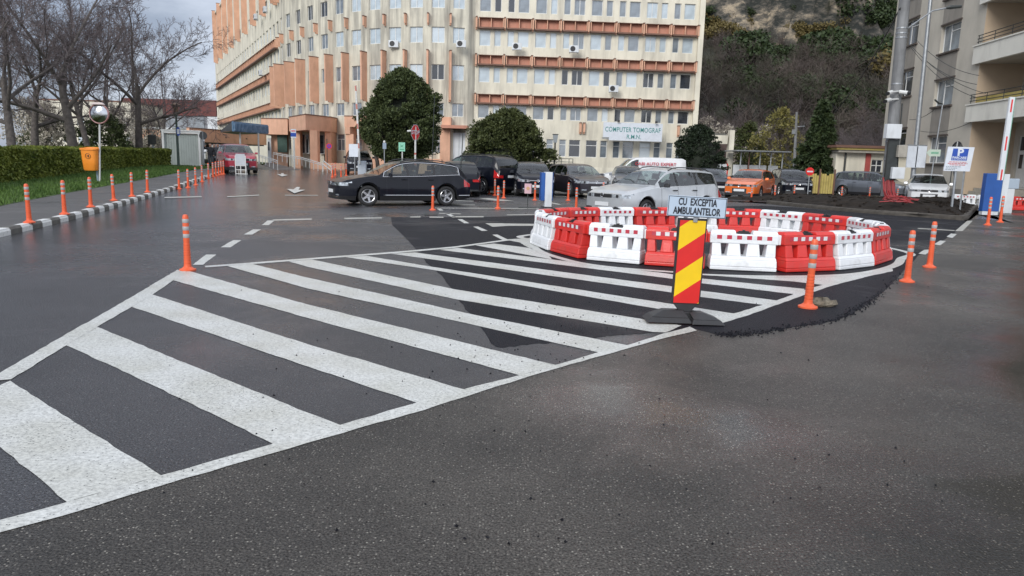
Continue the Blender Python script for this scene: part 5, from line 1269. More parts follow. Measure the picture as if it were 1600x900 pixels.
    zp = .33*H_ if style != 'suv' else .36*H_
    if opt.get('front_plate', 1):
        x = bulge(L_/2, 0, 1)+.006; zq = opt.get('pz', .31)*H_; b = MB(); b.box(x, x+.012, -.26, .26, zq-.055, zq+.055); pl_ = b.build('number_plate', PLATE, t)
        if opt.get('ptext'): lettering(opt['ptext'], .085, INK, pl_, (x+.014, 0, zq), rz=math.pi/2, bold=.002)
    x = -L_/2-.06-.004; zq = opt.get('rpz', .47)*H_; b = MB(); b.box(x-.012, x, -.26, .26, zq-.055, zq+.055); pl_ = b.build('number_plate', PLATE, t)
    if opt.get('rails'):
        for s in (1, -1):
            b = MB(); ww = W_/2*.66; x0, x1 = L_/2-(S_['rf']+.02)*L_, L_/2-(S_['rr']-.02)*L_; n = 9
            P_ = [(x0+(x1-x0)*k/n, s*ww, interp(S_['top'], (L_/2-(x0+(x1-x0)*k/n))/L_)*H_+(.035 if 0 < k < n else -.005)) for k in range(n+1)]
            b.tube(P_, .017, 6); b.build('roof_rail', opt['rails'], t)
    if opt.get('chrome'):   # bright line round the side windows and along the sill
        for s in (1, -1):
            b = MB(); P_ = []
            for r in rings:
                if xs1-.02 <= r[0] <= xs0+.02: P_.append((r[0], s*(r[2][9][0]+.006), r[2][9][1]+.008))
            Q_ = [(r[0], s*(r[2][6][0]+.006), r[2][6][1]+.012) for r in rings if xs1-.02 <= r[0] <= xs0+.12]
            b.tube([Q_[0]]+P_+[Q_[-1]], .011, 5); b.tube(Q_, .009, 5); b.build('window_trim', CHROME, t)
            b = MB(); Z_ = [(r[0], s*(r[1]*.992), .235*H_) for r in rings if ax[1]+ra_+.06 < r[0] < ax[0]-ra_-.06]; b.tube(Z_, .013, 5)
            Z_ = [(r[0]-.0, s*(r[1]*.995), .235*H_) for r in rings if r[0] < ax[1]-ra_-.05]; b.tube(Z_, .012, 5)
            b.build('sill_trim', CHROME, t)
        b = MB(); n = 8; P_ = [(bulge(L_/2, y, 1)+.008, y, .19*H_) for y in [(-.66+1.32*k/n) for k in range(n+1)]]; b.tube(P_, .012, 5); b.build('bumper_trim', CHROME, t)
    if opt.get('bars'):
        n = 10
        for zf in opt['bars']:
            hw_ = W_/2*.83*.5; b = MB(); P_ = [(bulge(L_/2, y, 1)+.008, y, zf*H_) for y in [(-hw_+2*hw_*k/n) for k in range(n+1)]]; b.tube(P_, .011, 5); b.build('grille_bar', CHROME, t)
    if opt.get('badge'):
        x = bulge(L_/2, 0, 1)+.012; b = MB(); zc = opt.get('bz', .47)*H_
        b.tube([(x, math.cos(a)*.06, zc+math.sin(a)*.06) for a in [2*math.pi*k/14 for k in range(15)]], .009, 5, cap=False)
        b.tube([(x,-.035,zc+.045),(x,-.012,zc-.045),(x,0,zc-.01),(x,.012,zc-.045),(x,.035,zc+.045)], .007, 4); b.build('badge', CHROME, t)
    for s in (1, -1):  # lamp detail: dark bezel and fog lamp slot
        x = L_/2-.06; y = s*W_/2*.62; xx = bulge(L_/2, y, 1)+.006; b = MB(); b.tube([(xx, y-.11, .235*H_), (xx, y+.11, .235*H_)], .028, 6); b.build('fog_lamp', opt.get('fog', LAMPG), t)
        y = s*W_/2*.60; xx = bulge(L_/2, y, 1)
        b = MB(); b.lathe([(.0,.0),(.042,.0),(.05,.008),(.05,.012)], 12, (0,0,0), 'y'); b.v = [(xx+.012-q[1], y+q[0], .465*H_+q[2]) for q in b.v]; b.build('lamp_ring', BLACKP, t)
    b = MB(); z = interp(S_['top'], S_['cowl']+.02)*H_  # wipers
    x = L_/2-(S_['cowl']+.015)*L_
    for y0, y1 in ((.45,-.05),(-.1,-.6)): b.tube([(x,y0,z+.02),(x-.10,(y0+y1)/2,z+.07),(x-.12,y1,z+.075)], .009, 4)
    b.build('wiper', BLACKP, t)
    if opt.get('aerial'): b = MB(); xr = L_/2-(S_['rr']-.04)*L_; zr = interp(S_['top'], S_['rr']-.04)*H_; b.tube([(xr,0,zr),(xr-.18,0,zr+.22)], .008, 4); b.build('aerial', BLACKP, t)
    return t
def near_wheels(f, r, side, W_, style, L_):
    """pose from the road contact of the two near wheels; side = +1 if the near side is the car's left"""
    a, b_ = GP(*f), GP(*r); d = (a-b_); d.z = 0; d.normalize(); n = Vector((-d.y, d.x, 0))*side
    mid = (a+b_)/2; ax_ = STY[style]['ax']; off = L_*((ax_[0]+ax_[1])/2-.5)
    c = mid-n*(W_/2-.11)+d*off; return (c.x, c.y, gz(c.x, c.y)+.004), math.atan2(d.y, d.x)
def pose(u, v, dist_back, hd, z=None):
    """nose (or tail) centre at ground pixel u,v; hd heading degrees; dist_back metres from there to the centre along -heading"""
    p = GP(u, v); h = math.radians(hd); x, y = p.x-math.cos(h)*dist_back, p.y-math.sin(h)*dist_back
    return (x, y, (gz(x, y) if z is None else z)+.004), h
BLK = paint('black', (.004,.005,.010), 0, .3, (.009,.009,.012), .15, .35); DKB = paint('dark_blue', (.007,.010,.020), 0, .3, (.012,.013,.018), .2, .35); SIL = paint('silver', (.46,.48,.50), .4, .3); PUR = paint('dark_plum', (.020,.017,.024), .1)
ORG = paint('orange', (.72,.15,.02)); GRY = paint('grey', (.13,.14,.16), .5); WHT = paint('white', (.66,.68,.70), 0); RED = paint('red', (.32,.018,.04)); GRN = paint('anthracite', (.03,.034,.036))
ps, hd = near_wheels((578,322),(693,321.5), 1, 1.82, 'wagon', 4.45)
car('estate_car', 'black estate car with chrome window trim and silver five spoke wheels, standing across the road', 'car', ps, hd, 'wagon', (4.45,1.82,1.49), BLK, .33, dict(chrome=1, bars=(.435,.455,.475), badge=1, rails=BLACKP, steer=-.12, mirror=BLK, ptext='B 36 HMD' if False else None))
ps, hd = near_wheels((1005,345.5),(1098,341.5), 1, 1.735, 'estate', 4.30)
car('estate_car', 'silver estate car with black roof rails behind the barrier ring', 'car', ps, hd, 'estate', (4.30,1.735,1.47), SIL, .30, dict(rails=BLACKP, badge=1, mirror=BLACKP, handle=BLACKP, spokes=7, fog=BLACKP, intake=0))
ps, hd = pose(719,308, -2.1, 96)
car('hatchback', 'black hatchback seen from behind, between the black estate car and the big off-roader', 'car', ps, hd, 'hatch', (4.2,1.76,1.49), BLK, .31, dict(badge=1, rpz=.45, sillmat=GRN, aerial=1))
p_ = GP(754,303.5); hd = math.radians(138); c_ = Vector((p_.x+.29*4.76*math.cos(hd)-.82*math.cos(hd+math.pi/2), p_.y+.29*4.76*math.sin(hd)-.82*math.sin(hd+math.pi/2), .004)); ps = tuple(c_)
car('off_roader', 'big black off-roader with a high tail lamp, parked behind the black hatchback', 'car', ps, hd, 'suv', (4.76,1.87,1.80), BLK, .37, dict(rails=BLACKP))
ps, hd = pose(781,293, 2.0, -70)
car('hatchback', 'dark hatchback squeezed between the off-roader and the bushes, one pale headlight showing', 'car', ps, hd, 'hatch', (4.1,1.72,1.46), DKB, .30, {})
ps, hd = pose(839,308, 2.15, -82)
car('crossover', 'black crossover with large pale headlights facing the camera behind the blue column', 'car', ps, hd, 'suv', (4.4,1.83,1.55), BLK, .33, dict(bars=(.47,), badge=1, hl=.55))
ps, hd = pose(882,296.5, 2.2, -87)
car('sedan', 'dark blue saloon facing the camera between the two larger dark cars', 'car', ps, hd, 'sedan', (4.5,1.75,1.45), DKB, .31, dict(bars=(.5,)))
ps, hd = pose(928,309.5, 2.3, -74)
car('estate_car', 'dark plum car with a wide chrome grille and bluish windscreen', 'car', ps, hd, 'wagon', (4.8,1.86,1.52), PUR, .33, dict(bars=(.44,.46,.48), badge=1, hl=.5))
ps, hd = pose(983,305, 2.1, -95)
car('hatchback', 'grey car with pale pillars just behind the silver estate car bonnet', 'car', ps, hd, 'hatch', (4.1,1.72,1.47), GRY, .30, {})
vx = X(1001, 270, 43)
v_ = car('van', 'white van with red lettering on its side behind the silver estate car', 'van', (vx, 43, .004), math.radians(184), 'van', (4.9,1.85,1.98), WHT, .32, {})
lettering('CABI AUTO EXPERT', .24, mat('letter_red',(.45,.02,.04),.5,var=.1), v_, (-.62,.895,1.60), rz=math.pi, sx=1.1, bold=.004)
lettering('SERVICE AUTO', .09, INK, v_, (-.4,.90,1.57), rz=math.pi, sx=1.2) if False else None
ps, hd = pose(1126,305, 2.1, -88)
car('hatchback', 'dark hatchback behind the tail of the silver estate car', 'car', ps, hd, 'hatch', (4.2,1.74,1.47), DKB, .30, {})
ps, hd = near_wheels((1182,312.8),(1206,309.6), 1, 1.76, 'hatch', 4.2)
car('hatchback', 'bright orange hatchback facing the camera at the right of the car park', 'car', ps, hd, 'hatch', (4.2,1.76,1.485), ORG, .31, dict(badge=1, two_door=1, spokes=6, bz=.46))
ps, hd = pose(1246,308.5, 2.15, -98)
car('crossover', 'black crossover with a V-shaped chrome grille beside the orange hatchback', 'car', ps, hd, 'suv', (4.35,1.8,1.56), BLK, .34, dict(bars=(.46,.5), badge=1, hl=.5))
ps, hd = pose(1312,306, 2.0, -120)
car('hatchback', 'small black car half hidden left of the grey minivan', 'car', ps, hd, 'hatch', (3.9,1.68,1.30), BLK, .29, {})
ps, hd = near_wheels((1368,309),(1330,308.6), -1, 1.8, 'mpv', 4.6)
hd2 = math.radians(-50)
pw_ = GP(1349, 309.5); c_ = Vector((pw_.x, pw_.y, 0))+Vector((math.cos(hd2+math.pi/2), math.sin(hd2+math.pi/2), 0))*.75
car('minivan', 'grey minivan with dark side windows left of the big concrete pole', 'car', (c_.x, c_.y, .004), hd2, 'mpv', (4.2,1.70,1.55), GRY, .31, dict(handle=GRY))
ps, hd = pose(1407,303, 2.0, -110)
car('hatchback', 'low grey car between the concrete pole and the white hatchback', 'car', ps, hd, 'hatch', (4.0,1.7,1.36), GRY, .29, {})
px = X(1461, 300, 35.6)
car('hatchback', 'white hatchback facing the camera behind the soil bed', 'car', (px+.7, 37.6, .004), math.radians(-116), 'hatch', (4.25,1.86,1.50), WHT, .31, dict(badge=1, hl=.5, grille=BLACKP))
px = X(1524, 290, 39)
car('sedan', 'dark low car behind the white hatchback near the steps', 'car', (px+.6, 41.5, .004), math.radians(-60), 'sedan', (4.3,1.7,1.38), BLK, .3, {})
ps, hd = pose(379,272, 2.2, -62)
car('crossover', 'dark red crossover facing the camera at the start of the left ramp', 'car', ps, hd, 'suv', (4.5,1.84,1.66), RED, .34, dict(hl=.5, bars=(.52,)))
ps, hd = pose(354,263, 2.2, -62)
car('estate_car', 'grey green estate car behind the red crossover', 'car', ps, hd, 'suv', (4.5,1.75,1.72), GRN, .33, {})
_x = X(305, 240, 66); ps, hd = (_x-1.0, 68.4, .45), math.radians(-66)
amb = car('ambulance', 'white ambulance van with a red square partly hidden by the container cabin', 'van', ps, hd, 'van', (5.2,1.95,2.35), WHT, .34, {})
b = MB(); b.box(2.66,2.68,-.25,.25,1.0,1.35); b.build('red_panel', SIGNR, amb)
ps, hd = pose(563,273.5, 2.0, -75)
car('hatchback', 'black car parked behind the raised gate arm under the evergreen tree', 'car', ps, hd, 'suv', (4.2,1.75,1.60), BLK, .31, {})
# ---------------------------------------------------------------- poles, signs, boxes
def pole_thing(name, label, cat, u, v, z, group=None, Y=None):
    p = GP(u, v, z) if Y is None else None
    if Y is not None: q = AT(u, v, Y); p = Vector((q.x, Y, z))
    return thing(name, label, cat, tuple(p), group=group), p
def disc(b, r, x, y, z, th=.02, n=20, axis='y'):
    b.lathe([(0,-th),(r,-th),(r,0),(0,0)], n, (x,y,z), 'y')
# convex mirror
t, p = pole_thing('traffic_mirror', 'round convex traffic mirror with a red rim on a thin white pole in the hedge', 'mirror', 156, 285, .127)
b = MB(); b.tube([(0,0,0),(.16,0,2.5)], .035, 8); b.build('pole', POLEW, t)
b = MB(); n = 28; b.lathe([(.0,-.12),(.15,-.11),(.27,-.075),(.35,-.03)], n, (.18,-.03,2.68), 'y'); b.build('mirror_face', mat('mirror_silver',(.50,.52,.55),.16,metal=1), t, smooth=True)
b = MB(); b.lathe([(.35,-.05),(.38,-.06),(.40,-.02),(.38,.03),(.0,.10)], n, (.18,-.03,2.68), 'y'); b.build('rim', mat('rim_red_white',(.34,.16,.15),.5,var=.3,vscale=5,dirt=(.5,.5,.5),dscale=6,damt=.7), t, smooth=True)
b = MB(); b.frus(-.1,.44,-.14,-.02,3.03,.04,.32,-.10,0,3.11); b.build('hood', mat('hood_pale',(.5,.42,.40),.4), t)
# orange bin
t, p = pole_thing('litter_bin', 'orange plastic litter bin on a short grey-blue post before the hedge', 'bin', 147, 284.5, .127); t.location.x += .12; DZ = -.22
b = MB(); b.tube([(0.05,.0,0),(-.02,.02,.75),(-.05,.05,1.1)], .04, 8); b.build('post', mat('post_blue_grey',(.20,.27,.31),.5,var=.1), t)
b = MB(); n = 20
def bring(w, d, z, tilt=0): return [(-.12+w*math.copysign(abs(math.cos(a))**.55, math.cos(a)), -.13+d*math.copysign(abs(math.sin(a))**.7, math.sin(a)), z+DZ+tilt*(math.sin(a))) for a in [2*math.pi*k/n for k in range(n)]]
rs = [bring(.23,.15,.68), bring(.265,.18,.73), bring(.30,.20,1.1), bring(.325,.22,1.50,.03), bring(.36,.25,1.51,.03), bring(.36,.25,1.56,.03), bring(.30,.19,1.57,.03), bring(.28,.17,1.35,.03)]
for r in rs: b.v += r
for i in range(len(rs)-1):
    for k in range(n): a = i*n+k; c = i*n+(k+1) % n; b.f.append((a, c, c+n, a+n)); b.m.append(0)
b.f.append(tuple(range(n))[::-1]); b.m.append(0); b.build('body', BIN_O, t, smooth=True, angle=50)
b = MB(); b.poly([(x, y, .03+z) for x, y, z in bring(.275,.165,1.36)]); b.build('opening', mat('bin_inside',(.20,.05,.02),.7), t)
b = MB(); cx, cz = -.10, 1.03
b.tube([(cx+.1*math.cos(a), -.347, cz+.1*math.sin(a)) for a in [2*math.pi*k/18 for k in range(19)]], .008, 4, cap=False)
b.box(cx-.05,cx+.04,-.352,-.343,cz-.012,cz+.012); b.box(cx+.0,cx+.03,-.352,-.343,cz-.05,cz+.05); b.build('emblem', INK, t)
# lamp post on the left with blue sign
t, p = pole_thing('street_lamp', 'dark green lamp post with brown lantern and blue sign at the hedge end', 'street lamp', 279, 262, 0, Y=47)
t.location = (p.x, 47, .45)
b = MB(); b.tube([(0,0,-.3),(0,0,.9),(0,0,3.6)], [.085,.075,.06], 8); b.build('pole', mat('pole_green',(.03,.055,.045),.5), t)
b = MB(); b.lathe([(.05,3.5),(.12,3.55),(.16,3.85),(.28,3.92),(.31,3.98),(.12,4.08),(0,4.12)], 12); b.build('lantern', mat('lantern_brown',(.13,.08,.045),.5), t)
b = MB(); disc(b, .27, .12, -.08, 2.35, .02); b.v = [(.08+(x-.12)*.45+.06, y, z) for x, y, z in b.v]; b.build('round_sign', SIGNB, t)
b = MB(); b.box(.06,.22,-.115,-.102,2.2,2.5); b.build('sign_symbol', SIGNW, t)
# backs of round signs
for u, v, vb, Y, r, l in [(317,212,262,50,.27,'dark back of a round sign on a thin pole right of the container cabin')]:
    q = AT(u, v, Y); t = thing('round_sign', l, 'traffic sign', (q.x, Y, .45))
    b = MB(); b.tube([(0,.0,-.1),(0,0,q.z-.45+.25)], .03, 6); b.build('pole', STEEL, t)
    b = MB(); disc(b, r, 0, .05, q.z-.45); b.build('disc', SIGNGR, t)
q = AT(238, 222, 52); t = thing('signal_box', 'dark square sign back on a short post left of the container cabin', 'sign', (q.x, 52, .5))
b = MB(); b.tube([(0,0,-.1),(0,0,2.2)], .04, 6); b.build('pole', STEEL, t); b = MB(); b.box(-.28,.28,-.05,.0,1.5,2.15); b.build('board', POLED, t)
# white crowd barrier board before the red car
t, p = pole_thing('a_frame_board', 'white metal A-frame board standing in front of the red crossover', 'barrier', 376.5, 272.5, 0)
b = MB()
for x in (-.30,.26): b.box(x,x+.04,-.03,.01,0,1.02); 
for z in (.02,.24,.46,.66,.98): b.box(-.2595,.2595,-.03,.01,z,z+.035)
b.box(-.02,.02,-.028,.008,.0,.66)
b.build('frame', WFR, t)
b = MB(); b.box(-.255,.255,-.035,-.031,.5,1.12); b.build('board', mat('pale_board',(.45,.48,.52),.5,var=.1), t); b = MB(); b.box(-.26,.26,.3,.34,0,.04); b.tube([(-.24,.32,.02),(-.24,0,.95)],.015,4); b.tube([(.24,.32,.02),(.24,0,.95)],.015,4); b.build('rear_leg', WFR, t)
# bus-stop like sign at the ramp, no stopping sign
q = AT(460, 260, 56); t = thing('direction_sign', 'small blue and white sign on a white post behind the ramp railing', 'sign', (q.x, 56, .45))
b = MB(); b.tube([(0,0,0),(0,0,2.6)], .055, 8); b.build('pole', POLEW, t); b = MB(); b.box(-.2,.2,-.08,-.06,2.35,3.0); b.build('board', SIGNW, t); b = MB(); b.box(-.21,.21,-.085,-.0805,2.45,2.72); b.build('blue_band', SIGNB, t)
b = MB(); b.box(-.15,.15,-.0845,-.0806,2.82,2.9); b.build('red_band', SIGNR, t)
q = AT(514, 262, 52); t = thing('no_stopping_sign', 'round blue sign with red rim and cross on a dark post by the porch', 'traffic sign', (q.x, 52, .45))
zc = AT(515,228.5,52).z-.45
b = MB(); b.tube([(-.12,0.02,0),(-.12,0.02,zc+.5)], .03, 6); b.build('pole', POLED, t)
b = MB(); disc(b, .205, .03, 0, zc, .015, 24); b.build('rim', SIGNR, t)
b = MB(); disc(b, .155, .03, -.0155, zc, .004, 24); b.build('field', mat('sign_purple_blue',(.09,.05,.36),.4), t)
b = MB()
for s in (-1, 1): b.tube([(.03-.11,-.022,zc-.11*s),(.03+.11,-.022,zc+.11*s)], .018, 4)
b.build('cross', SIGNR, t)
# raised gate arm with white cabinet
q = AT(565, 270, 44); t = thing('gate_barrier', 'raised white gate arm rising from a pale cabinet in front of the black parked car', 'barrier gate', (q.x, 44, gz(q.x,44)))
z0_ = t.location.z; tp = AT(557,134,44); md = AT(563,248,44)
b = MB(); b.box(-.2,.28,-.15,.15,0,1.05); b.build('cabinet', mat('cabinet_grey',(.36,.40,.45),.5,var=.1), t, bevel=.02)
b = MB(); b.tube([(md.x-q.x,-.2,md.z-z0_-.3),(tp.x-q.x,-.2,tp.z-z0_)], .065, 4); b.build('arm', POLEW, t)
b = MB()
for f in (.2,.45,.7,.93):
    a_ = Vector((md.x-q.x,-.2,md.z-z0_-.3)).lerp(Vector((tp.x-q.x,-.2,tp.z-z0_)), f); c_ = a_+Vector((-.02,0,.3)); b.tube([a_,c_], .0665, 4)
b.build('red_mark', mat('faded_red',(.42,.16,.13),.5), t)
q = AT(551, 235, 43); t = thing('blank_board', 'blank pale board on a thin post left of the raised gate arm', 'sign', (q.x, 43, gz(q.x,43)))
z1_ = AT(551,225,43).z-t.location.z; z2_ = AT(551,245,43).z-t.location.z
b = MB(); b.tube([(.12,0,0),(.12,0,z1_)], .03, 6); b.build('pole', STEEL, t); b = MB(); b.box(-.20,.32,-.05,-.031,z2_,z1_); b.build('board', SIGNW, t)
q = AT(600.5, 215, 44); t = thing('blue_sign', 'small blue sign and white cap on a pole before the evergreen trunk', 'sign', (q.x, 44, gz(q.x,44)))
zz_ = AT(600,226,44).z-t.location.z
b = MB(); b.tube([(0,0,0),(0,0,zz_+.1)], .03, 6); b.build('pole', STEEL, t); b = MB(); b.box(-.09,.12,-.05,-.031,zz_-.25,zz_+.1); b.build('board', mat('sign_greyblue',(.22,.28,.36),.5), t); b = MB(); b.lathe([(0,zz_+.1),(.07,zz_+.12),(.06,zz_+.22),(0,zz_+.24)],10); b.build('cap', WFR, t)
q = AT(628, 229, 42); t = thing('green_sign', 'pale green sign with a dark emblem on a post in front of the evergreen tree', 'sign', (q.x, 42, 0))
a0, a1 = AT(627,222.5,42).z, AT(627,236.5,42).z
b = MB(); b.tube([(.02,0,0),(.02,0,a0)], .035, 6); b.build('pole', POLEW, t); b = MB(); b.box(-.18,.18,-.05,-.034,a1,a0); b.build('board', mat('sign_palegreen',(.22,.52,.38),.4,var=.06), t)
b = MB(); c = (a0+a1)/2
b.tube([(-.1,-.054,c-.02),(.1,-.054,c+.12)], .014, 4); b.tube([(-.1,-.054,c+.12),(.1,-.054,c-.02)], .014, 4); b.box(-.12,.12,-.056,-.0505,c-.16,c-.11); b.build('emblem', SIGNG, t)
# stop sign
q = AT(649, 207, 40); t = thing('stop_sign', 'red octagonal STOP sign turned sideways on a white and red post, with a side lamp', 'traffic sign', (q.x, 40, 0)); zc = q.z
b = MB(); b.tube([(0,0.03,0),(0,.03,zc+.3)], .05, 8); b.build('pole', POLEW, t)
b = MB(); b.tube([(0,.03,1.2),(0,.03,1.32)], .053, 8); b.tube([(0,.03,.6),(0,.03,.75)], .053, 8); b.tube([(0,.03,1.75),(0,.03,1.85)], .053, 8); b.build('red_mark', mat('faded_red2',(.42,.12,.1),.5), t)
yw = 1.13; R8 = Matrix.Rotation(yw, 3, 'Z')
b = MB(); P8 = [(.44*math.cos(math.pi/8+k*math.pi/4), .44*math.sin(math.pi/8+k*math.pi/4)) for k in range(8)]
for i, (m_, rr, y0) in enumerate(((0,1,0),(1,.93,-.012))):
    b.mi = m_; pts = [R8 @ Vector((x*rr, y0, z*rr)) for x, z in P8]; b.poly([(a.x, a.y, zc+a.z) for a in pts])
b.mi = 2; b.poly([(a.x, a.y, zc+a.z) for a in [R8 @ Vector((x, .004, z)) for x, z in P8][::-1]])
b.build('octagon', [SIGNW, SIGNR, SIGNGR], t)
o = lettering('STOP', .30, SIGNW, t, tuple(R8 @ Vector((0,-.02,0))+Vector((0,0,zc))), rz=yw, bold=.006)
b = MB(); b.tube([(-.02,0,zc+.03),(-.22,-.05,zc+.08)], .02, 5); b.tube([(-.22,-.05,zc+.08),(-.42,-.1,zc+.05)], .05, 6); b.build('side_lamp', WFR, t)
# thin masts
for u0, v0, u1, v1, Y, l, c in [(679,150,675,256,38,'tall thin dark mast beside the evergreen tree, left one','x'),(723.5,208,720.5,262,31,'thin dark rod rising above the black hatchback','y')]:
    a_, c_ = AT(u0, v0, Y), AT(u1, v1, Y); t = thing('mast', l, 'pole', (c_.x, Y, 0)); b = MB(); b.tube([(0,0,0),(0,0,c_.z),(a_.x-c_.x,0,a_.z)], .02, 5); b.build('rod', POLED, t)
q = AT(868, 240, 50); t = thing('street_lamp', 'short lamp post with a boxy lantern right of the round bush', 'street lamp', (q.x-.05, 50, 0)); zt_ = AT(869,210,50).z; zb_ = AT(869,223,50).z
b = MB(); b.tube([(0,0,0),(0,0,zb_)], .05, 8); b.build('pole', POLED, t); b = MB(); b.frus(-.11,.11,-.11,.11,zb_,-.17,.17,-.17,.17,zt_-.03); b.build('lantern_glass', mat('lantern_glass',(.30,.33,.35),.2), t); b = MB(); b.box(-.19,.19,-.19,.19,zt_-.029,zt_+.02); b.build('lantern_top', POLED, t)
# pink notice on a stand, blue and white pay column
q = G(824, 325.5); t = thing('notice_stand', 'small pink notice on a thin stand left of the blue and white column', 'sign', tuple(q))
b = MB(); b.tube([(0,0,.02),(0,0,.86)], .014, 6); b.build('rod', POLED, t); b = MB(); b.tube([(-.30,0,.015),(.30,0,.015)], .02, 6); b.tube([(0,-.2,.015),(0,.2,.015)], .018, 6); b.build('foot', POLED, t)
b = MB(); b.box(-.115,.115,-.03,-.016,.50,.83); b.build('board', mat('notice_pink',(.55,.36,.40),.5,var=.15,vscale=12), t); b = MB(); disc(b, .06, 0, -.031, .67, .003, 14); b.build('symbol', mat('symbol_orange',(.5,.3,.15),.5), t)
q = G(853, 324); t = thing('pay_column', 'blue and white ticket column at the car park entry behind the ring', 'ticket machine', tuple(q), .12)
b = MB(); b.box(-.22,-.085,-.20,.2,.24,1.20); b.box(.165,.20,-.16,.2,.24,1.20); b.build('blue_side', BLUEK, t, bevel=.008)
b = MB(); b.box(-.083,.163,-.205,.19,.03,1.22); b.build('white_front', WHITEC, t, bevel=.008)
b = MB(); b.box(-.14,.2,-.24,.22,-.01,.03); b.build('base', BLACKP, t)
# no entry sign
q = AT(1265.5, 268, 41); t = thing('no_entry_sign', 'round red no entry sign in front of the yellow fence', 'traffic sign', (q.x, 41, 0)); zc = q.z
b = MB(); b.tube([(0,.03,0),(0,.03,zc)], .03, 6); b.build('pole', STEEL, t); b = MB(); disc(b, .225, 0, 0, zc, .015, 22); b.build('disc', SIGNR, t); b = MB(); b.box(-.16,.16,-.0195,-.0155,zc-.035,zc+.035); b.build('white_bar', SIGNW, t)
# utility pole with wires far right of hospital
q = AT(1240, 290, 52); t = thing('utility_pole', 'slender leaning utility pole between the yellow bush and the conifer', 'utility pole', (q.x, 52, 0)); tt_ = AT(1245,175,52)
b = MB(); b.tube([(0,0,0),(tt_.x-q.x,0,tt_.z)], [.12,.08], 8); b.build('pole', CPOLE, t); b = MB(); m1 = AT(1239.5,206,52); b.box(m1.x-q.x-.14,m1.x-q.x+.10,-.2,-.11,m1.z-.15,m1.z+.15); b.build('junction_box', STEEL, t)
b = MB(); m1 = AT(1243,198,52); b.tube([(m1.x-q.x,0,m1.z),(m1.x-q.x+.6,-.1,m1.z+.05)], .02, 5); b.build('arm', STEEL, t)
# big concrete pole ----------------------------------------------------------
Yp = 33.5; bq = AT(1384, 318, Yp); tq = AT(1416, -60, Yp)
t = thing('concrete_pole', 'massive grey concrete pole carrying boxes and cameras left of the right building', 'utility pole', (bq.x, Yp, .1), world=False); bz_ = .1
top = Vector((AT(1414,0,Yp).x-bq.x, 0, 0))
lean = (AT(1413.5,0,Yp).x-bq.x)/AT(1413.5,0,Yp).z
H2 = 14
b = MB(); b.tube([(lean*0,0,-.1),(lean*3,0,3),(lean*H2,0,H2)], [.255,.24,.215], 14); b.build('shaft', CPOLE, t, smooth=True)
def LP(z): return lean*z
def uvz(u, v): q = AT(u, v, Yp-.3); return q.x-bq.x, q.z-bz_
b = MB()
for v in (43,51,58,131,277,250,222):
    x, z = uvz(1400, v); b.lathe([(.25 if z < 5 else .232,0),(.268 if z < 5 else .246,.0),(.268 if z < 5 else .246,.05),(.25 if z < 5 else .232,.05)], 14, (LP(z),0,z))
b.build('steel_band', STEEL, t)
for (u0,u1,v0,v1,nm,m_) in [(1381.5,1402,194,217,'meter_box',WHITEC),(1399,1411,227,246,'small_box',CONC_L),(1389.5,1407,261,279.5,'meter_box',WHITEC)]:
    x0, z1_ = uvz(u0, v0); x1, z0_ = uvz(u1, v1); b = MB(); b.box(x0,x1,-.62,-.33,z0_,z1_); b.build(nm, m_, t, bevel=.015)
x0, z1_ = uvz(1387,218); x1, z0_ = uvz(1396,281); b = MB(); b.box(x0,x1,-.45,-.31,z0_,z1_); b.build('cable_channel', POLED, t)
x0, z1_ = uvz(1407,161); b = MB(); xx, z0_ = uvz(1400,262); b.tube([(LP(z1_)+.27,-.1,z1_),(LP(z0_+1)+.29,-.1,z0_+1),(LP(z0_)+.3,-.15,z0_)], .03, 5); b.build('cable', POLED, t)
def camera_on(u, v, u2, v2, l):
    x, z = uvz(u, v); x2, z2 = uvz(u2, v2); c = thing('security_camera', l, 'camera', (bq.x, Yp, bz_), group='cameras on the concrete pole')
    a_, c_ = Vector((x,-.45,z)), Vector((x2,-.75,z2)); d = (c_-a_); b = MB(); b.tube([a_, a_+d*.75], .085, 8); b.build('housing', WFR, c); b = MB(); b.tube([a_+d*.751, c_], .075, 8); b.build('lens', BLACKP, c)
    b = MB(); b.tube([(LP(z),-.25,z+.05), a_], .035, 5); b.build('bracket', WFR, c)
camera_on(1391,144,1378,148,'white security camera pointing left, upper one on the concrete pole')
camera_on(1403,144,1414,147,'white security camera pointing right on the concrete pole')
camera_on(1388,156,1374,160,'white security camera pointing left, lower one on the concrete pole')
# street lamp arm on the pole
x, z = uvz(1421, 40); x1, z1_ = uvz(1457, 17); x2, z2_ = uvz(1478, 13); x3, z3_ = uvz(1498, 11.5)
c = thing('street_lamp', 'street lamp arm reaching right from the top of the concrete pole', 'street lamp', (bq.x, Yp, bz_))
b = MB(); b.tube([(LP(z)+.2,0,z-.1),(x1,-.3,z1_),(x2,-.4,z2_)], .035, 6); b.build('arm', STEEL, c); b = MB(); b.tube([(x2-.05,-.4,z2_),(x2+.1,-.42,z2_+.02),(x3,-.5,z3_)], [.05,.085,.06], 8); b.build('lamp_head', POLED, c)
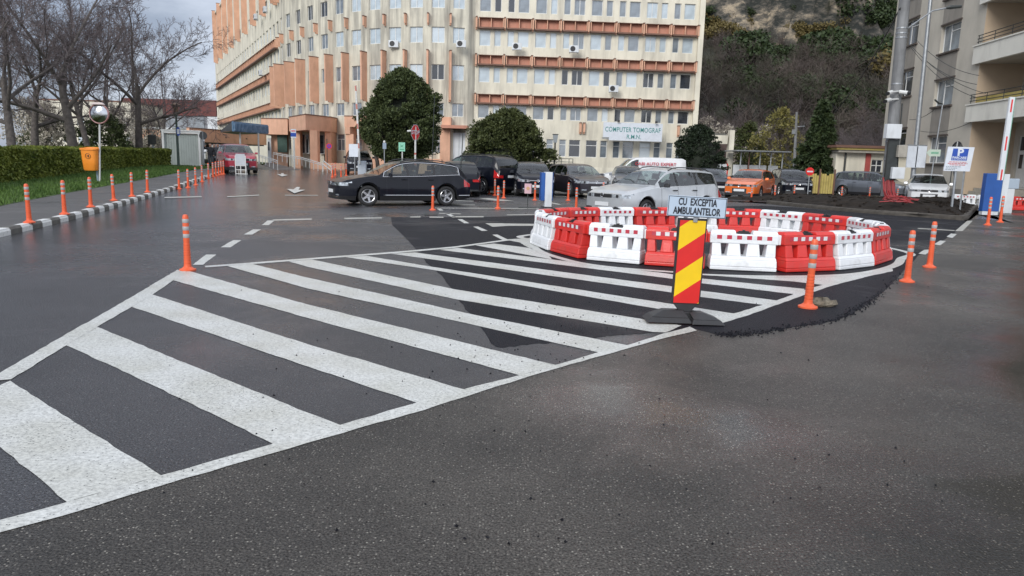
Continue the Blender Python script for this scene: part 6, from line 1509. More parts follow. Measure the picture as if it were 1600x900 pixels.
# red conduits at the foot
c = thing('red_conduits', 'bundle of dark red flexible conduits running down the foot of the pole into the soil', 'cable bundle', (bq.x, Yp, bz_))
for k in range(13):
    u0 = 1375+k*1.5+rnd.uniform(-.8,.8); x0, z0_ = uvz(u0+3, 279+rnd.uniform(-3,6)); x1, z1_ = uvz(u0-1.5+rnd.uniform(-2,2), 316+rnd.uniform(-1,3))
    b = MB(); b.tube([(x0,-.36-.02*(k % 3),z0_),((x0+x1)/2,-.5,(z0_+z1_)/2),(x1,-.8-rnd.random()*.4,z1_)], .028, 5); b.build('conduit', REDC, c)
for k in range(9):
    q0 = G(1373+k*2.5, 318+rnd.uniform(-1,2), .35); pts = []
    L0 = rnd.uniform(.5,1.5); a0 = rnd.uniform(-1.1,.2)
    for j in range(8):
        s = j/7; pts.append((q0.x-bq.x+math.cos(a0)*L0*s+.15*math.sin(s*7+k), q0.y-Yp+math.sin(a0)*L0*s*.6-.25*s, .34+.12*math.sin(s*3.1)*rnd.random()+.06*(k % 3)))
    b = MB(); b.tube(pts, .022, 5); b.build('conduit', REDC, c)
# steel pole with two white boards
Yb = 38.5; q = AT(1423, 312, Yb); lt = AT(1454, 0, Yb); ln_ = (lt.x-q.x)/lt.z
t = thing('board_pole', 'tall thin grey pole with two blank white boards, right of the concrete pole', 'utility pole', (q.x, Yb, 0))
b = MB(); b.tube([(0,0,0),(ln_*4,0,4),(ln_*13,0,13)], [.13,.11,.08], 10); b.build('pole', STEEL, t, smooth=True)
def uz(u, v, Y, q): a_ = AT(u, v, Y); return a_.x-q.x, a_.z
for (u0,u1) in ((1418,1431),(1432,1445)):
    x0, z1_ = uz(u0+1.5,228,Yb-.25,q); x1, z0_ = uz(u1,262,Yb-.25,q); b = MB(); b.box(x0,x1,-.25,-.2,z0_,z1_); b.build('white_board', SIGNW, t)
b = MB(); x0, z1_ = uz(1418,227,Yb-.15,q); x1, _ = uz(1448,227,Yb-.15,q); b.box(x0,x1,-.19,-.15,z1_-.02,z1_+.04); b.build('bracket', STEEL, t)
# arrow sign + small lamp
Ya = 37.5; q = AT(1449, 313, Ya); t = thing('arrow_sign', 'pale green arrow board pointing left on a thin pole before the white hatchback', 'sign', (q.x, Ya, 0))
x2, z2_ = uz(1473,162,Ya,q); b = MB(); b.tube([(0,0,0),(x2*.5,0,z2_*.5),(x2,0,z2_)], .03, 6); b.build('pole', STEEL, t)
x0, za = uz(1449,239,Ya-.1,q); x1, zb_ = uz(1469,244.5,Ya-.1,q); za = uz(1460,233.5,Ya-.1,q)[1]; zm_ = (za+zb_)/2
b = MB(); b.poly([(x0-.05,-.1,zm_),(x0+.12,-.1,zb_),(x1,-.1,zb_),(x1,-.1,za),(x0+.12,-.1,za)]); b.poly([(x0-.05,-.08,zm_),(x0+.12,-.08,za),(x1,-.08,za),(x1,-.08,zb_),(x0+.12,-.08,zb_)]); b.build('arrow_board', mat('arrow_palegreen',(.50,.60,.52),.5,var=.08), t)
b = MB(); b.box(x0+.18,x1-.1,-.105,-.1005,zm_-.05,zm_+.05); b.build('green_print', mat('print_green',(.20,.42,.30),.5,var=.3,vscale=25), t)
b = MB(); b.tube([(x2+.0,0,z2_-.02),(x2-.25,-.1,z2_+.0),(x2-.5,-.15,z2_+.17)], [.03,.05,.04], 6); b.build('lamp_head', POLED, t)
# parking sign
Ys = 27.6; q = AT(1487, 334, Ys); t = thing('parking_sign', 'white board with blue P panel and red print on posts in the bed', 'sign', (q.x, Ys, .1), 0)
x0, z1_ = uz(1480,229,Ys,q); x1, z0_ = uz(1516,268,Ys,q); z1_ -= .1; z0_ -= .1; x0 += .0; cx = (x0+x1)/2; w_ = x1-x0; h_ = z1_-z0_
b = MB(); b.tube([(0,.05,0),(x0+w_*.46,.05,z1_*.98)], .045, 6); b.tube([(.32,.06,.1),(x0+w_*.8,.06,z0_+.2)], .03, 5); b.build('post', STEEL, t)
sk = .05
def sp(fx, fz): return (x0+w_*fx+(fz-.5)*.07*w_, z0_+h_*fz)
def spoly(fx0, fx1, fz0, fz1, y): a = [sp(fx0,fz0), sp(fx1,fz0), sp(fx1,fz1), sp(fx0,fz1)]; return [(p[0], y, p[1]) for p in a]
b = MB(); f = spoly(0,1,0,1,-.02); g = spoly(0,1,0,1,.02); b.hexa([f[0],f[1],g[1],g[0],f[3],f[2],g[2],g[3]]); b.build('board', SIGNW, t)
b = MB(); b.poly(spoly(.20,.80,.44,.93,-.0225)); b.build('blue_panel', SIGNB, t)
xx, zz2 = sp(.5,.76); lettering('P', .36, SIGNW, t, (xx,-.0255,zz2), sx=1.25, bold=.012)
xx, zz2 = sp(.5,.555); lettering('PARCARE', .115, SIGNW, t, (xx,-.0255,zz2), fit=.52, bold=.003)
xx, zz2 = sp(.5,.475); lettering('CU PLATA', .06, SIGNW, t, (xx,-.0255,zz2), fit=.52)
LR = mat('print_red',(.45,.03,.03),.5,var=.2); LG = mat('print_grey',(.20,.24,.28),.5,var=.2)
for fz, m_, a0, a1 in ((.375,LR,.14,.80),(.315,LR,.10,.86),(.255,LR,.18,.78),(.18,LG,.06,.62),(.12,LG,.06,.5),(.06,LG,.06,.42)):
    x = a0; b = MB()
    while x < a1:
        d_ = rnd.uniform(.05,.13); b.poly(spoly(x, min(a1, x+d_), fz-.014, fz+.014, -.0225)); x += d_+.018
    b.build('print_line', m_, t)
# blue cabinet, gate arm
q = G(1548, 337); t = thing('gate_cabinet', 'dark blue gate cabinet with a white right side behind two bollards', 'cabinet', (q.x, q.y, .004), -.06)
b = MB(); b.box(-.42,.19,-.14,.12,.17,1.60); b.build('blue_front', BLUEK, t, bevel=.01); b = MB(); b.box(.193,.42,-.16,.12,.17,1.585); b.build('white_side', WHITEC, t, bevel=.01)
b = MB(); b.box(-.40,.18,-.12,.11,.03,.168); b.build('plinth', WHITEC, t); b = MB(); b.box(-.42,.42,-.18,.16,-.01,.03); b.build('base', BLACKP, t)
Yg = 26.5; a_ = AT(1563, 277, Yg); c_ = AT(1582, 147, Yg); t = thing('gate_barrier', 'raised white gate arm with red marks above the blue cabinet', 'barrier gate', (a_.x, Yg, 0))
d = Vector((c_.x-a_.x, 0, c_.z-a_.z)); A0 = Vector((0,0,a_.z-.1))
b = MB(); n2_ = Vector((d.z,0,-d.x)).normalized()
def arm(f0, f1, w0, y0, y1, bb):
    p, r = A0+d*f0, A0+d*f1; o8 = []
    for base_ in (p, r):
        for (s, y) in ((-1,y0),(1,y0),(1,y1),(-1,y1)): o8.append(tuple(base_+n2_*w0*s+Vector((0,y,0))))
    bb.hexa(o8)
arm(0,1,.085,-.04,.04,b); b.build('arm', WHITEC, t); b = MB(); arm(0,.998,.012,-.05,-.041,b); 
b = MB()
for f0, f1 in ((.0,.13),(.36,.53),(.82,.97)): arm(f0,f1,.026,-.046,-.0405,b)
b.build('red_mark', SIGNR, t); b = MB(); 
p_ = A0; arm(0,.995,.012,-.038,.038,b); b.v = [(x+.10,y,z) for x,y,z in b.v]; b.build('green_edge', mat('edge_green',(.12,.30,.22),.4), t)
px_ = AT(1577, 300, 30.6); t = thing('gate_post', 'white pillar of the gate mechanism behind the blue cabinet', 'cabinet', (px_.x+.0, 30.6, 0)); b = MB(); b.box(-.2,.16,-.1,.4,.0,1.35); b.build('housing', WHITEC, t, bevel=.02); b = MB(); b.box(-.2,.3,-.12,.0,1.0,1.42); b.build('motor_head', mat('head_paleblue',(.35,.42,.5),.4), t, bevel=.03)
# overhead wires
def wire(label, a_, c_, sag, r=.018, grp='overhead wires', n=14):
    pts = [Vector(a_).lerp(Vector(c_), k/n)-Vector((0,0,sag*4*(k/n)*(1-k/n))) for k in range(n+1)]; b = MB(); b.tube(pts, r, 5); tag(b.build('overhead_wire', POLED), label, 'wire', grp)
wire('thick black cable climbing from the conifer to the top of the concrete pole', AT(1297,183,50), AT(1407,12,33.3), .5, .03)
for i, (u0,v0,u1,v1) in enumerate([(1424,72,1526,132),(1425,73,1540,146),(1424,75,1524,152),(1430,60,1530,118)]):
    wire(['uppermost but one','second','lowest','uppermost'][i]+' of the four wires sagging across the front of the right building', AT(u0,v0,41), AT(u1,v1,35.5), .35, .014)
a_, c_ = AT(1434,204,41.5), AT(1517,191,37.5); wire('wire clipped along the right building below the middle windows', a_, c_, .25, .014)
a_, c_ = AT(1421,187,43), AT(1459,172,41.5); wire('short wire between the boarded pole and the small lamp', a_, c_, .15, .014)
# people by the underpass -------------------------------------------------
def person(label, x, y, z, rz, top, legs, s=1.0, arm_up=False):
    t = thing('person', label, 'person', (x, y, z), rz)
    V = {'pelvis':(0,0,.92,.15),'belly':(0,0,1.08,.145),'chest':(0,.0,1.28,.165),'neckb':(0,0,1.45,.085),'neck':(0,-.01,1.52,.055),'chin':(0,-.03,1.58,.07),'head':(0,-.02,1.67,.095),'crown':(0,0,1.745,.07),
         'hl':(.10,0,.88,.095),'kl':(.12,-.04,.48,.065),'al':(.13,.02,.09,.045),'tl':(.14,-.13,.035,.04),'hr':(-.10,0,.88,.095),'kr':(-.12,-.05,.48,.065),'ar':(-.14,.10,.09,.045),'tr':(-.15,-.05,.035,.04),
         'sl':(.19,0,1.40,.075),'el':(.27,.02,1.14,.05),'wl':(.24,-.14,.95,.035),'fl':(.23,-.2,.88,.03),'sr':(-.19,0,1.40,.075),'er':(-.30,-.02,1.16,.05) if not arm_up else (-.42,-.06,1.36,.05),'wr':(-.26,-.16,.96,.035) if not arm_up else (-.30,-.22,1.52,.035),'fr':(-.25,-.22,.89,.03) if not arm_up else (-.24,-.26,1.60,.03)}
    E = [('pelvis','belly'),('belly','chest'),('chest','neckb'),('neckb','neck'),('neck','chin'),('chin','head'),('head','crown'),('pelvis','hl'),('hl','kl'),('kl','al'),('al','tl'),('pelvis','hr'),('hr','kr'),('kr','ar'),('ar','tr'),('chest','sl'),('sl','el'),('el','wl'),('wl','fl'),('chest','sr'),('sr','er'),('er','wr'),('wr','fr')]
    ks = list(V); me = bpy.data.meshes.new('body'); me.from_pydata([V[k][:3] for k in ks], [(ks.index(a), ks.index(b)) for a, b in E], [])
    o = bpy.data.objects.new('body', me); col.objects.link(o); md_ = o.modifiers.new('skin', 'SKIN')
    for i, k in enumerate(ks): me.skin_vertices[0].data[i].radius = (V[k][3]*s, V[k][3]*s)
    me.skin_vertices[0].data[0].use_root = True; sb = o.modifiers.new('sub', 'SUBSURF'); sb.levels = sb.render_levels = 2
    bpy.context.view_layer.update(); m2 = bpy.data.meshes.new_from_object(o.evaluated_get(bpy.context.evaluated_depsgraph_get())); bpy.data.objects.remove(o)
    sk_ = mat('skin', (.42,.24,.17), .5)
    for m_ in (top, legs, sk_, INK): m2.materials.append(m_)
    for p in m2.polygons:
        c = p.center; p.material_index = 3 if c.z < .09 or (c.z > 1.70 or (c.z > 1.6 and c.y > .02)) else 2 if c.z > 1.50 or (abs(c.x) > .2 and c.z < .93 and c.z > .8) else 1 if c.z < .9 and abs(c.x) < .24 else 0
        p.use_smooth = True
    m2.name = 'body'; ob('body', m2, t, (0,0,0)); return t
BK = mat('black_cloth', (.02,.021,.026), .85, var=.3, vscale=8); DG = mat('dark_grey_cloth', (.05,.055,.065), .85, var=.3, vscale=8)
pp_ = AT(329, 240, 52); person('person in a black hooded jacket with raised elbow by the ambulance', pp_.x, 52, gz(pp_.x,52), .2, BK, DG, 1.12, True)
pp_ = AT(341, 245, 53); person('person in dark clothes standing left of the grey green estate car', pp_.x, 53, gz(pp_.x,53)-.0, -.3, DG, BK, 1.05)
pp_ = AT(335.5, 245, 54.5); person('person in black walking between the two others near the underpass', pp_.x, 54.5, gz(pp_.x,54), .9, BK, BK, 1.1)
# ---------------------------------------------------------------- vegetation
from mathutils import noise
import numpy as np
def rot_dir(d, ang, az):
    o = d.orthogonal().normalized(); q = d.cross(o); s = math.sin(ang)
    return (d*math.cos(ang)+(o*math.cos(az)+q*math.sin(az))*s).normalized()
def bare_tree(seed, H, r0, spread=.75, fork=.33, nl=(4,7,7,8,4), fine=True, up=.10, thick=1.0):
    rg = random.Random(seed); T = MB(); C = MB()
    def br(p, d, L, r, lev):
        ns = (6,6,5,4,2,1)[lev]; pts = [p]; rr = [r]; q = Vector(p); dd = d.copy(); ends = (.55,.35,.35,.35,.4,.4)[lev]
        for i in range(ns):
            w = (.10,.16,.22,.28,.3,.3)[lev]
            dd = (dd+Vector((rg.uniform(-w,w), rg.uniform(-w,w), rg.uniform(-w,w)+(up if lev in (2,3) else .02 if lev else 0)-(.05 if lev == 4 else 0)))).normalized()
            q = q+dd*(L/ns); pts.append(q.copy()); rr.append(r*(1-(1-ends)*(i+1)/ns))
        (T if lev < 2 else C).tube(pts, [x*thick if lev > 2 else x for x in rr], (9,6,4,3,3,3)[lev], cap=False)
        if lev >= (5 if fine else 4): return
        n = nl[lev] if lev < len(nl) else 0; az = rg.uniform(0, 6)
        for k in range(n):
            t = (.55+.45*k/max(1, n-1)) if lev == 0 else (.18+.82*(k+rg.random()*.6)/n)
            t = min(t, 1); i = min(int(t*ns), ns-1); f = t*ns-i; pp = pts[i].lerp(pts[i+1], f); ddd = (pts[i+1]-pts[i]).normalized(); az += 2.4+rg.uniform(-.4,.4)
            a = ({0: spread, 1: .75, 2: .7, 3: .7, 4: .6}[lev])*rg.uniform(.6, 1.25)
            if lev == 0 and k == n-1: a *= .25
            nd = rot_dir(ddd, a, az); rad = (rr[i]*(1-f)+rr[i+1]*f)
            br(pp, nd, L*({0: 1.15, 1: .62, 2: .55, 3: .50, 4: .5}[lev])*rg.uniform(.7,1.15)*(1 if lev == 0 else 1.1-.45*t), max(rad*({0: .62, 1: .45, 2: .45, 3: .55, 4: .75}[lev]), .0085), lev+1)
    br(Vector((0,0,-.2)), Vector((rg.uniform(-.06,.06), rg.uniform(-.06,.06), 1)).normalized(), H*fork, r0, 0)
    return T, C
def plant_tree(name, label, x, y, z, parts, rz=0, s=1.0, cat='tree', group=None):
    t = thing(name, label, cat, (x, y, z), rz, group)
    for nm, me in parts: ob(nm, me, t, (0,0,0))
    t.scale = (s, s, s); return t
protos = []
for sd_, H_, r0, spr, nl in ((1,13,.25,.8,(5,8,7,6,4)),(5,13,.22,.95,(5,8,7,6,4)),(9,12,.16,.8,(5,7,7,6,4))):
    T, C = bare_tree(sd_, H_, r0, spr, .34, nl); protos.append([('trunk', T.mesh('trunk', BARK, True, 60)), ('crown', C.mesh('crown', BARK_T))])
T, C = bare_tree(21, 9, .12, .45, .3, (5,7,7,6,0), fine=False, up=.12); thinp = [('trunk', T.mesh('trunk', BARK, True, 60)), ('crown', C.mesh('crown', BARK_T))]
LT = [(113,36.5,0,1.08,.4,'largest bare tree with a thick dark trunk just left of the traffic mirror'),(22,33,1,1.0,2.1,'bare tree with a stout trunk at the left edge of the picture'),
 (-50,27,1,.9,3.3,'bare tree mostly outside the left edge, its branches reaching in'),(55,41,0,.95,4.0,'bare tree between the left edge tree and the largest trunk'),(142,42,2,1.15,1.0,'slim bare tree directly behind the traffic mirror'),
 (215,46,1,1.15,5.1,'bare tree left of the container cabin, with low arching branches'),(178,50,2,1.15,2.7,'slanting bare tree between the mirror and the container cabin'),(248,57,2,.95,3.9,'small bare tree behind the container cabin')]
for u, Y, k, s, rz, l in LT:
    q = AT(u, 230, Y); plant_tree('bare_tree', l, q.x, Y, .15+gz(q.x, Y), protos[k], rz, s, group='bare trees behind the hedge')
def foliage(seed, n_cl, n_lf, shape, leaf_s, cr_, mat_, spray=0.0, updir=0.3):
    """leaf clumps through a crown volume; shape(rg) gives a clump centre and outward normal"""
    rg = np.random.RandomState(seed); r2 = random.Random(seed); V = []; 
    for _ in range(n_cl):
        c, nr = shape(r2); rr = cr_*r2.uniform(.6, 1.25); n = int(n_lf*r2.uniform(.6, 1.3))
        d = rg.normal(size=(n,3)); d /= np.linalg.norm(d, axis=1)[:,None]; p = np.array(c)+d*rr*(rg.rand(n,1)**.45)*np.array([1,1,.8])
        a = d*.5+rg.normal(size=(n,3))*.6+np.array(nr)*.5+np.array([0,0,updir]); a /= np.linalg.norm(a, axis=1)[:,None]
        b = np.cross(a, rg.normal(size=(n,3))); b /= np.linalg.norm(b, axis=1)[:,None]+1e-9
        s = leaf_s*rg.uniform(.6,1.3,size=(n,1)); V.append(np.stack([p-b*s*.45, p+a*s*(1+spray)*.5, p+b*s*.45, p-a*s*.5*(1+spray)], 1))
    V = np.concatenate(V).reshape(-1, 3); return leaf_mesh(V, mat_)
def leaf_mesh(V, mat_, name='crown', k=4):
    nf = len(V)//k; me = bpy.data.meshes.new(name); me.vertices.add(len(V)); me.vertices.foreach_set('co', V.astype(np.float32).ravel())
    me.loops.add(nf*k); me.loops.foreach_set('vertex_index', np.arange(nf*k, dtype=np.int32)); me.polygons.add(nf)
    me.polygons.foreach_set('loop_start', np.arange(0, nf*k, k, dtype=np.int32)); me.polygons.foreach_set('loop_total', np.full(nf, k, dtype=np.int32)); me.materials.append(mat_); me.update(calc_edges=True); return me
def crown_shape(prof, wx, wy, z0, z1, inner=.35):
    def f(r):
        t = r.random(); z = z0+(z1-z0)*t; a = r.uniform(0, 2*math.pi); R = interp(prof, t)
        R *= 1+.16*math.sin(a*3+z*1.3)+.12*math.sin(a*5-z*2.1); k = 1-inner*r.random()**1.6
        return (wx*R*math.cos(a)*k, wy*R*math.sin(a)*k, z), (math.cos(a), math.sin(a), .2)
    return f
def core(prof, wx, wy, z0, z1, s, m):
    b = MB(); b.lathe([(interp(prof, k/8)*s, z0+(z1-z0)*(.06+.86*k/8)) for k in range(9)], 14); b.v = [(x*wx, y*wy, z) for x, y, z in b.v]; return b.mesh('inner_crown', m, True, 60)
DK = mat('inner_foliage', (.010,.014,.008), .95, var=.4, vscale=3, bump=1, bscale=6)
prof_e = [(0,.22),(.1,.6),(.24,.9),(.38,1.0),(.5,.97),(.7,.80),(.85,.55),(.95,.28),(1,.08)]
q = AT(628, 240, 50); b = MB()
for dx, ln2 in ((-1.5,-.5),(-1.2,.5),(.4,.9)): b.tube([(dx,0,-.1),(dx+ln2*.3,0,1.2),(dx+ln2,0,2.6)], [.17,.13,.09], 8)
tr = b.mesh('trunk', BARK, True, 60)
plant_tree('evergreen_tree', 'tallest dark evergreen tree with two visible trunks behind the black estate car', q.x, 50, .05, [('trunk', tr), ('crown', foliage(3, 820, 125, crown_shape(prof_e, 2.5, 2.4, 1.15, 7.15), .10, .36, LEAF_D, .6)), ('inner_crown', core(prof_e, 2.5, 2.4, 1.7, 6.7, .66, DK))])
prof_b = [(0,.70),(.15,.92),(.35,1.0),(.6,.92),(.8,.70),(.93,.42),(1,.15)]
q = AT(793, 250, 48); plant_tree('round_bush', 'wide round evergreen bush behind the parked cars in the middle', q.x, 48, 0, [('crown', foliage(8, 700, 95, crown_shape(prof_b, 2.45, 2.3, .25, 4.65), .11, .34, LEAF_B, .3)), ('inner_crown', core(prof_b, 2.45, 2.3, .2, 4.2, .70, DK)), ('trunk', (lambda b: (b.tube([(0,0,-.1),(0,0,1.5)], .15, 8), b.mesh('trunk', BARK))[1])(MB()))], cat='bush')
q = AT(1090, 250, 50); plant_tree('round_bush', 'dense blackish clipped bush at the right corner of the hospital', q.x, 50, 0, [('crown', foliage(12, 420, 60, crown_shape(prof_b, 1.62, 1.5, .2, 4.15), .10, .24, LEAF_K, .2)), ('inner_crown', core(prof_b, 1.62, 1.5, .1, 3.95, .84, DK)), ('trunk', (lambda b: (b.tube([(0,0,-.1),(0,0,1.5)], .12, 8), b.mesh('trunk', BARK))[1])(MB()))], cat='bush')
# conifer
def conifer_shape(R, z0, z1):
    def f(r):
        t = r.random()**1.2; z = z0+(z1-z0)*t; tier = .72+.28*abs(math.sin(t*22)); a = r.uniform(0, 6.283); k = (.25+.75*r.random()**.6); rr = R*(1-t*.93)*tier*k*(1+.18*math.sin(a*4+t*9))
        return (rr*math.cos(a), rr*math.sin(a), z-rr*.16), (math.cos(a), math.sin(a), -.5)
    return f
q = AT(1277, 270, 47); plant_tree('conifer', 'dark green conifer with drooping branches right of the utility pole', q.x, 47, 0, [('trunk', (lambda b: (b.tube([(0,0,-.1),(0,0,5)], [.14,.03], 8), b.mesh('trunk', BARK))[1])(MB())), ('crown', foliage(17, 520, 60, conifer_shape(1.9, .5, 5.7), .17, .22, LEAF_C, 1.2, -.2))], cat='tree')
q = AT(1216, 250, 62); 
plant_tree('spring_shrub', 'tall yellow green spring shrub left of the utility pole', q.x, 62, 0, thinp[:0]+[('trunk', thinp[0][1]), ('twigs', thinp[1][1]), ('crown', foliage(19, 200, 34, crown_shape(prof_b, 2.2, 1.8, .6, 6.3, .9), .14, .45, LEAF_Y, .4))], cat='shrub')
q = AT(1167, 250, 64); plant_tree('spring_shrub', 'smaller green shrub left of the yellow green one', q.x, 64, 0, [('trunk', thinp[0][1]), ('crown', foliage(23, 140, 34, crown_shape(prof_b, 1.6, 1.5, .4, 5.2, .8), .14, .42, LEAF_B, .4))], cat='shrub')
bl = foliage(29, 130, 26, crown_shape(prof_b, 1.9, 1.7, 1.2, 4.9, .9), .13, .45, LEAF_W, .1)
for u, Y, s, l in ((1103,66,1.05,'pale blossoming tree beside the right edge of the hospital'),(1131,68,.95,'pale blossoming tree above the cream canopy beam'),(1190,72,1.0,'small greyish blossoming tree left of the yellow green shrub')):
    q = AT(u, 240, Y); plant_tree('blossom_tree', l, q.x, Y, .5, [('trunk', thinp[0][1]), ('twigs', thinp[1][1]), ('crown', bl)], u*.1, s, group='blossoming trees at the hill foot')
for u, Y, s, l in ((75,48,.85,'white blossoming shrub left of the largest bare trunk'),(186,50,.85,'white blossoming shrub right of the traffic mirror'),(45,52,.95,'white blossoming shrub near the left edge behind the trunks'),(232,58,.9,'white blossoming shrub left of the container cabin')):
    q = AT(u, 230, Y); plant_tree('blossom_tree', l, q.x, Y, .1, [('trunk', thinp[0][1]), ('twigs', thinp[1][1]), ('crown', bl)], u*.2, s, group='blossoming shrubs behind the hedge')
q = AT(165, 225, 44); plant_tree('dark_shrub', 'dark evergreen shrub just right of the mirror pole above the hedge', q.x, 44, .1, [('crown', foliage(31, 160, 50, crown_shape(prof_b, 1.5, 1.2, .2, 3.4), .12, .35, LEAF_D, .2))], cat='shrub')
q = AT(85, 225, 50); plant_tree('dark_shrub', 'dark evergreen shrub behind the largest bare trunk', q.x, 50, .1, [('crown', foliage(33, 160, 50, crown_shape(prof_b, 1.8, 1.2, .2, 3.2), .12, .35, LEAF_D, .2))], cat='shrub')
# hill -------------------------------------------------------------------------
def hz(x, y):
    n = noise.noise(Vector((x*.03, y*.03, 0))); n2 = noise.noise(Vector((x*.11, y*.11, 3)))
    s = max(0, y-74-3*n); z = .36*s+2.0*n*min(1, s/20)+.8*n2*min(1, s/10)
    yc = 140+6*math.sin(x*.07)+5*noise.noise(Vector((x*.06,0,7)))
    if x > 62: yc += (x-62)*.9
    c = sm((y-yc)/6.5)*24*(1 if x < 62 else max(0, 1-(x-62)/25))
    return z+c+.6*n2
hx = [-16+2.2*i for i in range(90)]; hy = [70+1.5*i for i in range(86)]+[205,225,260]
b = MB()
def steep_rg(y): return 1
b.v = []
for y in hy:
    for x in hx:
        z = hz(x, y); dx = dy = 0
        if z > 22 and y < 165: dy = 3.0*noise.noise(Vector((x*.16, z*.28, 1)))+1.6*noise.noise(Vector((x*.5, z*.8, 5))); dx = 1.2*noise.noise(Vector((x*.3,z*.5,9)))
        side = sm((x+6)/10) if x < 4 else 1
        b.v.append((x+dx, y+dy, z*side-.02))
n = len(hx)
for j in range(len(hy)-1):
    for i in range(n-1): a = j*n+i; b.f.append((a, a+1, a+1+n, a+n)); b.m.append(0)
HM_ = bpy.data.materials.new('hill_rock_and_scrub'); HM_.use_nodes = True; t_ = HM_.node_tree; B0 = t_.nodes['Principled BSDF']; L = t_.links.new
co = N(t_, 'ShaderNodeTexCoord'); ge = N(t_, 'ShaderNodeNewGeometry'); sx = N(t_, 'ShaderNodeSeparateXYZ'); L(ge.outputs['Normal'], sx.inputs[0]); sp_ = N(t_, 'ShaderNodeSeparateXYZ'); L(co.outputs['Object'], sp_.inputs[0])
st = N(t_, 'ShaderNodeMapRange'); st.inputs[1].default_value = .78; st.inputs[2].default_value = .55; L(sx.outputs[2], st.inputs[0])
mp = N(t_, 'ShaderNodeMapping'); mp.inputs['Scale'].default_value = (1,1,1.9); L(co.outputs['Object'], mp.inputs[0])
vo = N(t_, 'ShaderNodeTexNoise'); vo.inputs['Scale'].default_value = .24; vo.inputs['Detail'].default_value = 9; vo.inputs['Roughness'].default_value = .72; L(mp.outputs[0], vo.inputs['Vector'])
rk = N(t_, 'ShaderNodeValToRGB'); e = rk.color_ramp.elements; e[0].position = .44; e[0].color = (.022,.025,.022,1); e[1].position = .63; e[1].color = (.34,.28,.20,1); m1 = e.new(.53); m1.color = (.10,.09,.075,1); L(vo.outputs['Fac'], rk.inputs[0])
n2 = N(t_, 'ShaderNodeTexNoise'); n2.inputs['Scale'].default_value = .14; n2.inputs['Detail'].default_value = 8; L(co.outputs['Object'], n2.inputs['Vector'])
sc_ = N(t_, 'ShaderNodeValToRGB'); e = sc_.color_ramp.elements; e[0].position = .36; e[0].color = (.020,.020,.018,1); e[1].position = .66; e[1].color = (.050,.052,.028,1); L(n2.outputs['Fac'], sc_.inputs[0])
x_ = N(t_, 'ShaderNodeMixRGB'); L(st.outputs[0], x_.inputs[0]); L(sc_.outputs[0], x_.inputs[1]); L(rk.outputs[0], x_.inputs[2]); L(x_.outputs[0], B0.inputs['Base Color']); B0.inputs['Roughness'].default_value = .95
bp = N(t_, 'ShaderNodeBump'); bp.inputs['Distance'].default_value = .8; bp.inputs['Strength'].default_value = .9; L(vo.outputs['Fac'], bp.inputs['Height']); L(bp.outputs[0], B0.inputs['Normal'])
struct(b.build('hill', HM_, smooth=True, angle=40))
# woods on the hill: joined sticks and leaf clumps
def ribbon_proto(seed, n, H, W, w, lean=.5):
    r = np.random.RandomState(seed); V = []
    def rib(p, q, w0, w1):
        d = q-p; s = np.cross(d, r.normal(size=3)); s /= np.linalg.norm(s)+1e-9; V.extend([p-s*w0, p+s*w0, q+s*w1, q-s*w1])
    stems = []
    for k in range(4):
        p = np.array([0,0,0.]); d = np.array([r.uniform(-.35,.35), r.uniform(-.35,.35), 1.]); 
        for j in range(4):
            q = p+d*H/4.4+r.normal(size=3)*.12; rib(p, q, w*(2.6-.5*j), w*(2.1-.5*j)); stems.append((p, q)); p = q
    for _ in range(n):
        a, c = stems[r.randint(len(stems))]; f = r.rand(); p = a+(c-a)*f
        if p[2] < H*.22: continue
        d = r.normal(size=3); d[2] = abs(d[2])*.9+.35; d /= np.linalg.norm(d); q = p+d*W*r.uniform(.4,1.1); rib(p, q, w, w*.6)
        for _2 in range(2): s = p+(q-p)*r.uniform(.3,.9); d2 = d+r.normal(size=3)*.5; d2 /= np.linalg.norm(d2); rib(s, s+d2*W*.5, w*.7, w*.35)
    return np.array(V)
def join_copies(protos, spots, m, name, label, cat='woods'):
    A = []
    for (x, y, z, s, a, k) in spots:
        V = protos[k]; c, s_ = math.cos(a), math.sin(a); R_ = np.array([[c,-s_,0],[s_,c,0],[0,0,1]]); A.append((V@R_.T)*s+np.array([x,y,z]))
    me = leaf_mesh(np.concatenate(A), m, name); o = ob(name, me); tag(o, label, cat, kind='stuff'); return o
pr = [ribbon_proto(k, 105, 5.2, 1.5, .026) for k in range(4)]
r3 = random.Random(5); spots = []; sp2 = []; sp3 = []; sp4 = []
for _ in range(1500):
    x = r3.uniform(6, 135); y = 76+r3.random()**.85*62
    u_ = 800+1150*x/y
    if u_ < 1040 or u_ > 1480: continue
    z = hz(x, y)
    if abs(hz(x, y+2)-hz(x, y-2)) > 4.5 and r3.random() < .85: continue
    spots.append((x, y, z-.2, r3.uniform(.6, 1.15)*(1 if y < 118 else .62), r3.uniform(0, 6), r3.randrange(4)))
join_copies(pr, spots, mat('hill_twigs', (.062,.048,.042), .9, var=.6, vscale=.12, dirt=(.034,.044,.020), dscale=.10, dth=(.46,.62), damt=.75), 'hillside_woods', 'grey brown leafless woods covering the hillside')
def clump_proto(seed, n, R, h, s):
    r = np.random.RandomState(seed); d = r.normal(size=(n,3)); d /= np.linalg.norm(d, axis=1)[:,None]; p = d*(r.rand(n,1)**.4)*np.array([R,R,h])+np.array([0,0,h*1.1])
    a = r.normal(size=(n,3)); a /= np.linalg.norm(a, axis=1)[:,None]; b_ = np.cross(a, r.normal(size=(n,3))); b_ /= np.linalg.norm(b_, axis=1)[:,None]
    return np.stack([p-b_*s*.4, p+a*s*.6, p+b_*s*.4, p-a*s*.6], 1).reshape(-1, 3)
cp = [clump_proto(k, 240, 1.7, 1.2, .42) for k in range(3)]
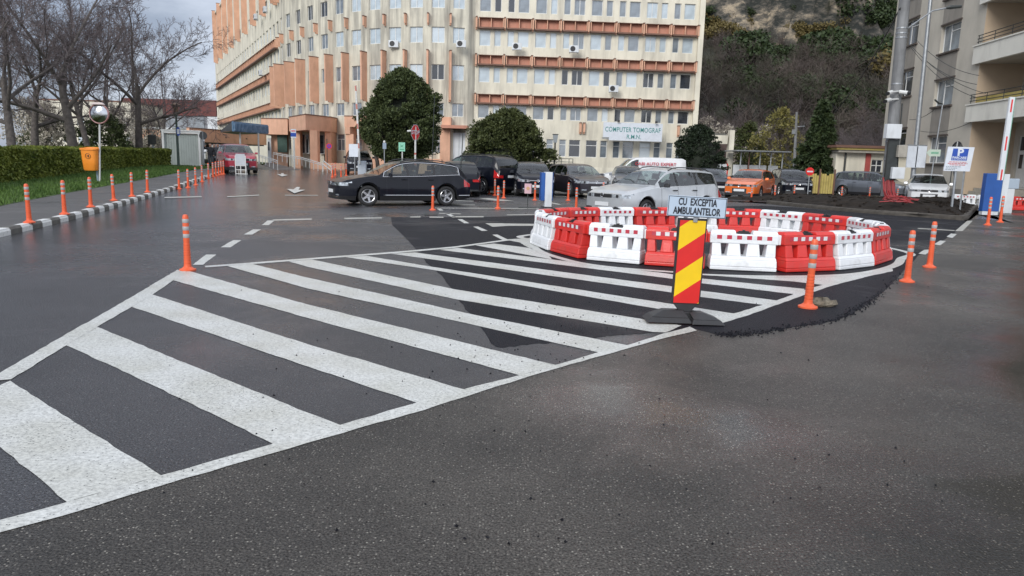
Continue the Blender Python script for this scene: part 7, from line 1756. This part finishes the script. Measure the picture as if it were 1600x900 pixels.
def hillpt(u, v):   # march the view ray to the hill
    d = Vector(ray(u, v)); d.normalize(); t = 70
    while t < 260:
        p = Vector((0,0,HC))+d*t
        if hz(p.x, p.y) > p.z: return p
        t += 1
    return None
def patch(u0, u1, v0, v1, n, sc0, sc1, lst, k=3, dz=1.0):
    for _ in range(n):
        p = hillpt(r3.uniform(u0, u1), r3.uniform(v0, v1))
        if p: lst.append((p.x, p.y, p.z+dz, r3.uniform(sc0, sc1), r3.uniform(0, 6), r3.randrange(k)))
g1 = []; patch(1140,1195,96,124,15,.8,1.3,g1,dz=2.0); patch(1262,1392,94,134,38,.8,1.5,g1,dz=2.0); patch(1180,1240,95,125,14,.6,1.1,g1); patch(1090,1400,8,45,16,.4,.9,g1,dz=-.6); patch(1320,1400,0,60,26,.8,1.4,g1); patch(1090,1390,100,200,46,.6,1.2,g1)
join_copies(cp, g1, leaf('leaf_pine_hill', (.014,.026,.011), (.048,.070,.024)), 'hillside_pines', 'dark green pines and shrubs scattered over the hillside')
g2_ = []; patch(1086,1165,48,72,20,.7,1.1,g2_); patch(1240,1262,55,72,4,.6,.9,g2_); patch(1368,1402,118,150,12,.8,1.3,g2_,dz=2.2); patch(1200,1320,50,70,10,.5,.8,g2_)
join_copies(cp, g2_, leaf('leaf_ochre', (.075,.060,.022), (.16,.125,.045)), 'hillside_shrubs', 'ochre yellow shrubs below the cliff')
for u, v, Y, k, s, l, rz in ((1360,235,62,2,.72,'dark bare tree left of the concrete pole in front of the hill',1.2),(1338,245,66,2,.6,'smaller bare tree left of the dark one at the hill foot',3.2),(1150,240,80,2,.6,'bare tree above the blossoming trees at the hill foot',4.4),(1310,240,70,1,.55,'bare tree behind the conifer top',.5),(1230,230,82,2,.65,'bare tree behind the yellow green shrub',2.2),(1390,235,58,1,.6,'bare tree just behind the concrete pole',5.2)):
    q = AT(u, v, Y); plant_tree('bare_tree', l, q.x, Y, max(0, hz(q.x, Y)-.2), protos[k], rz, s, group='bare trees at the foot of the hill')
# hedge ------------------------------------------------------------------------
hA, hB = Vector((-16.6,16.5)), Vector((-23.7,51.5)); hd_ = (hB-hA).normalized(); hn = Vector((hd_.y,-hd_.x)); hL = (hB-hA).length
ht = thing('hedge', 'long clipped yellow green hedge in front of the bare trees', 'hedge', (hA.x, hA.y, 0), world=True)
b = MB(); ns = 70
for i in range(ns):
    s0, s1 = hL*i/ns, hL*(i+1)/ns; P = lambda s, o: (hA.x+hd_.x*s+hn.x*o, hA.y+hd_.y*s+hn.y*o); z0 = gz(*P(s0,0))
    j = .07*math.sin(i*1.7); b.wbox(P(s0,0), P(s1,0), hn, -1.2, -.26+j*.5, z0+.1, 1.44+.03*math.sin(i*2.3)+.12*min(1,z0*2))
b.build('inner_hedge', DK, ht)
r4 = np.random.RandomState(4); n = 52000
s = hL*r4.rand(n)**.8; s = np.where(r4.rand(n) < .5, hL*r4.rand(n), s)
front = r4.rand(n) < .66
zf = np.where(front, .13+1.36*r4.rand(n), 1.46+.06*r4.rand(n)); of = np.where(front, -.12+.14*r4.rand(n)+.05*np.sin(s*1.9)+.05*np.sin(s*.63+zf*2.5), -1.25*r4.rand(n))
zf = zf+np.where(front, 0, .035*np.sin(s*1.3)+.03*np.sin(s*3.1)); gzz = np.array([gz(hA.x+hd_.x*q_, hA.y+hd_.y*q_) for q_ in s]); zf = zf+gzz*.35
p = np.stack([hA.x+hd_.x*s+hn.x*of, hA.y+hd_.y*s+hn.y*of, zf], 1)
a = r4.normal(size=(n,3))+np.array([0,0,.6]); a /= np.linalg.norm(a, axis=1)[:,None]; c = np.cross(a, r4.normal(size=(n,3))); c /= np.linalg.norm(c, axis=1)[:,None]; sz = .085*r4.uniform(.6,1.4,size=(n,1))
ob('foliage', leaf_mesh(np.stack([p-c*sz*.4, p+a*sz*.6, p+c*sz*.4, p-a*sz*.6], 1).reshape(-1,3), LEAF_H, 'foliage'), ht, -Vector(ht['wc']))
# grass verge
n = 30000; y = 14+36*r4.rand(n)**1.1; xe = np.array([sampleY(E_, q_) for q_ in y]); wv = np.array([min(xe[i], sampleY(KS, y[i])-1.34)-(hA.x+(y[i]-hA.y)*hd_.x/hd_.y) for i in range(n)])
x = xe-.0-np.clip(wv,.5,9)*r4.rand(n)**1.0-.02; z = np.array([gz(x[i], y[i]) for i in range(n)])+.12
hgt = r4.uniform(.05,.16,size=n); ang = r4.rand(n)*6.28; wd = .022
P0_ = np.stack([x+np.cos(ang)*wd, y+np.sin(ang)*wd, z], 1); P1_ = np.stack([x-np.cos(ang)*wd, y-np.sin(ang)*wd, z], 1); P2_ = np.stack([x+r4.normal(size=n)*.04, y+r4.normal(size=n)*.04, z+hgt], 1)
tag(ob('verge_grass', leaf_mesh(np.stack([P0_, P1_, P2_], 1).reshape(-1,3), LEAF_G, 'verge_grass', 3)), 'short green grass between the pavement and the hedge', 'grass', kind='stuff')
